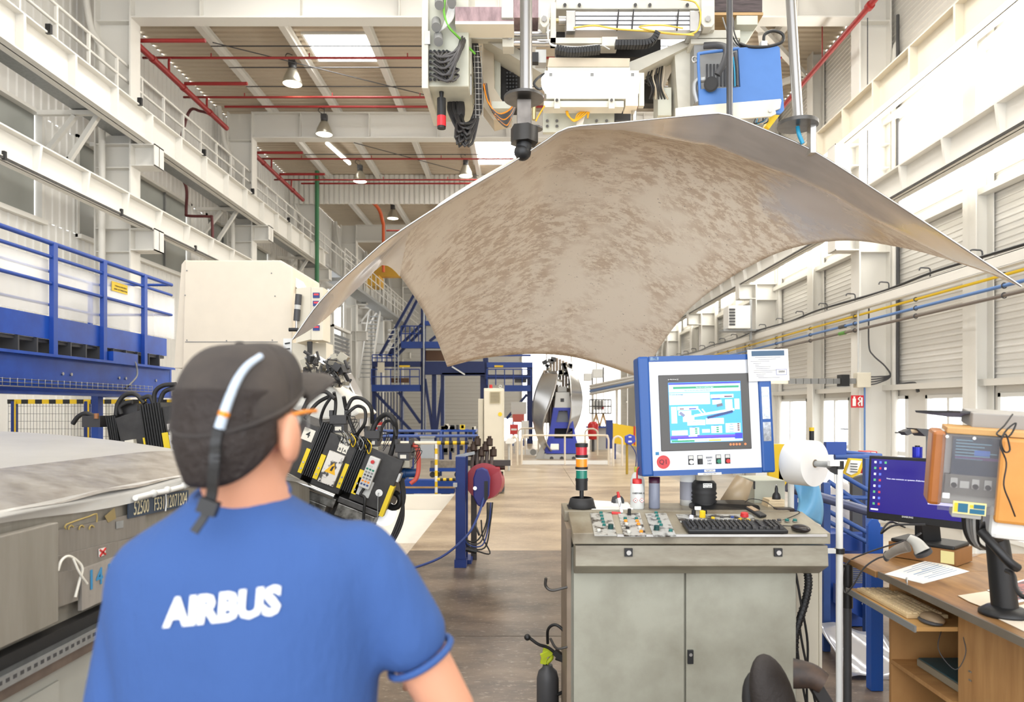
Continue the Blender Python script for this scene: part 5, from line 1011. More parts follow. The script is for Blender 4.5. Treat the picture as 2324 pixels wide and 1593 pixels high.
# scanner stand and drum behind the monitor
ss = thing('task_lamp', 'small grey clamp lamp with flat head behind the monitor', 'lamp', P(2105, 1000, 3.6)); B().cyl(P(2107, 1030, 3.6), P(2107, 988, 3.6), .012, 10).obj('post', GALV, ss); b = B(); pq(b, [(2080, 972), (2128, 975), (2120, 984), (2100, 990)], 3.5, .1); b.obj('head', DGREY, ss); b = B(); pq(b, [(2052, 980), (2066, 974), (2070, 984), (2060, 988)], 3.5, .06); b.obj('end_cap', DGREY, ss); B().cyl(P(2066, 979, 3.53), P(2082, 978, 3.53), .01, 8).obj('joint', mat('tan_card', 0), ss)
B().cyl(P(2107, 1265, 3.6), P(2107, 1030, 3.6), .012, 10).obj('post_foot', GALV, ss)
dr_ = thing('blue_spool', 'shiny blue spool standing behind the monitor', 'spool', P(2082, 1032, 3.66)); B().cyl((P(2082, 0, 3.66).x, 3.66, TZ-.004), P(2082, 1060, 3.66), .012, 10).obj('stand', BLACK, dr_); B().cyl(P(2082, 1060, 3.66), P(2082, 1014, 3.66), .024, 16).obj('film', mat('blue_film', (40, 50, 190), .2, .3), dr_); B().cyl(P(2082, 1014, 3.66), P(2082, 1011, 3.66), .012, 10).obj('core', BLACK, dr_)
# ---- paper roll on its stand
pr_ = thing('roll_stand', 'white tube stand with clamps that holds the paper roll', 'stand', (1.54, 3.45, 0))
PX = (1905-VPX)*3.45/F_PX
B().cyl((PX, 3.45, 0), (PX, 3.45, zt(1062, 3.45)), .0165, 14).obj('post', PLWHITE, pr_); B().cyl((PX, 3.45, zt(1064, 3.45)), (PX, 3.45, zt(1046, 3.45)), .021, 14).obj('elbow', BLACK, pr_)
b = B(); pq(b, [(1881, 1062), (1902, 1058), (1902, 1078), (1890, 1072)], 3.44, .03); b.obj('corner_bracket', BLACK, pr_); b = B(); pb(b, 1884, 1906, 1046, 1058, 3.43, .03); b.obj('rail_end', PLWHITE, pr_)
B().cyl((PX, 3.45, zt(1256, 3.45)), (PX, 3.45, zt(1244, 3.45)), .024, 14).obj('clamp', BLACK, pr_); B().bar((PX-.09, 3.45, zt(1250, 3.45)), (PX, 3.45, zt(1250, 3.45)), .02, .022).obj('tie_bar', PLWHITE, pr_)
P2 = (1795-VPX)*3.92/F_PX; B().cyl((P2, 3.92, 0), (P2, 3.92, zt(1085, 3.92)), .0165, 12).obj('post', PLWHITE, pr_)
C0 = P(1850, 1052, 3.6); ax = V((-.54, .84, 0))
B().cyl(C0-ax*.13, C0+ax*.2, .016, 12).obj('spindle', GALV, pr_); B().bar(C0-ax*.12, P(1890, 1050, 3.46), .022, .022).obj('spindle_arm', GALV, pr_)
B().bar((P2, 3.92, zt(1090, 3.92)), C0+ax*.2, .02, .02).obj('cross_arm', GALV, pr_)
rl = thing('paper_roll', 'big white paper roll on the tube stand', 'paper roll', C0)
b = B(); b.cyl(C0, C0+ax*.13, .118, 40, cap=False)
for s_, f in ((0, 1), (.13, -1)): b.lathe([(.021, s_), (.118, s_)][::f], C0, ax, 40)
b.cyl(C0, C0+ax*.13, .021, 20, cap=False); b.obj('roll', PAPER, rl); B().lathe([(.0215, -.001), (.0215, .05), (.018, .05), (.018, -.001), (.0215, -.001)], C0, ax, 20).obj('cardboard_core', mat('tan_card', 0), rl)
# ---- blue railings beyond the console
RB = mat('railing_blue', (58, 92, 160), .4, var=.1, scale=10)
rr_ = thing('stair_railing', 'slanting blue stair railing between console and desk', 'railing', P(1900, 1200, 4.9))
B().cyl(P(1785, 1105, 4.5), P(2010, 1172, 4.5), .03, 14).obj('handrail', mat('dull_blue_tube', (92, 98, 126), .35, .3, var=.15, scale=10), rr_)
for x, y0, y1, d in ((1874, 1095, 1476, 4.7), (1968, 1040, 1443, 5.0), (1800, 1090, 1453, 4.9)): B().bar(P(x, y1, d), P(x, y0, d), .045, .045).obj('post', RB, rr_)
for a, c in (((1880, 1092), (1975, 1160)), ((1905, 1075), (1980, 1118)), ((1862, 1150), (1975, 1212)), ((1858, 1172), (1972, 1232)), ((1800, 1140), (1825, 1152)), ((1805, 1125), (1970, 1130))): B().cyl(P(*a, 4.9), P(*c, 4.9), .016, 10).obj('rail', RB, rr_)
r2 = thing('guard_rail', 'upper blue guard rail with blue end plate above the stair', 'railing', P(1940, 1035, 5.6))
B().cyl(P(1894, 1037, 5.6), P(2000, 1037, 5.6), .022, 12).cyl(P(1908, 1026, 5.7), P(2000, 1034, 5.7), .018, 10).obj('rail', RB, r2); b = B(); pb(b, 1875, 1922, 1003, 1032, 5.6, .05); b.obj('end_plate', BLUE, r2, .004); B().bar(P(1968, 1310, 5.65), P(1968, 1030, 5.65), .05, .05).obj('post', RB, r2)
bx_ = thing('blue_machine', 'blue sheet-metal machine base with louvre below the stair railing', 'machine', P(1940, 1300, 5.0))
b = B(); pb(b, 1878, 2004, 1222, 1422, 5.2, .5); b.obj('casing', BLUE, bx_, .006); b = B(); pb(b, 1880, 1975, 1212, 1250, 5.1, .1); b.obj('top_beam', BLUE, bx_)
for k in range(12):
    b = B(); pb(b, 1932, 1966, 1275+k*4.2, 1277+k*4.2, 5.19, .01); b.obj('louvre_slat', GREY, bx_)
b = B(); pq(b, [(1905, 1330), (1975, 1365), (1975, 1412), (1905, 1375)], 5.05, .1); fl2 = b.obj('foot_panel', BLUE, bx_); B().cyl(P(1960, 1370, 5.05), P(1960, 1370, 5.03), .012, 8).obj('bolt', STEEL, fl2)
bp_ = thing('blue_post', 'broad bright blue post behind the wooden desk', 'post', P(1987, 1549, 4.05)); PXB = P(1987, 0, 4.05).x
B().bx(PXB-.034, PXB+.034, 4.03, 4.09, 0, zt(1195, 4.05)).obj('post', mat('bright_blue', (36, 96, 196), .4), bp_); b = B(); pq(b, [(1971, 1290), (1971, 1190), (1979, 1178), (1991, 1178), (1999, 1190), (1999, 1290)], 4.02, .015); b.obj('top_plate', MATS['bright_blue'], bp_, .003)
yb = thing('yellow_signboard', 'yellow framed card holder leaning on the blue railing', 'sign', P(1935, 1060, 5.4)); b = B(); pq(b, [(1928, 1040), (1964, 1042), (1952, 1075), (1935, 1084), (1915, 1076)], 5.4, .03); b.obj('frame', YELLOW, yb); b = B(); pq(b, [(1932, 1044), (1956, 1046), (1945, 1072), (1932, 1078), (1921, 1073)], 5.38, .015); b.obj('card', PAPER, yb)
for k in range(4): B().bar(P(1930, 1052+k*6, 5.37), P(1946, 1053+k*6, 5.37), .004, .006).obj('print_line', DGREY, yb)
b = B(); pq(b, [(1935, 1086), (1962, 1078), (1964, 1400), (1935, 1400)], 5.42, .05); b.obj('stand_plate', DGREY, yb)
pl = thing('plastic_bag', 'bulging white plastic bag behind the blue railing', 'bag', P(1905, 1230, 5.9))
b = B(); b.ball(P(1910, 1165, 5.7), .2, 20, 12, (.7, .5, 1.3)); o = b.obj('bag', mat('white_film', (232, 228, 226), .35, bump=.6, scale=14), pl)
bs_ = thing('blue_film_sheet', 'light blue plastic film hanging below the paper roll', 'plastic sheet', P(1840, 1190, 4.3)); b = B()
b.grid(lambda u, v: P(1798+u*57+14*math.sin(v*2.4), 1092+v*100-(1-u)*v*30, 3.98+.04*math.sin(u*5+v*3)), 10, 14); b.obj('film', mat('light_blue_film', (120, 184, 226), .3), bs_, solid=.002)
rm = thing('red_case', 'small red case with white cross panel by the far door', 'case', P(1975, 1045, 7)); b = B(); pb(b, 1962, 1992, 1024, 1050, 7, .15); b.obj('case', REDP, rm, .01); b = B(); pb(b, 1966, 1975, 1026, 1034, 6.99, .01); pb(b, 1978, 1988, 1026, 1032, 6.99, .01); b.obj('label_field', PLWHITE, rm); b = B(); pb(b, 1960, 1995, 1050, 1075, 7.0, .15); b.obj('stand', MATS['sign_red'], rm); B().bar(P(1977, 1425, 7.1), P(1977, 1075, 7.1), .1, .1).obj('post', RB, rm)
tc_ = thing('black_torch', 'black lamp column with yellow cap behind the paper roll', 'beacon', P(1842, 1000, 6)); B().cyl(P(1842, 1002, 6), P(1842, 978, 6), .02, 14).obj('body', BLACK, tc_); B().cyl(P(1842, 978, 6), P(1842, 970, 6), .021, 14).obj('cap', YELLOW, tc_); B().bar(P(1842, 1356, 6), P(1842, 1002, 6), .03, .03).obj('post', GALV, tc_)
yw = thing('yellow_guard_wall', 'yellow painted guard panel right of the control screen', 'panel', P(1775, 1060, 6.5)); b = B(); pb(b, 1745, 1800, 1008, 1110, 6.5, .05); b.obj('panel', YELLOW, yw); B().bar(P(1770, 1320, 6.53), P(1770, 1050, 6.53), .06, .04).obj('post', BLUE, yw)
fs_ = thing('foil_sheet', 'crumpled silvery plastic sheet on the floor below the desk', 'plastic sheet', (2.1, 4.4, 0))
b = B(); b.grid(lambda u, v: V((1.93+u*.42, 4.2+v*.45, .012+.2*v*(1-.4*u)+.015*math.sin(u*9+v*5))), 12, 10); b.obj('sheet', mat('silver_film', (196, 198, 206), .2, .4), fs_, solid=.006)
# ---- swivel chair at the lower right
CHB = mat('worn_chair_fabric', (44, 38, 35), .7, bump=.3, scale=60)
ch = thing('swivel_chair', 'black worn office chair in front of the console', 'chair', (.95, 2.55, 0))
cx, cy_, cz = P(1775, 1549, 2.45)
b = B(); b.T = Matrix.Translation(P(1735, 1520, 2.5)) @ rotm(-8, -14, 28).to_4x4(); b.ball((0, 0, -.12), .1, 22, 14, (.9, .5, 1.75)); b.obj('backrest', CHB, ch)
b = B(); b.T = Matrix.Translation(P(1735, 1520, 2.54)) @ rotm(-8, -14, 28).to_4x4(); b.ball((-.03, .03, -.14), .095, 20, 12, (.9, .45, 1.5)); b.obj('back_shell', RUBBER, ch)
b = B(); b.ball((cx+.1, 2.5, .47), .24, 22, 12, (1.0, 1, .2)); b.obj('seat', CHB, ch)
B().tube([P(1760, 1540, 2.5), P(1730, 1580, 2.55), (cx+.02, 2.5, .45)], .03, 8).obj('back_support', RUBBER, ch)
B().tube([P(1800, 1528, 2.4), P(1840, 1534, 2.38), P(1870, 1552, 2.36)], .045, 10, rs=(.05, .035)).obj('armrest', mat('worn_arm', (70, 52, 40), .6, col2=(36, 30, 28), scale=14), ch)
B().bar((cx+.22, 2.4, .47), P(1850, 1556, 2.38), .03, .04).obj('arm_support', RUBBER, ch)
B().cyl((cx+.1, 2.5, .08), (cx+.1, 2.5, .45), .03, 14).obj('gas_column', DGREY, ch)
for k in range(5):
    a = 2*math.pi*k/5; e = V((cx+.1+.27*math.cos(a), 2.5+.27*math.sin(a), .07)); lg = B().bar((cx+.1, 2.5, .1), e, .05, .03).obj('base_leg', BLACK, ch); B().cyl(e+V((0, -.012, -.04)), e+V((0, .012, -.04)), .03, 14).obj('castor', BLACK, lg)
# ---- garden sprayer on the floor left of the console
sp = thing('pressure_sprayer', 'grey pressure sprayer with lime handle and black hose beside the console', 'sprayer', P(1243, 1600, 3.75))
q = P(1243, 0, 3.8); q.z = 0
B().lathe([(0, 0), (.055, 0), (.06, .02), (.06, .16), (.05, .2), (.028, .22), (.026, .235), (0, .235)], q, n=20).obj('tank', DGREY, sp); LIME = mat('lime_plastic', (190, 204, 40), .4)
B().bar(P(1232, 1505, 3.8), P(1240, 1470, 3.8), .03, .03).bar(P(1228, 1490, 3.79), P(1255, 1478, 3.79), .02, .028).tube([P(1240, 1505, 3.8), P(1252, 1490, 3.8), P(1240, 1466, 3.8)], .012, 8).obj('pump_handle', LIME, sp)
B().tube([P(1200, 1446, 3.75), P(1222, 1462, 3.75), P(1245, 1470, 3.76), P(1270, 1490, 3.76)], .009, 8).obj('lance', BLACK, sp); B().ball(P(1197, 1446, 3.75), .018, 10, 6).obj('nozzle', BLACK, sp)
B().tube([P(1262, 1495, 3.76), P(1285, 1500, 3.72), P(1294, 1480, 3.7), P(1285, 1440, 3.7), P(1262, 1418, 3.72), P(1244, 1428, 3.74), P(1243, 1460, 3.78)], .008, 8).tube([P(1290, 1492, 3.72), P(1297, 1520, 3.72), P(1290, 1560, 3.74), P(1258, 1580, 3.78)], .009, 8).obj('hose', BLACK, sp)
B().bar(P(1258, 1478, 3.74), P(1292, 1505, 3.72), .03, .03).obj('trigger_grip', BLACK, sp)
# ================================================================ FORMING DIE ON THE LEFT
DX = -1.6
DIE = mat('grey_die_block', (152, 147, 137), .6, col2=(124, 118, 107), scale=2.5, stretch=(1, 3, .35), ramp=(.3, .7))
DIETOP = mat('die_skin_aluminium', (216, 214, 208), .32, .55, var=.18, scale=2.2, stretch=(1, .4, 1), bump=.06)
DIERIM = mat('die_rim_worn', (192, 187, 180), .26, .65, col2=(146, 138, 130), scale=9, ramp=(.35, .62), bump=.15)
FILM = mat('clear_film', (224, 222, 216), .16, alpha=.62)
def dtop(x, y):
    t = (DX-x); z = 1.29+.27*t-.085*t*t
    if y > 3.6: z -= .09*(y-3.6)**2
    return z
di = thing('forming_die', 'long grey forming die block with aluminium top on the left', 'die', (-2.8, 3.2, 0))
n = 24; poly = [(DX-.02, 5.3), (DX-.02, .6)]
b = B(); b.grid(lambda u, v: V((DX-.015, .6+u*4.7, .9+v*(dtop(DX, .6+u*4.7)-.9-.02))), n, 4, False); b.grid(lambda u, v: V((DX-.015-u*3.0, 5.3, .9+v*(dtop(DX-u*3.0, 5.3)-.9-.02))), n, 4, False); b.obj('block', DIE, di)
B().bx(-4.6, DX-.02, .6, 5.29, .86, 1.02).obj('base_slab', DIE, di)
b = B(); b.grid(lambda u, v: V((DX-.38-u*2.62, .6+v*4.72, dtop(DX-.38-u*2.62, .6+v*4.72))), 30, 40); b.obj('top_skin', DIETOP, di)
b = B(); b.grid(lambda u, v: V((DX+.0-u*.4, .6+v*4.72, dtop(DX-u*.4, .6+v*4.72)+.004+.004*math.sin(v*60)*(1-u))), 12, 60); b.obj('rim', DIERIM, di)
b = B(); b.grid(lambda u, v: V((DX+.012+.012*math.sin(v*23+u*2)-.03*(1-u)*(1 if u < .3 else 0), .7+v*4.5, dtop(DX, .7+v*4.5)+.015-u*(.05+.02*math.sin(v*17)))), 8, 70); b.obj('film_overhang', FILM, di)
B().bx(DX-.0, DX+.035, .6, 2.37, .9, 1.235).obj('proud_panel', DIE, di, .004)
def dp(px, py, off=0.): y = -DX*F_PX/(VPX-px); return V((DX+off, y, EYE-(py-VPY)*y/F_PX))
def dplate(pts, th, name, m, off=0., par=None): return B().prism([dp(x, y, off) for x, y in pts], (th, 0, 0)).obj(name, m, par or di)
PLATE = mat('die_plate_grey', (146, 140, 132), .45, .3, var=.15, scale=6, stretch=(1, 6, .6))
dplate([(116, 1207), (116, 1300), (330, 1228), (330, 1160)], .012, 'cover_plate', PLATE, -.012)
dplate([(122, 1262), (122, 1312), (330, 1245), (330, 1212)], .012, 'cover_plate', PLATE, .002)
dplate([(105, 1303), (105, 1382), (162, 1362), (166, 1290)], .012, 'small_plate', PLATE, .012)
p141 = dplate([(168, 1298), (168, 1386), (300, 1325), (300, 1245), (172, 1291)], .014, 'number_plate', mat('light_die_plate', (172, 166, 158), .4, .3, var=.1, scale=8, stretch=(1, 6, .5)), .014)
SIDE = Matrix(((0, 0, 1), (1, 0, 0), (0, 1, 0)))          # text in the YZ plane facing +X: text x -> +Y, y -> Z
BLC = mat('blue_chalk', (60, 140, 190), .7)
for x, t, s in ((189, '1', .1), (208, '4', .085), (230, '1', .09), (248, '2', .07)): q = dp(x, 1318-(x-189)*.42, .03); text(t, s, q, SIDE, BLC, 'chalk_number', p141, bold=.0015)
sn_ = dplate([(288, 1132), (288, 1177), (425, 1147), (425, 1112)], .004, 'serial_plate', mat('serial_navy', (52, 66, 84), .5), .002)
a, c = dp(292, 1157, .008), dp(422, 1131, .008)
for w_, f_ in (('52500', .17), ('F531', .47), ('12071204', .79)): text(w_, .082, a.lerp(c, f_), SIDE @ rotm(0, 0, -2), mat('serial_ink', (214, 204, 170), .6), 'serial_text', sn_, sx=.58)
for (x, y, s) in ((270, 1192, 8), (130, 1310, 10)): dplate([(x-s, y-s), (x-s, y+s), (x+s, y+s-3), (x+s, y-s-3)], .002, 'rivet_plate', GALV, .014 if x < 200 else .002)
rx = dplate([(214, 1246), (214, 1264), (229, 1259), (229, 1242)], .002, 'red_cross_sticker', PAPER, .016); B().bar(dp(215, 1262, .02), dp(228, 1244, .02), .004, .006).bar(dp(215, 1248, .02), dp(228, 1258, .02), .004, .006).obj('red_cross', REDP, rx)
YCH = mat('yellow_chalk', (176, 154, 92), .7)
B().tube([dp(147, 1200, .004), dp(148, 1190, .004), dp(200, 1172, .004), dp(217, 1166, .004), dp(217, 1185, .004)], .003, 5, 2).obj('chalk_mark', YCH, di)
for x in (158, 182, 205): B().tube([dp(x-5, 1202, .004), dp(x-4, 1196, .004), dp(x+1, 1192, .004), dp(x+6, 1196, .004)], .0028, 5).obj('chalk_mark', YCH, di)
B().tube([dp(290, 1130, .03), dp(330, 1120, .03), dp(360, 1114, .035), dp(400, 1104, .03), dp(412, 1100, .03)], .012, 9).obj('taped_pipe', PLWHITE, di)
for x in (330, 362, 400): B().ball(dp(x, 1130-(x-290)*.25, .034), .017, 10, 6).obj('tape_knot', LGREY, di)
B().tube([dp(358, 1122, .035), dp(362, 1140, .03), dp(360, 1160, .03)], .003, 6).obj('white_string', PLWHITE, di); B().tube([dp(111, 1295, .03), dp(116, 1272, .035), dp(132, 1262, .035), dp(148, 1272, .04), (dp(158, 1290, .045)), dp(154, 1320, .04), dp(148, 1355, .035)], .005, 6).tube([dp(140, 1268, .04), dp(148, 1300, .05), dp(166, 1325, .05)], .004, 6).obj('white_string', mat('string_white', (230, 226, 214), .6), di)
for x0, y0, s in ((250, 1165, 13), (300, 1150, 4)): dplate([(x0-s, y0+s*.5), (x0-s*.4, y0+s*1.6), (x0+s, y0+s*.9), (x0+s*.7, y0-s)], .001, 'adhesive_stain', mat('stain_ochre', (150, 132, 88), .5), .0005)
# stand below the die
ds = thing('die_stand', 'pale grey steel stand carrying the forming die', 'stand', (-2.8, 3, 0))
GST = mat('stand_grey_paint', (176, 176, 168), .5, var=.12, scale=3); RUST = mat('rusty_edge', (120, 106, 96), .55, .3, var=.3, scale=12)
B().bx(-4.5, DX+.02, .6, 5.25, 0, .76).obj('side_frame', GST, ds); B().bx(DX-.06, DX+.06, .6, 5.25, .755, .79).obj('top_flange', RUST, ds)
ch_ = B().bx(DX+.0, DX+.07, .6, 5.25, .792, .8).bx(DX+.064, DX+.07, .6, 5.25, .8, .83).bx(DX+.0, DX+.006, .6, 5.25, .8, .83).obj('perforated_channel', GALV, ds)
sl_ = B().bx(DX+.0702, DX+.0712, 1.9, 1.915, .808, .82).obj('slot', DGREY, ch_); share(sl_, 'slot', [(0, .03*i, 0) for i in range(1, 60)], ch_)
B().bx(DX-.2, DX+.03, .6, 5.2, .83, .87).obj('shade_strip', RUBBER, ds)  # solid dark strip standing in for the shade under the die
for y in (2.1, 3.0, 3.9): B().bx(DX+.02, DX+.03, y, y+.28, .62, .7).obj('slot_plate', GST, ds)
B().bar((DX+.025, .6, .5), (DX+.025, 5.2, .5), .01, .02).obj('weld_seam', RUST, ds)
# ================================================================ STRETCH PRESS JAW (right limb)
JB = mat('jaw_black_paint', (62, 60, 58), .5, .2, col2=(46, 44, 43), scale=7); JYE = mat('jaw_yellow', (232, 202, 36), .45); JW = mat('worn_white_plate', (220, 214, 204), .5, col2=(70, 68, 66), scale=14, ramp=(.4, .46))
JD, JA = 5.4, 21.5; JT = Matrix.Translation(P(660, 945, JD)) @ rotm(0, JA, 0).to_4x4(); K = JD/F_PX
def jb(x0, x1, y0, y1, d0, d1): b = B(); b.T = JT; return b.bx(x0*K, x1*K, d0, d1, -y1*K, -y0*K)
def jp(x, y, d): return JT @ V((x*K, d, -y*K))
JR = JT.to_3x3() @ FACE
jw = thing('press_jaw', 'black segmented press jaw with yellow strips tilting down behind the worker', 'press', P(760, 1080, JD))
for x0, x1 in ((-60, 72), (96, 165), (190, 276)): jb(x0, x1, 0, 126, 0, .5).obj('jaw_segment', JB, jw, .006)
for x0 in (72, 165):
    bl = jb(x0, x0+25, -14, 112, .02, .45).obj('bellows', BLACK, jw)
    for k in range(5): jb(x0+k*5, x0+k*5+2.6, -16, 112, -.012, .45).obj('bellows_fold', BLACK, bl)
for x0, x1 in ((61, 70), (97, 108), (155, 164), (191, 202)):
    q = jb(x0, x1, 53, 111, -.012, 0).obj('yellow_angle', JYE, jw)
    for y in (85, 100):
        b = B(); b.T = JT; b.cyl(((x0+x1)/2*K, -.012, -y*K), ((x0+x1)/2*K, -.018, -y*K), .008, 6); b.obj('bolt', STEEL, q)
q = jb(112, 149, 38, 112, -.03, 0).obj('worn_cover', JW, jw)
b = B(); b.T = JT; b.prism([(118*K, -.0315, -86*K), (144*K, -.0315, -86*K), (133*K, -.0315, -60*K)], (0, .001, 0)); b.obj('warning_triangle', mat('warning_yellow', (236, 180, 30), .5), q)
b = B(); b.T = JT; b.prism([(129*K, -.0325, -80*K), (134*K, -.0325, -80*K), (136*K, -.0325, -66*K), (131*K, -.0325, -70*K)], (0, .0008, 0)); b.obj('warning_bolt', BLACK, q)
def tagp(x, y, w_, h_, t, s): q = jb(x-w_, x+w_, y-h_, y+h_, -.004, 0).obj('tag_plate', mat('tag_cream', (226, 220, 204), .5), jw); text(t, s, jp(x, y, -.0048), JR, BLACK, 'tag_text', q, bold=.0006)
tagp(52, 24, 13, 14, '4', .07); tagp(137, 12, 12, 10, 'MC6', .036); tagp(131, 28, 5, 6, 'B', .03); tagp(143, 28, 5, 6, 'A', .03); tagp(33, 62, 5, 6, 'A', .03); tagp(21, 62, 5, 6, 'B', .03)
# pendant control
jb(196, 232, 70, 108, -.012, 0).obj('pendant_bracket', LGREY, jw); pdn = jb(203, 228, 14, 88, -.06, -.012).obj('pendant', mat('pendant_grey', (206, 204, 198), .45), jw, .008)
b = B(); b.T = JT; b.cyl((214*K, -.06, -25*K), (214*K, -.075, -25*K), .014, 14); b.obj('stop_button', REDP, pdn)
for r_ in range(7):
    for c_ in range(3 if r_ else 2): x, y = 208+c_*7, 36+r_*7.2; jb(x-2.2, x+2.2, y-2, y+2, -.066, -.06).obj('pendant_key', [LGREY, GREENP, GREY, DGREY, GREY, ORANGEP, mat('key_blue', (50, 70, 120), .4)][r_], pdn)
B().tube([jp(216, 88, -.03), jp(214, 105, -.035), P(828, 1130, 5.33), P(826, 1160, 5.33), P(824, 1200, 5.35)], .011, 8).obj('pendant_cable', BLACK, jw)
q = B(); q.T = JT; q.cyl((250*K, 0, -88*K), (250*K, -.004, -88*K), .028, 18); q = q.obj('round_tag', PLWHITE, jw); B().tube([jp(250, 88, -.008), P(858, 1125, 5.37), P(857, 1180, 5.37)], .003, 5).obj('tag_wire', GALV, jw)
jb(268, 278, 62, 135, -.02, .06).obj('end_yellow_angle', mat('jaw_yellow', 0), jw); jb(276, 281, 30, 50, -.004, .1).obj('end_label', LGREY, jw)
b = B(); b.T = JT; b.cyl((-20*K, -.02, -132*K), (160*K, -.02, -132*K), .026, 14); b.obj('clamp_bar', STEEL, jw)
SCR = mat('scraped_steel', (150, 148, 142), .35, .7, col2=(70, 66, 62), scale=10, ramp=(.35, .6))
for x0, x1, y0, y1 in ((-20, 76, 140, 158), (80, 165, 138, 160), (80, 150, 160, 185), (168, 268, 128, 142), (172, 262, 143, 172)): jb(x0, x1, y0, y1, .0, .3).obj('jaw_block', SCR if y1 > 150 else DSTEEL, jw, .006)
for k in range(4):
    b = B(); b.T = JT; b.cyl((92*K+k*.05, 0, -172*K), (92*K+k*.05, -.012, -172*K), .014, 10); b.obj('jaw_bolt', DSTEEL, jw)
b = B(); b.cyl(P(872, 1165, 5.6), P(872, 1165, 5.75), .1, 22); b.obj('jaw_roller', STEEL, jw); b = B(); b.ring(P(893, 1135, 5.6), (.3, 1, 0), .06, .025, 18, 8); b.obj('hose_loop', BLACK, jw)
# hydraulic valves and hoses on the jaw
VB = mat('valve_black', (52, 50, 50), .5); VS = mat('valve_steel', (150, 144, 128), .4, .5)
def valve(x, y, d, s=1., lab=''):
    b = B(); b.box(P(x, y, d), (.13*s, .14, .07*s)); b.box(P(x-17*s, y-14*s, d), (.03*s, .1, .05*s)); b.box(P(x+17*s, y-14*s, d), (.03*s, .1, .05*s)); v = b.obj('valve', VB, jw, .004)
    B().box(P(x, y+20*s, d), (.09*s, .12, .09*s)).obj('valve_body', VB, v); B().box(P(x, y+20*s, d)+V((0, -.062, 0)), (.05*s, .002, .03*s)).obj('valve_label', mat('tag_cream', 0), v); B().box(P(x, y+38*s, d), (.11*s, .13, .06*s)).obj('valve_foot', VS, v, .003)
    for k in range(3): B().tube([P(x+22*s, y+(k-1)*8, d-.07), P(x+(34+k*4)*s, y+k*6-4, d-.1), P(x+24*s, y+26+k*6, d-.08)], .003, 5).obj('wire', BLACK, v)
valve(772, 952, 5.5); valve(848, 986, 5.5, .9); valve(918, 1016, 5.5, .95)
HO = [([(688, 930), (705, 900), (735, 888), (760, 905)], .016), ([(692, 950), (720, 915), (752, 897)], .015), ([(758, 890), (762, 915), (758, 960)], .013), ([(738, 985), (728, 955), (736, 925), (752, 900)], .012), ([(786, 930), (800, 905), (822, 905), (842, 925), (845, 960)], .015), ([(786, 940), (810, 922), (828, 930), (828, 960), (812, 985), (806, 1010)], .013), ([(842, 985), (856, 955), (878, 940), (895, 955), (898, 985), (890, 1020), (884, 1040)], .02), ([(858, 1000), (872, 960), (890, 958), (900, 990)], .012), ([(780, 900), (786, 930), (796, 960), (806, 985)], .015), ([(690, 900), (712, 896), (735, 880), (752, 862)], .012)]
for pts, r_ in HO: B().tube([P(x, y, 5.45+.04*math.sin(i*1.7)) for i, (x, y) in enumerate(pts)], r_, 9).obj('hydraulic_hose', RUBBER, jw)
for k in range(8): x = 770+k*9; B().tube([P(x, 975+k*3, 5.4), P(x+10, 990+k*3, 5.35), P(x+4, 1002+k*4, 5.38), P(x-4, 988+k*3, 5.38)], .004, 5).obj('wire', [BLACK, GALV, BLACK, YELLOW][k % 4], jw)
B().cyl(P(897, 1073, 5.55), P(922, 1073, 5.55), .05, 18).cyl(P(918, 1073, 5.55), P(946, 1073, 5.55), .036, 18).obj('blue_actuator', mat('actuator_blue', (24, 66, 116), .4), jw)
B().tube([P(935, 1008, 5.5), P(948, 1020, 5.45), P(950, 1060, 5.45), P(945, 1085, 5.45), P(932, 1097, 5.45)], .018, 8).obj('red_hose_guard', mat('salmon_guard', (200, 84, 70), .5), jw)
for k in range(3): B().tube([P(908+k*3, 1085, 5.5), P(914+k*2, 1130, 5.5), P(914-k*5, 1180, 5.5), P(895-k*5, 1225, 5.45), P(878-k*2, 1240, 5.4)], .011, 8).obj('hanging_hose', RUBBER, jw)
# floor carriage that supports the jaw limb
jb(-40, 250, 128, 150, .32, .5).obj('jaw_beam', DSTEEL, jw); B().bx(P(700, 0, 5.9).x, P(800, 0, 5.9).x, 5.75, 6.2, -.32, P(0, 1110, 5.9).z).obj('carriage', DSTEEL, jw)
# ---- left limb seen above the die
jl = thing('press_jaw', 'black press jaw limb with tall bellows seen over the die', 'press', P(300, 980, 6.2))
JT, K = Matrix.Translation(P(205, 950, 6.2)) @ rotm(0, -9, 0).to_4x4(), 6.2/F_PX
jb(35, 56, 2, 60, .0, .3).obj('bellows', BLACK, jl)
for k in range(4): jb(36+k*5, 38+k*5, 0, 60, -.01, .3).obj('bellows_fold', RUBBER, jl)
b = B(); b.T = JT; b.prism([(56*K, 0, -8*K), (118*K, 0, 2*K), (122*K, 0, -90*K), (60*K, 0, -60*K)], (0, .4, 0)); b.obj('jaw_segment', JB, jl)
jb(118, 165, -10, 90, -.02, .4).obj('bellows', BLACK, jl)
for k in range(8): jb(119+k*5.8, 122+k*5.8, -12, 90, -.035, .4).obj('bellows_fold', RUBBER, jl)
jb(165, 260, 0, 120, .0, .4).obj('jaw_segment', JB, jl); jb(160, 174, 58, 100, -.04, .0).obj('yellow_angle', mat('jaw_yellow', 0), jl); jb(116, 120, 62, 90, -.04, 0).obj('yellow_angle', mat('jaw_yellow', 0), jl)
q = jb(176, 240, 40, 110, -.05, .0).obj('worn_cover', JW, jl); b = B(); b.T = JT; b.prism([(182*K, -.052, -88*K), (214*K, -.052, -88*K), (200*K, -.052, -62*K)], (0, .001, 0)); b.obj('warning_triangle', MATS['warning_yellow'], q)
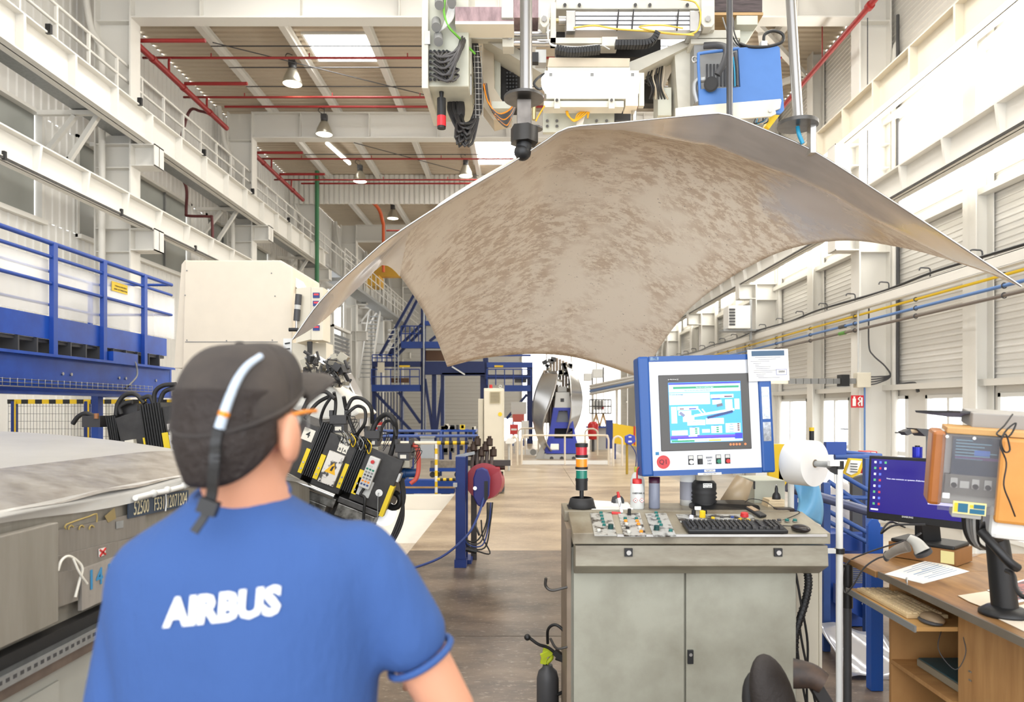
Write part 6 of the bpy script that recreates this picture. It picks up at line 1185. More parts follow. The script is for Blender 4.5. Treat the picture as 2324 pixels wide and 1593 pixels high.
jb(192, 214, 10, 28, -.004, 0).obj('tag_plate', mat('tag_cream', 0), jl); jb(76, 96, 62, 72, -.05, 0).obj('tag_plate', mat('tag_cream', 0), jl)
B().box(P(222, 956, 6.3), (.16, .2, .1)).box(P(300, 930, 6.4), (.2, .2, .12)).obj('valve', VB, jl); B().cyl(P(219, 950, 6.2), P(219, 938, 6.2), .02, 12).obj('beacon', mat('dusty_orange', (150, 100, 60), .5), jl)
for pts in ([(165, 962), (178, 945), (195, 938), (215, 945)], [(263, 945), (268, 915), (285, 896), (308, 895), (328, 915)], [(275, 940), (272, 925), (285, 915), (300, 912)], [(350, 920), (352, 890), (370, 875), (400, 872)], [(360, 925), (372, 890), (400, 880)], [(320, 905), (340, 900), (350, 920)]): B().tube([P(x, y, 6.25) for x, y in pts], .02, 8).obj('hydraulic_hose', RUBBER, jl)
B().bx(P(300, 0, 6.6).x, P(640, 0, 6.6).x, 6.4, 6.9, -.32, P(0, 960, 6.6).z).obj('carriage', DSTEEL, jl)
# ---- white jaw housing with meter box
wh = thing('white_housing', 'tall cream sheet-metal machine housing behind the worker', 'machine housing', P(540, 850, 8.4))
D_ = 8.2; b = B(); pq(b, [(418, 590), (636, 590), (664, 606), (664, 860), (640, 1000), (424, 1000), (412, 840)], D_, 1.1); b.obj('housing', mat('housing_cream', (228, 216, 196), .45, var=.03), wh, .02); B().bx(P(430, 0, 8.3).x, P(630, 0, 8.3).x, 8.3, 9.2, ZLOW, P(0, 995, 8.3).z).obj('pedestal', DGREY, wh)
b = B(); pb(b, 420, 630, 775, 776.5, D_-.006, .01); b.obj('panel_joint', GREY, wh)
b = B(); pq(b, [(395, 835), (412, 600), (420, 590), (420, 835)], D_+.05, .6); b.obj('side_cheek', mat('housing_cream', 0), wh)
for x, y in ((424, 614), (616, 620), (420, 670), (624, 672), (424, 772), (514, 773), (618, 772)): B().cyl(P(x, y, D_), P(x, y, D_-.008), .008, 8).obj('screw', GREY, wh)
b = B(); pq(b, [(660, 612), (682, 650), (682, 662), (660, 640)], D_+.1, .3); b.obj('cheek_fin', PLWHITE, wh)
b = B(); pb(b, 643, 662, 768, 830, D_-.01, .01); q = b.obj('scribbled_plate', PLWHITE, wh)
for k in range(4): B().bar(P(647, 780+k*13, D_-.014), P(658, 778+k*13, D_-.014), .02, .015).obj('ink_mark', BLACK, q)
mb_ = thing('meter_box', 'cream meter box with red digital displays beside the white housing', 'control box', P(700, 720, 7.9))
b = B(); pq(b, [(672, 655), (706, 650), (706, 770), (672, 778)], 7.9, .3); b.obj('box_side', BEIGE, mb_); b = B(); pb(b, 706, 733, 652, 772, 7.88, .3); fc = b.obj('box_front', BEIGE, mb_, .004)
for k in range(5):
    b = B(); pb(b, 710, 725, 664+k*18.5, 676+k*18.5, 7.87, .02); m_ = b.obj('display', DBLUE, mb_); b = B(); pb(b, 712, 723, 666+k*18.5, 670+k*18.5, 7.865, .01); b.obj('display_digits', mat('digit_red', (190, 40, 50), .4, emit=.4), m_)
B().cyl(P(678, 668, 7.85), P(676, 692, 7.85), .035, 14).cyl(P(675, 702, 7.85), P(673, 728, 7.85), .035, 14).obj('grey_beacon', DGREY, mb_); B().cyl(P(676, 692, 7.85), P(675, 702, 7.85), .034, 14).obj('clear_lens', LGREY, mb_); B().cyl(P(673, 728, 7.85), P(673, 745, 7.85), .014, 10).obj('stem', STEEL, mb_); B().cyl(P(656, 748, 7.85), P(676, 748, 7.85), .022, 10).obj('arm', BLACK, mb_)
for k in range(4): B().tube([P(700+k*2, 776, 7.9), P(700+k*2, 800, 7.85), P(692+k*4, 830, 7.8), P(690+k*6, 850, 7.8)], .016, 7).obj('cable', BLACK, mb_)
b = B(); pb(b, 660, 740, 778, 840, 8.2, .3); b.obj('back_plate', BEIGE, mb_)
# cluster of hydraulics on the white arm
hy = thing('hydraulic_arm', 'white machine arm crowded with small hydraulic fittings and hoses', 'machine', P(730, 900, 6.5))
b = B(); pq(b, [(655, 872), (750, 872), (818, 938), (790, 952), (660, 952)], 6.8, .8); b.obj('arm', mat('arm_white', (230, 226, 214), .45, var=.05), hy, .02); b = B(); pq(b, [(660, 952), (790, 952), (780, 1010), (700, 1010)], 6.9, .5); b.obj('arm_foot', LGREY, hy)
rnd = random.Random(11)
for k in range(60):
    x, y = rnd.uniform(690, 790), rnd.uniform(812, 878); m_ = rnd.choice([VB, VS, STEEL, DSTEEL, VS, BLACK]); d = 6.7+rnd.uniform(0, .35)
    if k % 2: B().box(P(x, y, d), (rnd.uniform(.03, .1), .08, rnd.uniform(.03, .09)), rotm(0, rnd.uniform(-40, 40), rnd.uniform(-30, 30))).obj('fitting', m_, hy)
    else: a = P(x, y, d); B().cyl(a, a+V((rnd.uniform(-.12, .12), rnd.uniform(-.05, .05), rnd.uniform(-.1, .1))), rnd.uniform(.01, .022), 8).obj('fitting', m_, hy)
for k in range(12): x = rnd.uniform(690, 760); y = rnd.uniform(810, 850); B().tube([P(x, y, 6.6), P(x+rnd.uniform(-15, 25), y+rnd.uniform(5, 25), 6.55), P(x+rnd.uniform(0, 40), y+rnd.uniform(10, 40), 6.6)], .009, 6).obj('hose', RUBBER, hy)
B().cyl(P(768, 846, 6.8), P(768, 832, 6.8), .028, 14).obj('amber_beacon', mat('beacon_amber', (226, 140, 40), .4), hy); B().cyl(P(768, 832, 6.8), P(768, 826, 6.8), .028, 14).obj('beacon_cap', BLACK, hy)
b = B(); b.grid(lambda u, v: P(775+30*math.sin(v*2.6)+u*18+v*18, 840+v*170, 7.4+.3*u), 8, 16); tag(b.obj('hanging_skin', mat('hanging_aluminium', (206, 206, 208), .28, .75), solid=.01), 'strip of curved aluminium skin hanging behind the hydraulic arm', 'metal sheet')
b = None
# ================================================================ BLUE GANTRY WALKWAY
GX = -5.2
def gp_(px, py): y = -GX*F_PX/(VPX-px); return V((GX, y, EYE-(py-VPY)*y/F_PX))
GB = mat('gantry_blue', (30, 80, 178), .35, col2=(24, 62, 148), scale=2); GB2 = mat('gantry_blue_rail', (36, 74, 160), .35)
gw = thing('gantry_walkway', 'bright blue gantry girder with railing and clear panels at left', 'walkway', (GX, 8, 0))
YE = 10.35; ZT, ZBt = 2.2, 1.79
B().bx(GX-.02, GX+.02, 2, YE-.05, ZBt, ZT).bx(GX-.1, GX+.1, 2, YE-.05, ZT-.03, ZT).bx(GX-.14, GX+.12, 2, YE-.05, ZBt-.03, ZBt).obj('girder', GB, gw); B().bx(GX-1.1, GX+.02, YE-.06, YE, ZBt-.02, ZT).obj('end_plate', GB, gw)
for y in (7.9, 8.05, 9.0, 9.15, 9.9): B().cyl((GX+.02, y, 2.0), (GX+.035, y, 2.0), .018, 8).obj('bolt', STEEL, gw)
B().bx(GX-.03, GX+.0, 2, YE-.1, 2.37, 2.62).obj('toe_board', GB, gw)
for i in range(24): B().bx(GX-.35, GX-.0, 3.6+i*.28, 3.62+i*.28, ZT, 2.37).obj('deck_joist', DGREY, gw)
B().bx(GX-1.1, GX-.04, 2, YE-.1, 2.33, 2.37).obj('deck', DGREY, gw)
for y in (3.1, 4.03, 4.96, 5.89, 6.82, 7.75, 8.67, 9.6): B().bx(GX-.0, GX+.05, y-.035, y+.035, ZT, 3.42).obj('post', GB2, gw)
for z, r_ in ((3.42, .026), (3.27, .02), (2.98, .02)): B().cyl((GX+.02, 2, z), (GX+.02, YE, z), r_, 10).obj('rail', GB2, gw)
for i in range(8): B().bx(GX-.03, GX-.02, 3.1+i*.93+.02, 3.1+(i+1)*.93-.02, 2.64, 3.24).obj('clear_panel', mat('glare_tint_acrylic', (244, 244, 244), .12, alpha=.3), gw)  # white tint and opacity stand in for reflections on the panels
for y in (4.0, 6.2, 8.2, 10.2): B().bx(GX-1.1, GX-1.06, y-.03, y+.03, 2.37, 3.42).obj('far_post', GB2, gw)
for z in (3.42, 2.98): B().cyl((GX-1.08, 2, z), (GX-1.08, YE, z), .02, 8).obj('far_rail', GB2, gw)
B().cyl((GX+.02, YE, 3.42), (GX-1.08, YE, 3.42), .02, 8).cyl((GX+.02, YE, 2.98), (GX-1.08, YE, 2.98), .02, 8).obj('end_rail', GB2, gw)
for k in range(3): B().bx(GX+.1, GX+.24, 6.3, 9.4, 1.83+k*.035, 1.834+k*.035).obj('tray_wire', STEEL, gw)
tw = B().tube([(GX+.24, 6.3, 1.91), (GX+.24, 6.3, 1.83), (GX+.1, 6.3, 1.83)], .004, 4, 1).obj('tray_wire', STEEL, gw); share(tw, 'tray_wire', [(0, i*.1, 0) for i in range(1, 32)], gw)
B().tube([(GX+.06, 9.2, 2.24), (GX+.1, 9.25, 2.2), (GX+.12, 9.25, 2.05), (GX+.14, 9.1, 1.95), (GX+.16, 8.9, 1.86)], .012, 6).obj('drop_cable', GREY, gw); B().bx(GX-.0, GX+.1, 8.75, 9.3, 2.2, 2.32).obj('junction_box', GB, gw)
q = B().bx(GX-.01, GX-.005, 8.9, 9.25, 3.1, 3.22).obj('warning_sign', mat('sign_yellow', (240, 200, 50), .5), gw); text('! PASSAGE INTERDIT', .03, (GX-.003, 9.09, 3.17), SIDE, BLACK, 'sign_text', q); text('SANS AUTORISATION', .03, (GX-.003, 9.09, 3.13), SIDE, BLACK, 'sign_text', q)
for y in (2.4, 10.15): B().bx(GX-1.0, GX-.9, y-.06, y+.06, ZLOW, ZBt).bx(GX-.2, GX-.08, y-.06, y+.06, ZLOW, ZBt).obj('leg', GB, gw)
# ---- striped safety fence
sf = thing('safety_fence', 'wire mesh safety fence with black and yellow striped top rail', 'fence', (-6, 11.2, ZLOW))
for i in range(34): B().bx(-8.2+i*.11, -8.2+(i+1)*.11, 11.18, 11.22, 1.68, 1.75).obj('stripe', YELLOW if i % 2 else BLACK, sf)
for x in (-8.1, -6.94, -6.25, -5.2, -4.5): B().bx(x-.03, x+.03, 11.16, 11.24, ZLOW, 1.72).obj('post', DBLUE, sf); B().bx(x+.03, x+.05, 11.15, 11.16, .9, 1.72).obj('yellow_edge', YELLOW, sf)
vw = B().bx(-8.2, -8.196, 11.2, 11.204, ZLOW+.1, 1.68).obj('mesh_wire', DGREY, sf); share(vw, 'mesh_wire', [(i*.05, 0, 0) for i in range(1, 75)], sf)
hw = B().bx(-8.2, -4.45, 11.2, 11.204, .2, .205).obj('mesh_wire', DGREY, sf); share(hw, 'mesh_wire', [(0, 0, i*.12) for i in range(1, 13)], sf)
# ================================================================ MIDDLE DISTANCE
# ---- hose post beside the walkway
hpz = thing('hose_post', 'blue steel post with grey back frame carrying tools and hoses', 'post', P(1046, 1285, 7.2))
x = P(1046, 0, 7.2).x
B().bx(x-.05, x+.05, 7.15, 7.25, 0, 1.12).obj('post', DBLUE, hpz, .004); B().bx(x-.06, x+.06, 7.13, 7.27, 0, .08).obj('foot', DBLUE, hpz); B().bx(x+.08, x+.14, 7.5, 7.56, 0, 1.2).obj('rear_post', mat('dark_frame', (72, 66, 62), .5), hpz); B().bx(x-.02, x+.1, 7.3, 7.6, 0, .04).obj('floor_rail', DBLUE, hpz)
B().bx(x+.02, x+.06, 7.3, 7.36, .05, 1.15).obj('inner_post', DBLUE, hpz); B().bx(x-.04, x+.5, 7.5, 7.56, 1.0, 1.06).obj('cross_bar', mat('dark_frame', 0), hpz)
B().box(P(1056, 1032, 7.3), (.2, .06, .03), rotm(0, -12, 0)).obj('steel_clamp', GALV, hpz); B().bx(x-.07, x-.03, 7.1, 7.14, .82, .86).obj('tag_plate', LGREY, hpz)
for k in range(7): a = P(1066+k*9, 1035-(k % 3)*12, 7.45); B().cyl(a, a+V((.0, .02, .07)), .035, 12).cyl(a+V((0, 0, .07)), a+V((0, 0, .1)), .02, 10).obj('tool_head', mat('brown_steel', (74, 58, 48), .5, .4), hpz)
for k in range(5): B().tube([P(1076+k*10, 1020, 7.5), P(1072+k*11, 1060, 7.5), P(1084+k*10, 1100, 7.5), P(1100+k*8, 1120, 7.5)], .022, 8).obj('grey_handle', mat('handle_grey', (110, 100, 92), .45), hpz)
for k in range(4): B().cyl(P(1124-k*4, 1060+k*16, 7.55), P(1146-k*4, 1060+k*16, 7.55), .03, 12).obj('castor_wheel', mat('brown_steel', 0), hpz)
rr1 = thing('hose_reel', 'red round hose reel mounted on the blue post', 'hose reel', P(1100, 1095, 7.4))
B().cyl(P(1098, 1092, 7.35), P(1106, 1092, 7.65), .19, 28).obj('drum', mat('reel_red', (176, 50, 62), .4), rr1, .01); B().box(P(1118, 1078, 7.5), (.16, .3, .18)).obj('cover', mat('reel_red', 0), rr1, .01)
rr2 = thing('cable_reel', 'flat navy blue cable reel in front of the red reel', 'cable reel', P(1092, 1108, 7.25))
b = B(); pq(b, [(1074, 1085), (1080, 1066), (1094, 1062), (1106, 1068), (1112, 1086), (1110, 1125), (1096, 1152), (1084, 1148), (1074, 1128)], 7.1, .12); b.obj('drum', mat('reel_blue', (44, 44, 120), .4), rr2, .012); b = B(); pb(b, 1099, 1107, 1092, 1134, 7.09, .02); b.obj('slot', BLACK, rr2); B().cyl(P(1078, 1108, 7.1), P(1078, 1108, 7.06), .02, 10).obj('axle', STEEL, rr2)
B().tube([P(1098, 1130, 7.1), P(1085, 1170, 7.0), P(1060, 1215, 6.9), P(1000, 1265, 6.85), P(912, 1298, 6.8)], .012, 8).obj('blue_cable', mat('blue_cable', (56, 76, 140), .45), rr2)
for k in range(4): B().tube([P(1106+k*4, 1140, 7.3), P(1104+k*3, 1185, 7.25), P(1085+k*5, 1225+k*6, 7.2), P(1060, 1225+k*4, 7.2), P(1052, 1190, 7.2)], .008, 6).obj('cable', [BLACK, DGREY, MATS['blue_cable'], BLACK][k], rr1)
B().tube([P(1092, 1180, 7.3), P(1096, 1220, 7.25), P(1112, 1256, 7.2), P(1080, 1250, 7.15)], .008, 6).cyl(P(1058, 1246, 7.15), P(1082, 1252, 7.15), .025, 10).obj('plug_cable', BLACK, rr1)
B().tube([P(1078, 1190, 7.3), P(1084, 1205, 7.28), P(1088, 1215, 7.28)], .012, 6).obj('chain', DSTEEL, rr1)
# ---- electric cabinet on the walkway
ec = thing('electric_cabinet', 'tall beige electric cabinet with vent grille and red beacon', 'cabinet', P(1120, 1115, 13.4))
b = B(); pb(b, 1098, 1143, 881, 1112, 13.3, .45); b.obj('body', BEIGE, ec, .01); b = B(); pb(b, 1099, 1140, 886, 1106, 13.27, .03); dr = b.obj('door', BEIGE, ec, .005); b = B(); pb(b, 1111, 1136, 888, 916, 13.26, .012); g = b.obj('vent_frame', mat('vent_beige', (200, 190, 160), .5), dr)
for k in range(8):
    b = B(); pb(b, 1113, 1134, 890+k*3.1, 891.6+k*3.1, 13.25, .012); b.obj('vent_slat', mat('vent_dark', (150, 138, 108), .5), g)
B().cyl(P(1135, 940, 13.27), P(1135, 940, 13.265), .04, 14).obj('yellow_sticker', YELLOW, dr); B().cyl(P(1114, 881, 13.45), P(1114, 873, 13.45), .03, 12).obj('beacon', REDP, ec); B().ring(P(1135, 877, 13.45), (0, 1, 0), .025, .008).obj('lifting_eye', STEEL, ec); b = B(); pb(b, 1097, 1144, 1104, 1116, 13.28, .45); b.obj('plinth', DGREY, ec)
ec2 = thing('electric_cabinet', 'lower narrow beige cabinet left of the tall cabinet', 'cabinet', P(1091, 1110, 13.6)); b = B(); pb(b, 1085, 1097, 905, 1112, 13.5, .4); b.obj('body', BEIGE, ec2, .01); b = B(); pb(b, 1086, 1096, 910, 1100, 13.48, .02); b.obj('door', BEIGE, ec2)
# ---- low rails and tables behind the pit
def rail_line(label, m, pts, r_, d, posts=(), pm=None, base=None, name='guard_rail'):
    t = thing(name, label, 'railing', P(pts[0][0], pts[0][1], d)); B().tube([P(x, y, d) for x, y in pts], r_, 8, 1).obj('top_rail', m, t)
    for (x, y0, y1) in posts: B().cyl(P(x, y1, d), P(x, y0, d), r_*.9, 8).obj('post', pm or m, t)
    return t
wr = rail_line('white guard rail with striped end behind the press jaw', mat('rail_white', (232, 224, 206), .4), [(700, 1005), (992, 1005)], .035, 14.2, [(897, 1005, 1160), (740, 1005, 1160)])
for i in range(8): B().cyl(P(992+i*9, 1005, 14.2), P(1001+i*9, 1005, 14.2), .036, 10).obj('stripe', YELLOW if i % 2 == 0 else BLACK, wr)
for i in range(12): B().cyl(P(990, 1005+i*12.5, 14.2), P(990, 1017.5+i*12.5, 14.2), .03, 8).obj('stripe', YELLOW if i % 2 else PLWHITE, wr)
for i in range(7): B().cyl(P(992+i*7, 1088, 14.2), P(999+i*7, 1088, 14.2), .03, 8).obj('stripe', YELLOW if i % 2 == 0 else BLACK, wr)
rail_line('upper of two level blue rails behind the striped rail', mat('rail_blue_grey', (74, 96, 156), .4), [(700, 978), (1000, 978)], .035, 16.5, [(862, 978, 1100), (1000, 978, 1080)])
rail_line('lower of two level blue rails behind the striped rail', mat('rail_blue_grey', 0), [(700, 991), (1092, 989)], .035, 15.8, [(1088, 989, 1100), (925, 991, 1100)])
gp2 = thing('hanging_board', 'flat grey panel hanging on the blue rail', 'panel', P(970, 1040, 15.7)); b = B(); pb(b, 954, 985, 992, 1040, 15.65, .04); b.obj('panel', mat('panel_grey', (176, 182, 186), .5), gp2); b = B(); pb(b, 952, 987, 990, 993, 15.62, .12); b.obj('hook_rail', GALV, gp2)
bbm = thing('blue_low_beam', 'low blue steel beam with cream stripe behind the pit', 'beam', P(950, 1110, 14.6)); b = B(); pb(b, 700, 1036, 1090, 1104, 14.5, .3); b.obj('upper_beam', BLUE, bbm); b = B(); pb(b, 700, 1030, 1108, 1120, 14.5, .3); b.obj('lower_beam', BLUE, bbm); b = B(); pb(b, 700, 1032, 1104, 1108, 14.48, .3); b.obj('stripe', WOODY, bbm)
for xx in (760, 925, 1010): b = B(); pb(b, xx-9, xx+9, 1120, 1138, 14.5, .3); b.obj('foot', BLACK, bbm)
ct = thing('tool_cart', 'small blue wheeled cart with steel tray behind the pit', 'cart', P(1010, 1080, 16)); b = B(); pb(b, 975, 1045, 1062, 1070, 16, .5); b.obj('frame', BLUE, ct); b = B(); pb(b, 977, 1043, 1046, 1062, 16.02, .45); b.obj('tray', mat('tray_worn', (160, 150, 136), .5, .4, var=.3, scale=12), ct)
for xx in (982, 992, 1038): B().cyl(P(xx, 1077, 16.05), P(xx, 1077, 16.12), .07, 14).obj('castor', BLACK, ct)
rnd = random.Random(5)
for j, (xa, xb, ya, lab) in enumerate(((1000, 1080, 975, 'blue fixture bench crowded with black clamps right of the rails'), (868, 940, 985, 'blue fixture bench with black clamps left of the grey panel'))):
    t = thing('fixture_bench', lab, 'bench', P((xa+xb)/2, 1060, 18)); b = B(); pb(b, xa, xb, ya, ya+5, 18, .6); b.obj('table', BLUE, t)
    for k in range(5): xx = xa+4+k*(xb-xa-8)/4; b = B(); pb(b, xx-3, xx+3, ya+5, 1065, 18.1+.1*(k % 2), .08); b.obj('leg', DBLUE, t)
    for k in range(16): a = P(rnd.uniform(xa, xb), ya-rnd.uniform(0, 7), 18.1); B().box(a, (rnd.uniform(.06, .14), .1, rnd.uniform(.06, .14))).obj('clamp', rnd.choice([VB, VS, BLACK, mat('tag_cream', 0), JYE]), t)
    for k in range(10): a = P(rnd.uniform(xa, xb), rnd.uniform(ya+8, ya+50), 18.05); B().box(a, (rnd.uniform(.05, .12), .1, rnd.uniform(.08, .2))).obj('bracket', rnd.choice([VB, BLUE, DGREY, BLACK]), t)
# ---- tubular barriers on the walkway
BW = mat('barrier_cream', (232, 220, 200), .4)
def hoop(label, x0, x1, y0, y1, d, mids=(), kick=None):
    t = thing('tube_barrier', label, 'barrier', P((x0+x1)/2, y1, d)); r_ = 10
    B().tube([P(x0, y1, d), P(x0, (y0+y1)/2, d), P(x0, y0+r_, d), P(x0+r_*.35, y0+r_*.3, d), P(x0+r_, y0, d), P((x0+x1)/2, y0, d), P(x1-r_, y0, d), P(x1-r_*.35, y0+r_*.3, d), P(x1, y0+r_, d), P(x1, (y0+y1)/2, d), P(x1, y1, d)], .03, 10, 4).obj('hoop', BW, t)
    for m_ in mids: B().cyl(P(m_, y1, d), P(m_, y0, d), .026, 10).obj('mid_post', BW, t)
    if kick: b = B(); pb(b, x0, x1, kick, y1-1, d-.02, .03); b.obj('kick_plate', PLWHITE, t)
hoop('wide cream tube barrier before the panel stand', 1184, 1381, 988, 1055, 19.9, (1282,), 1045)
hoop('narrow cream tube barrier right of the wide barrier', 1392, 1412, 990, 1058, 19.6)
hoop('cream tube barrier behind left of the panel stand', 1176, 1222, 972, 1033, 24, (1192,), 1020)
hoop('cream tube barrier behind right of the panel stand', 1328, 1356, 973, 1033, 24)
hoop('narrow cream hoop left of the wide barrier', 1160, 1174, 990, 1057, 19.9)
pd = thing('white_pedestal', 'small white pedestal next to the electric cabinet', 'pedestal', P(1160, 1062, 18)); b = B(); pq(b, [(1147, 1003), (1153, 994), (1167, 996), (1170, 1003), (1164, 1007), (1148, 1007)], 18, .2); b.obj('head', PLWHITE, pd); B().cyl(P(1155, 1068, 18.1), P(1155, 1007, 18.1), .03, 10).obj('leg', LGREY, pd)
# ---- panel stand with two curved skins
ps = thing('panel_stand', 'blue steel A-frame stand with white head between the curved panels', 'stand', P(1272, 1045, 22.5)); PB = mat('stand_blue', (58, 74, 190), .4); D_ = 22.3
def fr_(outer, inner):
    b = B(); n = len(outer)
    for i in range(n): b.prism([P(*outer[i], D_), P(*outer[(i+1) % n], D_), P(*inner[(i+1) % n], D_), P(*inner[i], D_)], (0, .5, 0))
    return b.obj('frame_panel', PB, ps)
fr_([(1256, 925), (1296, 925), (1302, 965), (1250, 965)], [(1268, 932), (1288, 932), (1291, 958), (1262, 958)]); fr_([(1250, 965), (1302, 965), (1309, 1000), (1243, 1000)], [(1259, 972), (1300, 972), (1300, 995), (1258, 995)]); fr_([(1243, 1000), (1309, 1000), (1313, 1029), (1235, 1029)], [(1250, 1007), (1270, 1007), (1270, 1022), (1248, 1022)])
b = B(); pb(b, 1262, 1292, 933, 958, D_+.2, .05); b.obj('grey_board', mat('grey_board', (150, 154, 156), .5), ps); b = B(); pq(b, [(1258, 925), (1262, 890), (1292, 890), (1296, 925)], D_, .4); b.obj('white_head', PLWHITE, ps); b = B(); pb(b, 1272, 1280, 904, 912, D_-.01, .02); b.obj('square_port', DGREY, ps); b = B(); pb(b, 1266, 1286, 877, 889, D_, .3); b.obj('top_box', LGREY, ps); b = B(); pb(b, 1235, 1313, 1031, 1043, D_-.05, .6); b.obj('base_beam', LGREY, ps)
for xx in (1252, 1275, 1302): B().cyl(P(xx, 1040, D_-.06), P(xx, 1040, D_-.08), .06, 12).obj('base_hole', DGREY, ps)
b = B(); pq(b, [(1215, 1042), (1228, 1012), (1240, 1030), (1235, 1042)], D_, .3); b.obj('side_brace', LGREY, ps); B().cyl(P(1210, 1026, D_), P(1210, 1026, D_+.1), .1, 16).obj('wheel', GREY, ps)
for k in range(9): xx = 1236+k*7; B().cyl(P(xx, 960, D_+.7), P(xx, 812+abs(k-4)*3+(16 if k < 2 else 0), D_+.7), .045, 8).obj('rack_tube', mat('tan_tube', (160, 144, 128), .4, .4), ps)
for k in range(46): a = P(rnd.uniform(1236, 1300), rnd.uniform(815, 930), D_+.55); B().box(a, (rnd.uniform(.06, .2), .1, rnd.uniform(.06, .22)), rotm(0, rnd.uniform(-30, 30), 0)).obj('rack_fitting', rnd.choice([DSTEEL, STEEL, VS, DGREY, BLACK]), ps)
b = B(); pb(b, 1246, 1302, 880, 1000, D_+.8, .2); b.obj('rack_core', DGREY, ps)
SK = mat('curved_skin_aluminium', (210, 208, 206), .22, .85, var=.1, scale=.8)
b = B(); b.grid(lambda u, v: P(1208+26*(2*v-1)**2+u*(30+14*math.cos((v-.25)*5)), 842+v*182, D_+.9-u*1.2-.5*math.sin(math.pi*v)), 10, 20); tag(b.obj('curved_panel', SK, solid=.02), 'curved aluminium fuselage panel on the left of the A-frame stand', 'metal panel')
b = B(); b.grid(lambda u, v: P(1322-26*(2*v-1)**2-u*(12+14*math.sin(v*3.1)), 828+v*160, D_+.9-u*1.0-.4*math.sin(math.pi*v)), 10, 20); tag(b.obj('curved_panel', SK, solid=.02), 'curved aluminium fuselage panel on the right of the A-frame stand', 'metal panel')
# ---- far blue gantry machine
FB, FD = mat('far_blue_paint', (24, 62, 142), .45, var=.1), mat('far_navy_paint', (16, 36, 90), .5, var=.1)
gm = thing('blue_gantry_machine', 'tall dark blue gantry machine with platforms and ladders far down the hall', 'machine', P(1000, 1000, 32)); D_ = 31.5
def fb(x0, x1, y0, y1, m=FB, nm='beam', dd=0., th=.3): b = B(); pb(b, x0, x1, y0, y1, D_+dd, th); return b.obj(nm, m, gm)
for x0, x1, y0, y1 in ((844, 852, 820, 1022), (955, 965, 700, 1022), (980, 990, 850, 1022), (1000, 1008, 850, 1022), (1096, 1108, 812, 1022), (1196, 1209, 830, 1022), (910, 914, 888, 1022), (1090, 1096, 820, 1022)): fb(x0, x1, y0, y1, FD, 'column', .2)
for x0, x1, y0, y1, m in ((843, 953, 873, 888, FB), (910, 1004, 775, 790, FB), (845, 955, 820, 832, FD), (958, 1100, 820, 850, FD), (1105, 1209, 822, 834, FB), (1145, 1205, 874, 888, FB), (1100, 1200, 850, 860, FD), (960, 1000, 728, 738, FB), (1120, 1205, 804, 808, FB), (1003, 1100, 846, 852, FD)): fb(x0, x1, y0, y1, m)
for a, c in (((948, 655), (862, 808)), ((956, 664), (882, 808)), ((958, 735), (884, 808)), ((965, 742), (900, 808)), ((850, 890), (960, 1005)), ((905, 890), (955, 960)), ((965, 860), (985, 1000)), ((1006, 860), (988, 1000)), ((1196, 895), (1150, 950)), ((975, 775), (1000, 755))): B().bar(P(*a, D_+.3), P(*c, D_+.3), .16, .12).obj('brace', FD, gm)
for (xa, xb, ys, yb) in ((843, 952, (838, 855), 873), (910, 960, (740, 757), 775), (1105, 1205, (838, 855), 874), (845, 900, (805, 812), 820)):
    for y in ys: B().cyl(P(xa, y, D_), P(xb, y, D_), .025, 6).obj('rail', FB, gm)
    for k in range(6): xx = xa+(xb-xa)*k/5; B().cyl(P(xx, yb, D_), P(xx, ys[0], D_), .025, 6).obj('rail_post', FB, gm)
for xx in (896, 904): B().cyl(P(xx, 872, D_-.1), P(xx, 745, D_-.1), .03, 6).obj('ladder_stile', GALV, gm)
for k in range(16): B().cyl(P(896, 750+k*7.6, D_-.1), P(904, 750+k*7.6, D_-.1), .018, 5).obj('ladder_rung', GALV, gm)
for k in range(5): B().tube([P(884, 748+k*10, D_-.4), P(882, 750+k*10, D_-.2), P(896, 748+k*10, D_-.1)], .02, 5).obj('ladder_cage', PLWHITE, gm)
B().cyl(P(962, 640, D_-.1), P(961, 1010, D_-.1), .04, 6).obj('cable_chain', GALV, gm)
fb(857, 872, 822, 845, BEIGE, 'switch_box', -.1, .1); fb(906, 930, 829, 833, YELLOW, 'yellow_label', -.05, .05); fb(1122, 1142, 829, 833, YELLOW, 'yellow_label', -.05, .05); fb(886, 928, 858, 868, mat('rust_brown', (96, 66, 44), .6), 'motor', .1, .3); fb(1168, 1195, 855, 868, DGREY, 'motor', .1, .3); fb(963, 1010, 795, 818, mat('rust_brown', 0), 'plank_deck', .4, .3)
for k in range(9): fb(858+k*7, 860+k*7, 890, 1020, FD, 'rack_post', .6, .1)
B().bar(P(1026, 832, D_-.2), P(1055, 850, D_-.2), .15, .06).obj('tube_lamp', PLWHITE, gm)
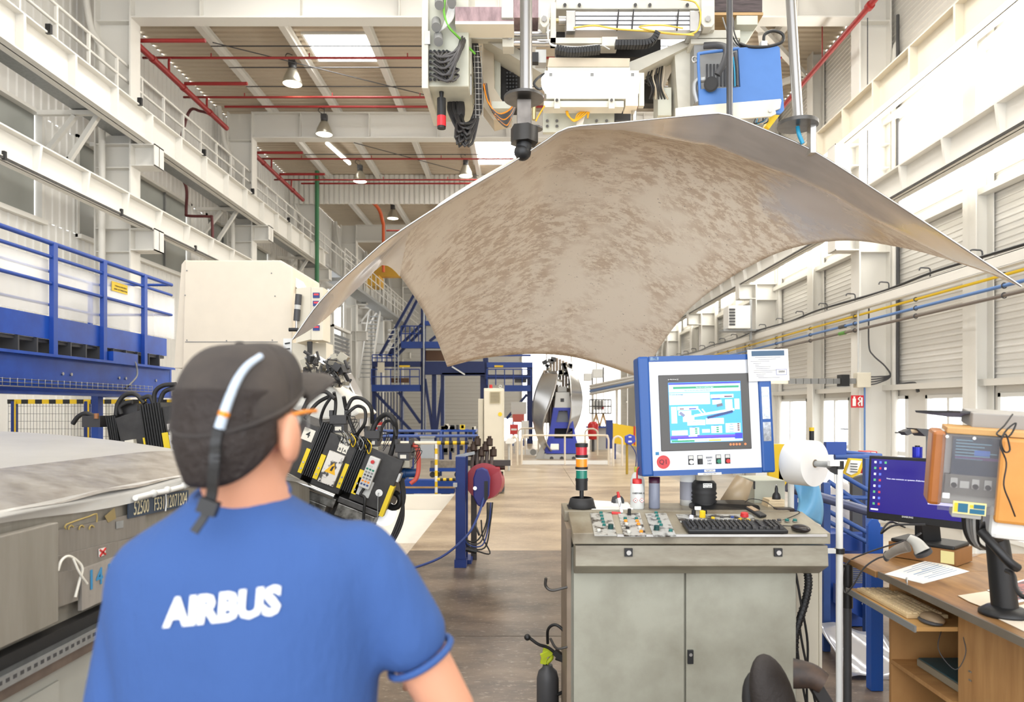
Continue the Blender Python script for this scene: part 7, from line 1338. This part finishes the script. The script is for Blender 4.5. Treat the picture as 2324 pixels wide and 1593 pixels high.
# ---- things around the far aisle
tags = [('red_notice', 'red notice board by the far blue column', 1157, 1176, 963, 986, 25, mat('notice_red', (206, 60, 56), .5)), ('red_notice', 'red notice board at the left blue rack', 850, 868, 958, 976, 28, mat('notice_red', 0))]
for n_, lab, x0, x1, y0, y1, d, m in tags:
    t = thing(n_, lab, 'sign', P((x0+x1)/2, y1, d)); b = B(); pb(b, x0, x1, y0, y1, d, .05); b.obj('board', m, t); b = B(); pb(b, x0+3, x1-3, (y0+y1)/2-2, (y0+y1)/2+2, d-.01, .02); b.obj('print_line', PAPER, t); b = B(); pb(b, (x0+x1)/2-1, (x0+x1)/2+1, y1, VPY+(EYE if x0 > 1000 else EYE-ZLOW)*F_PX/d, d, .05); b.obj('post', GALV, t)
t = thing('grey_cabinet', 'grey far cabinet with red shelf rack beside the right blue tower', 'cabinet', P(1175, 1010, 29)); b = B(); pb(b, 1160, 1195, 912, 940, 29, .5); b.obj('grey_box', LGREY, t); b = B(); pb(b, 1163, 1190, 940, 958, 28.9, .4); b.obj('red_shelf', mat('shelf_red', (190, 90, 80), .5), t); b = B(); pb(b, 1184, 1200, 955, 995, 28.6, .3); b.obj('light_box', PLWHITE, t); b = B(); pb(b, 1163, 1166, 958, 1012, 28.9, .1); pb(b, 1187, 1190, 958, 1012, 28.9, .1); b.obj('leg', DBLUE, t)
t = thing('steel_cage', 'dark steel cage on trestles far right of the panel stand', 'cage', P(1362, 965, 27)); D_ = 27
for x in range(8): B().cyl(P(1338+x*7, 938, D_), P(1338+x*7, 907, D_), .02, 5).obj('bar', DGREY, t)
for y in (907, 922, 938): B().cyl(P(1338, y, D_), P(1387, y, D_), .025, 5).obj('frame_rail', DGREY, t)
b = B(); pb(b, 1349, 1370, 909, 930, D_+.1, .3); b.obj('white_crate', PLWHITE, t); b = B(); pb(b, 1365, 1371, 921, 928, D_+.05, .02); b.obj('red_label', MATS['sign_red'], t)
for a, c in (((1353, 938), (1345, 968)), ((1353, 938), (1361, 968)), ((1369, 938), (1361, 968)), ((1369, 938), (1377, 968))): B().bar(P(*a, D_), P(*c, D_), .06, .06).obj('trestle_leg', WOODY, t)
B().bar(P(1330, 969, D_), P(1392, 969, D_), .4, .06).obj('table', BLUE, t); B().bx(P(1340, 0, D_).x, P(1385, 0, D_).x, D_, D_+.3, 0, P(0, 970, D_).z).obj('table_base', LGREY, t)
t = thing('red_bin', 'round red bin standing by the far aisle', 'bin', P(1345, 1000, 26)); B().lathe([(.16, .45), (.2, .6), (.2, 1.0), (.12, 1.1), (0, 1.1)], V((P(1346, 0, 26).x, 26, -.0)), n=16).obj('drum', REDP, t); B().lathe([(.05, 0), (.05, .45)], V((P(1346, 0, 26).x, 26, 0)), n=8).obj('stem', DGREY, t)
t = thing('yellow_wall', 'long yellow guard wall with blue end post past the control screen', 'wall panel', P(1420, 1010, 22)); b = B(); pq(b, [(1391, 960), (1460, 972), (1460, 1015), (1391, 1006)], 22, .06)
b.obj('panel', YELLOW, t); b = B(); pb(b, 1376, 1391, 953, 1018, 22, .12); b.obj('end_post', DBLUE, t); b = B(); pb(b, 1438, 1442, 967, 1010, 21.97, .02); b.obj('red_mark', REDP, t); b = B(); pb(b, 1394, 1398, 1006, 1042, 22, .06); b.obj('leg', DBLUE, t)
t = thing('hose_reel', 'blue five-sided hose reel on a yellow post past the barrier', 'hose reel', P(1430, 1040, 17)); b = B(); pq(b, [(1419, 990), (1430, 985), (1441, 989), (1443, 1002), (1430, 1011), (1419, 1004)], 17, .12); b.obj('drum', PB, t, .01); b = B(); pb(b, 1426, 1434, 1000, 1004, 16.98, .02); pb(b, 1427, 1433, 990, 993, 16.98, .02); b.obj('maker_label', PLWHITE, t); B().cyl(P(1423, 1076, 17.1), P(1423, 1005, 17.1), .03, 8).obj('post', mat('ochre_post', (170, 140, 40), .5), t)
B().tube([P(1432, 1010, 17), P(1440, 1022, 16.9), P(1444, 1035, 16.9), P(1443, 1060, 16.9)], .012, 6).obj('hose', DBLUE, t)
for j, (x0, x1, y0, y1, d, lab) in enumerate(((1346, 1368, 837, 857, 30, 'white wall heater box high at the far right, larger of two'), (1326, 1343, 847, 864, 33, 'white wall heater box high at the far right, smaller of two'))):
    t = thing('unit_heater', lab, 'heater', P(x0, y1, d)); b = B(); pb(b, x0, x1, y0, y1, d, .5); b.obj('body', PLWHITE, t, .02); b = B(); pb(b, x1, x1+3, y0-4, y1+10, d+.2, .1); b.obj('bracket', DGREY, t); b = B(); pb(b, x1+1, x1+2.5, y1+10, 1010 if d > 28 else 1000, d+.25, .06); b.obj('drop_post', WHITE, t)
t = thing('service_bridge', 'white and blue service pipe rack crossing the far right side', 'pipe rack', P(1340, 880, 29))
for k, m in enumerate((WHITE, WHITE, MATS['pipe_blue'], WHITE)): B().cyl(P(1340, 876+k*6, 30), P(1460, 852+k*6, 22), .06, 8).obj('pipe_run', m, t)
for xx, d in ((1345, 29.6), (1400, 26), (1445, 23)): B().cyl(P(xx, 1010, d), P(xx, 872-(xx-1345)*.2, d), .05, 8).obj('post', WHITE, t)
t = thing('yellow_crane', 'yellow overhead crane girder crossing far behind the sheet', 'crane', (0, 34, 8)); B().bx(-7.4, 6, 33.8, 34.2, 7.9, 8.6).obj('girder', mat('crane_yellow', (222, 170, 60), .5), t); B().bx(-7.5, -6.9, 33.4, 34.6, 7.4, 7.9).bx(5.7, 6.2, 33.4, 34.6, 7.4, 7.9).obj('end_carriage', mat('crane_yellow', 0), t)
for y_, x_ in ((27.2, -6.9), (31.0, -7.2)): pass
tag(B().cyl((-7.0, 23.8, 5), (-7.0, 23.8, 9.6), .07, 10).obj('green_pipe', mat('pipe_green', (50, 110, 70), .5)), 'upright green pipe on the left below the gable panel', 'pipe')
t = thing('orange_pipe', 'orange sprinkler pipes rising beside the far catwalk', 'pipe', (-5.6, 28, 6)); B().cyl((-5.6, 28, 7.0), (-5.6, 28, 8.9), .06, 8).tube([(-5.6, 28, 8.9), (-5.7, 27.4, 9.4), (-6.2, 26.2, 9.7)], .07, 8).obj('riser', mat('pipe_orange', (206, 90, 40), .5), t)
for k in range(3): B().cyl((-5.6, 28.6+k*1.6, 8.8), (-3.6, 28.6+k*1.6, 8.8), .035, 8).obj('branch_pipe', RED, t)
t = thing('louvre_wall', 'grey louvred wall opening below the far left catwalk', 'louvre', (-7.4, 27, 3)); 
for k in range(10): B().box((-7.35, 28.2, 3.0+k*.16), (.06, 2.6, .1), rotm(0, 30, 0)).obj('slat', GALV, t)
B().bx(-7.45, -7.25, 26.8, 26.9, ZLOW, 5.8).bx(-7.45, -7.25, 29.5, 29.6, ZLOW, 5.8).bx(-7.45, -7.25, 26.8, 29.6, 4.7, 4.8).obj('frame', WHITE, t)
# ================================================================ WORKER SEEN FROM BEHIND
PD = 1.08
def pp_(px, py, dy=0.): q = P(px, py, PD); return V((q.x, PD+dy, q.z))
def loft(b, rings, n=28, e=2.3):
    vs = []
    for (z, cx, cy, a, c) in rings:
        for i in range(n):
            t = 2*math.pi*i/n; co, si = math.cos(t), math.sin(t)
            vs.append((cx+a*math.copysign(abs(co)**(2/e), co), cy+c*math.copysign(abs(si)**(2/e), si), z))
    N = len(rings); fs = [(i*n+j, i*n+(j+1) % n, (i+1)*n+(j+1) % n, (i+1)*n+j) for i in range(N-1) for j in range(n)]
    b.add(vs, fs+[tuple(range(n))[::-1], tuple(range((N-1)*n, N*n))], True)
def limb(b, pts, rs):
    for i in range(len(pts)-1): b.cyl(pts[i], pts[i+1], rs[i], 16, rs[i+1]); b.ball(pts[i], rs[i]*.999, 16, 10)
    b.ball(pts[-1], rs[-1]*.999, 16, 10)
def blob(o, vox, it=10, fac=.5):
    r = o.modifiers.new('union', 'REMESH'); r.mode = 'VOXEL'; r.voxel_size = vox; r.use_smooth_shade = True
    s = o.modifiers.new('smooth', 'SMOOTH'); s.factor = fac; s.iterations = it
SKIN = mat('skin', (206, 148, 118), .5); SHIRT = mat('royal_blue_cotton', (52, 85, 144), .85, var=.06, scale=40)
SHIRT = mat('royal_blue_cotton_folds', (52, 85, 144), .85, var=.05, scale=5, stretch=(1, 1, .45), bump=.9); NAVY = mat('navy_trousers', (34, 40, 62), .8); HAIR = mat('dark_brown_hair', (38, 28, 24), .6, bump=.5, scale=60)
CX = pp_(560, 0).x; zz = lambda y: EYE-(y-VPY)*PD/F_PX
HC = pp_(560, 962); HC.y = 1.06; TH = math.radians(-14); RZ = Matrix.Rotation(TH, 3, 'Z')     # head turned to the right
b = B()
hd = lambda x, y, z: HC+RZ @ V((x, y, z))               # head space: x right, y forward, z up
b.ball(hd(0, -.008, .02), .096, 24, 16, (.76, .96, .98), RZ); b.ball(hd(0, .025, -.035), .08, 20, 12, (.76, .9, 1.0), RZ); b.ball(hd(0, .05, -.085), .035, 14, 8, (1.05, .9, .7), RZ)
b.ball(hd(0, .098, -.02), .016, 10, 8, (.8, 1, 1.5), RZ); b.ball(hd(0, .088, -.06), .016, 10, 8, (1.5, .6, .6), RZ)
for s in (-1, 1):
    b.ball(hd(.084*s, -.004, -.02), .038, 14, 10, (.42, .66, 1.05), RZ @ Matrix.Rotation(.35*s, 3, 'Z')); b.ball(hd(.074*s, .0, -.036), .014, 10, 8, (.5, .7, .9), RZ)
limb(b, [hd(0, -.015, -.06), V((CX+.01, 1.075, zz(1150))), V((CX+.0, 1.085, zz(1210)))], [.056, .06, .075])
loft(b, [(.86, CX, 1.1, .15, .1), (.98, CX, 1.1, .15, .1), (1.2, CX, 1.1, .17, .1), (zz(1290), CX, 1.09, .17, .085), (zz(1215), CX, 1.085, .12, .06)])
SL_, EL_, WL_ = V((CX-.138, 1.09, zz(1285))), V((CX-.192, 1.1, 1.1)), V((CX-.2, 1.3, .98))
SR_, ER_, WR_ = V((CX+.185, 1.09, zz(1280))), V((CX+.308, 1.12, 1.138)), V((CX+.26, 1.36, 1.08))
for S_, E_, W_, s in ((SL_, EL_, WL_, -1), (SR_, ER_, WR_, 1)):
    limb(b, [S_, E_, W_], [.05, .04, .028]); d = (W_-E_).normalized(); side = d.cross(V((0, 0, 1))).normalized()*s; up_ = side.cross(d)*s
    palm = W_+d*.055; b.box(palm, (.075, .09, .026), Matrix((side, d, up_)).transposed())
    for f, (o_, L_) in enumerate(((-.03, .058), (-.01, .072), (.011, .068), (.03, .052))): p0 = palm+d*.042+side*o_; limb(b, [p0, p0+d*L_*.5-V((0, 0, .008)), p0+d*L_*.85-V((0, 0, .03))], [.0095, .009, .0075])
    p0 = palm-d*.02-side*.034; limb(b, [p0, p0+d*.035-side*.022, p0+d*.065-side*.026-V((0, 0, .01))], [.011, .0105, .009])
for s in (-1, 1): limb(b, [V((CX+s*.09, 1.1, .9)), V((CX+s*.1, 1.08, .48)), V((CX+s*.105, 1.12, .09)), V((CX+s*.11, 1.02+.18, .045))], [.078, .052, .036, .034])
pe = b.obj('person', SKIN); blob(pe, .006, 5); tag(pe, 'worker in blue T-shirt and dark cap, seen from behind, head turned right', 'person')
# shirt
b = B()
loft(b, [(.86, CX, 1.1, .195, .125), (.95, CX, 1.1, .19, .125), (1.1, CX, 1.1, .19, .125), (1.22, CX, 1.095, .2, .13), (zz(1400), CX, 1.09, .208, .128), (zz(1330), CX+.002, 1.085, .212, .12), (zz(1270), CX+.004, 1.08, .205, .108), (zz(1230), CX+.005, 1.08, .186, .096), (zz(1195), CX+.004, 1.08, .15, .088), (zz(1165), CX-.0, 1.08, .112, .08), (zz(1140), CX-.005, 1.08, .083, .073), (zz(1120), CX-.008, 1.078, .07, .066)])
limb(b, [SL_+V((.02, 0, .0)), SL_+V((-.01, 0, -.03)), SL_.lerp(EL_, .8)+V((-.004, 0, 0))], [.066, .066, .07])
limb(b, [SR_+V((-.02, 0, 0)), SR_+V((.008, 0, -.03)), SR_.lerp(ER_, .47)], [.068, .066, .062])
sh_ = b.obj('t_shirt', SHIRT, pe); blob(sh_, .009, 14)
b = B(); b.ring((CX-.008, 1.078, zz(1122)), (0, -.25, 1), .066, .008, 30, 8); b.obj('collar', SHIRT, sh_)
e_ = SR_.lerp(ER_, .5); ax_ = (ER_-SR_).normalized()
b = B(); b.ring(e_+ax_*.035, ax_, .052, .006, 26, 6); b.obj('sleeve_hem', SHIRT, sh_)
# lettering laid on the back of the shirt
from mathutils.bvhtree import BVHTree
dg = bpy.context.evaluated_depsgraph_get(); dg.update(); ev = sh_.evaluated_get(dg); bv = BVHTree.FromObject(sh_, dg)
tx = text('AIRBUS', .0515, P(503, 1381, .965), FACE @ rotm(0, 0, 6.5), PLWHITE, 'shirt_print', sh_, ext=0, bold=.0026, sx=.92)
bm = bmesh.new(); bm.from_mesh(tx.data); bmesh.ops.triangulate(bm, faces=bm.faces[:]); bmesh.ops.subdivide_edges(bm, edges=bm.edges[:], cuts=2)
sk = math.tan(math.radians(8)); c0 = P(503, 1381, .965)
for v in bm.verts:
    p = V(v.co); p.x += (p.z-c0.z)*sk; h = bv.ray_cast(V((p.x, 0, p.z)), V((0, 1, 0)))
    if h[0]: v.co = h[0]-V((0, .0025, 0))
bm.to_mesh(tx.data); bm.free(); tx.data.update(); tx['label'] = 'white lettering on the back'
# hair under the cap
hk = lambda z: 1-.3*min(1, max(0, (-z-.02)/.085))**1.4
b = B(); b.grid(lambda u, v: hd(*(lambda a, z: ((.078*math.cos(a))*hk(z), .096*math.sin(a)*hk(z)-.008, z))(math.radians(-176+u*164), .05-v*(.135-.06*abs(2*u-1)**3))), 40, 16); b.obj('hair', HAIR, pe, solid=.008)
# cap
CAPM = mat('faded_black_cap', (74, 66, 60), .85, col2=(52, 47, 45), scale=9, bump=.15)
def capp(u, v):
    a = 2*math.pi*u; rim = .018+.045*math.sin(a)            # low at the back, high in front
    t = v*math.pi/2; rr = math.cos(t)**.62*(.93+.07*min(1, v/.3))
    return hd(.087*math.cos(a)*rr, .105*math.sin(a)*rr-.004, rim*(1-v)+.0+(.118)*math.sin(t)*(1 if v > 0 else 1)*(1-.0)-(.0)*(1-v))
b = B(); b.grid(capp, 48, 18); cp = b.obj('cap', CAPM, pe, solid=.004)
def brim(u, v): a = math.radians(28+124*u); r = 1+.0*v; return hd((.09+.02*v)*math.cos(a)*1.02, .1*math.sin(a)+.075*v*math.sin(a)**.6, .05+.035*v-.02*(2*u-1)**2)
b = B(); b.grid(brim, 20, 6); b.obj('brim', CAPM, cp, solid=.005)
b = B(); b.ball(hd(0, -.004, .12), .008, 10, 6, (1, 1, .5)); b.obj('top_button', CAPM, cp)
b = B(); b.tube([capp(i/48, .06)+RZ @ V((.003*math.cos(2*math.pi*i/48), .003*math.sin(2*math.pi*i/48), 0)) for i in range(49)], .004, 6, raw=True); b.obj('cap_seam', CAPM, cp)
cev = bpy.context.evaluated_depsgraph_get(); cbv = BVHTree.FromObject(cp, cev)
def oncap(px, py, k=.004):
    d = P(px, py, 1.0)-V((0, 0, EYE)); h = cbv.ray_cast(V((0, 0, EYE)), d.normalized()); return (h[0]-d.normalized()*k) if h[0] else pp_(px, py, -.1)
# goggle strap running over the cap with a tail on the neck
st_ = [oncap(x, y) for x, y in ((592, 808), (562, 830), (540, 860), (522, 900), (508, 940), (498, 972))]
sg_ = B().tube(st_, .0065, 8, rs=(.005, .0075)).obj('reflective_strap', mat('pale_blue_strap', (186, 200, 216), .35), pe); B().ball(st_[4], .008, 10, 6).obj('orange_dot', ORANGEP, sg_)
tl = [oncap(495, 975), oncap(490, 1005), P(488, 1040, .945), P(484, 1085, .95), P(480, 1125, .957), P(468, 1165, .957), P(440, 1208, .95)]
tb2 = B(); 
for i in range(len(catmull(tl, 4))-1):
    c_ = catmull(tl, 4); tb2.bar(c_[i], c_[i+1], .014 if i < 18 else .011, .005, (0, -1, 0))
tb2.obj('black_strap', BLACK, pe); B().box(P(473, 1150, .955), (.026, .012, .02), rotm(0, 20, 0)).obj('strap_buckle', BLACK, pe)
# safety glasses
gl_ = B().tube([hd(.082, -.012, .012), hd(.084, .03, .018), hd(.08, .075, .02)], .0035, 6).tube([hd(-.082, -.012, .012), hd(-.084, .03, .018), hd(-.08, .075, .02)], .0035, 6).obj('safety_glasses', ORANGEP, pe)
b = B(); b.grid(lambda u, v: hd(.082*math.cos(math.radians(10+160*u)), .035+.075*math.sin(math.radians(10+160*u)), .028-v*.04), 20, 4); b.obj('lens', mat('smoked_lens', (120, 130, 140), .05, alpha=.45), gl_)
for s in (-1, 1): B().ball(hd(.032*s, .088, .005), .012, 12, 8).obj('eye', PLWHITE, pe)
# trousers and shoes
b = B(); loft(b, [(.82, CX, 1.1, .17, .12), (.95, CX, 1.1, .178, .118)])
for s in (-1, 1): limb(b, [V((CX+s*.09, 1.1, .86)), V((CX+s*.1, 1.08, .48)), V((CX+s*.105, 1.12, .1))], [.092, .07, .06])
tr_ = b.obj('trousers', NAVY, pe); blob(tr_, .012, 8)
for s in (-1, 1):
    b = B(); b.ball((CX+s*.11, 1.17, .055), .06, 18, 10, (.85, 2.2, .85)); b.box((CX+s*.11, 1.17, .014), (.09, .26, .026)); o = b.obj('safety_shoe', BLACK, pe); blob(o, .008, 4)
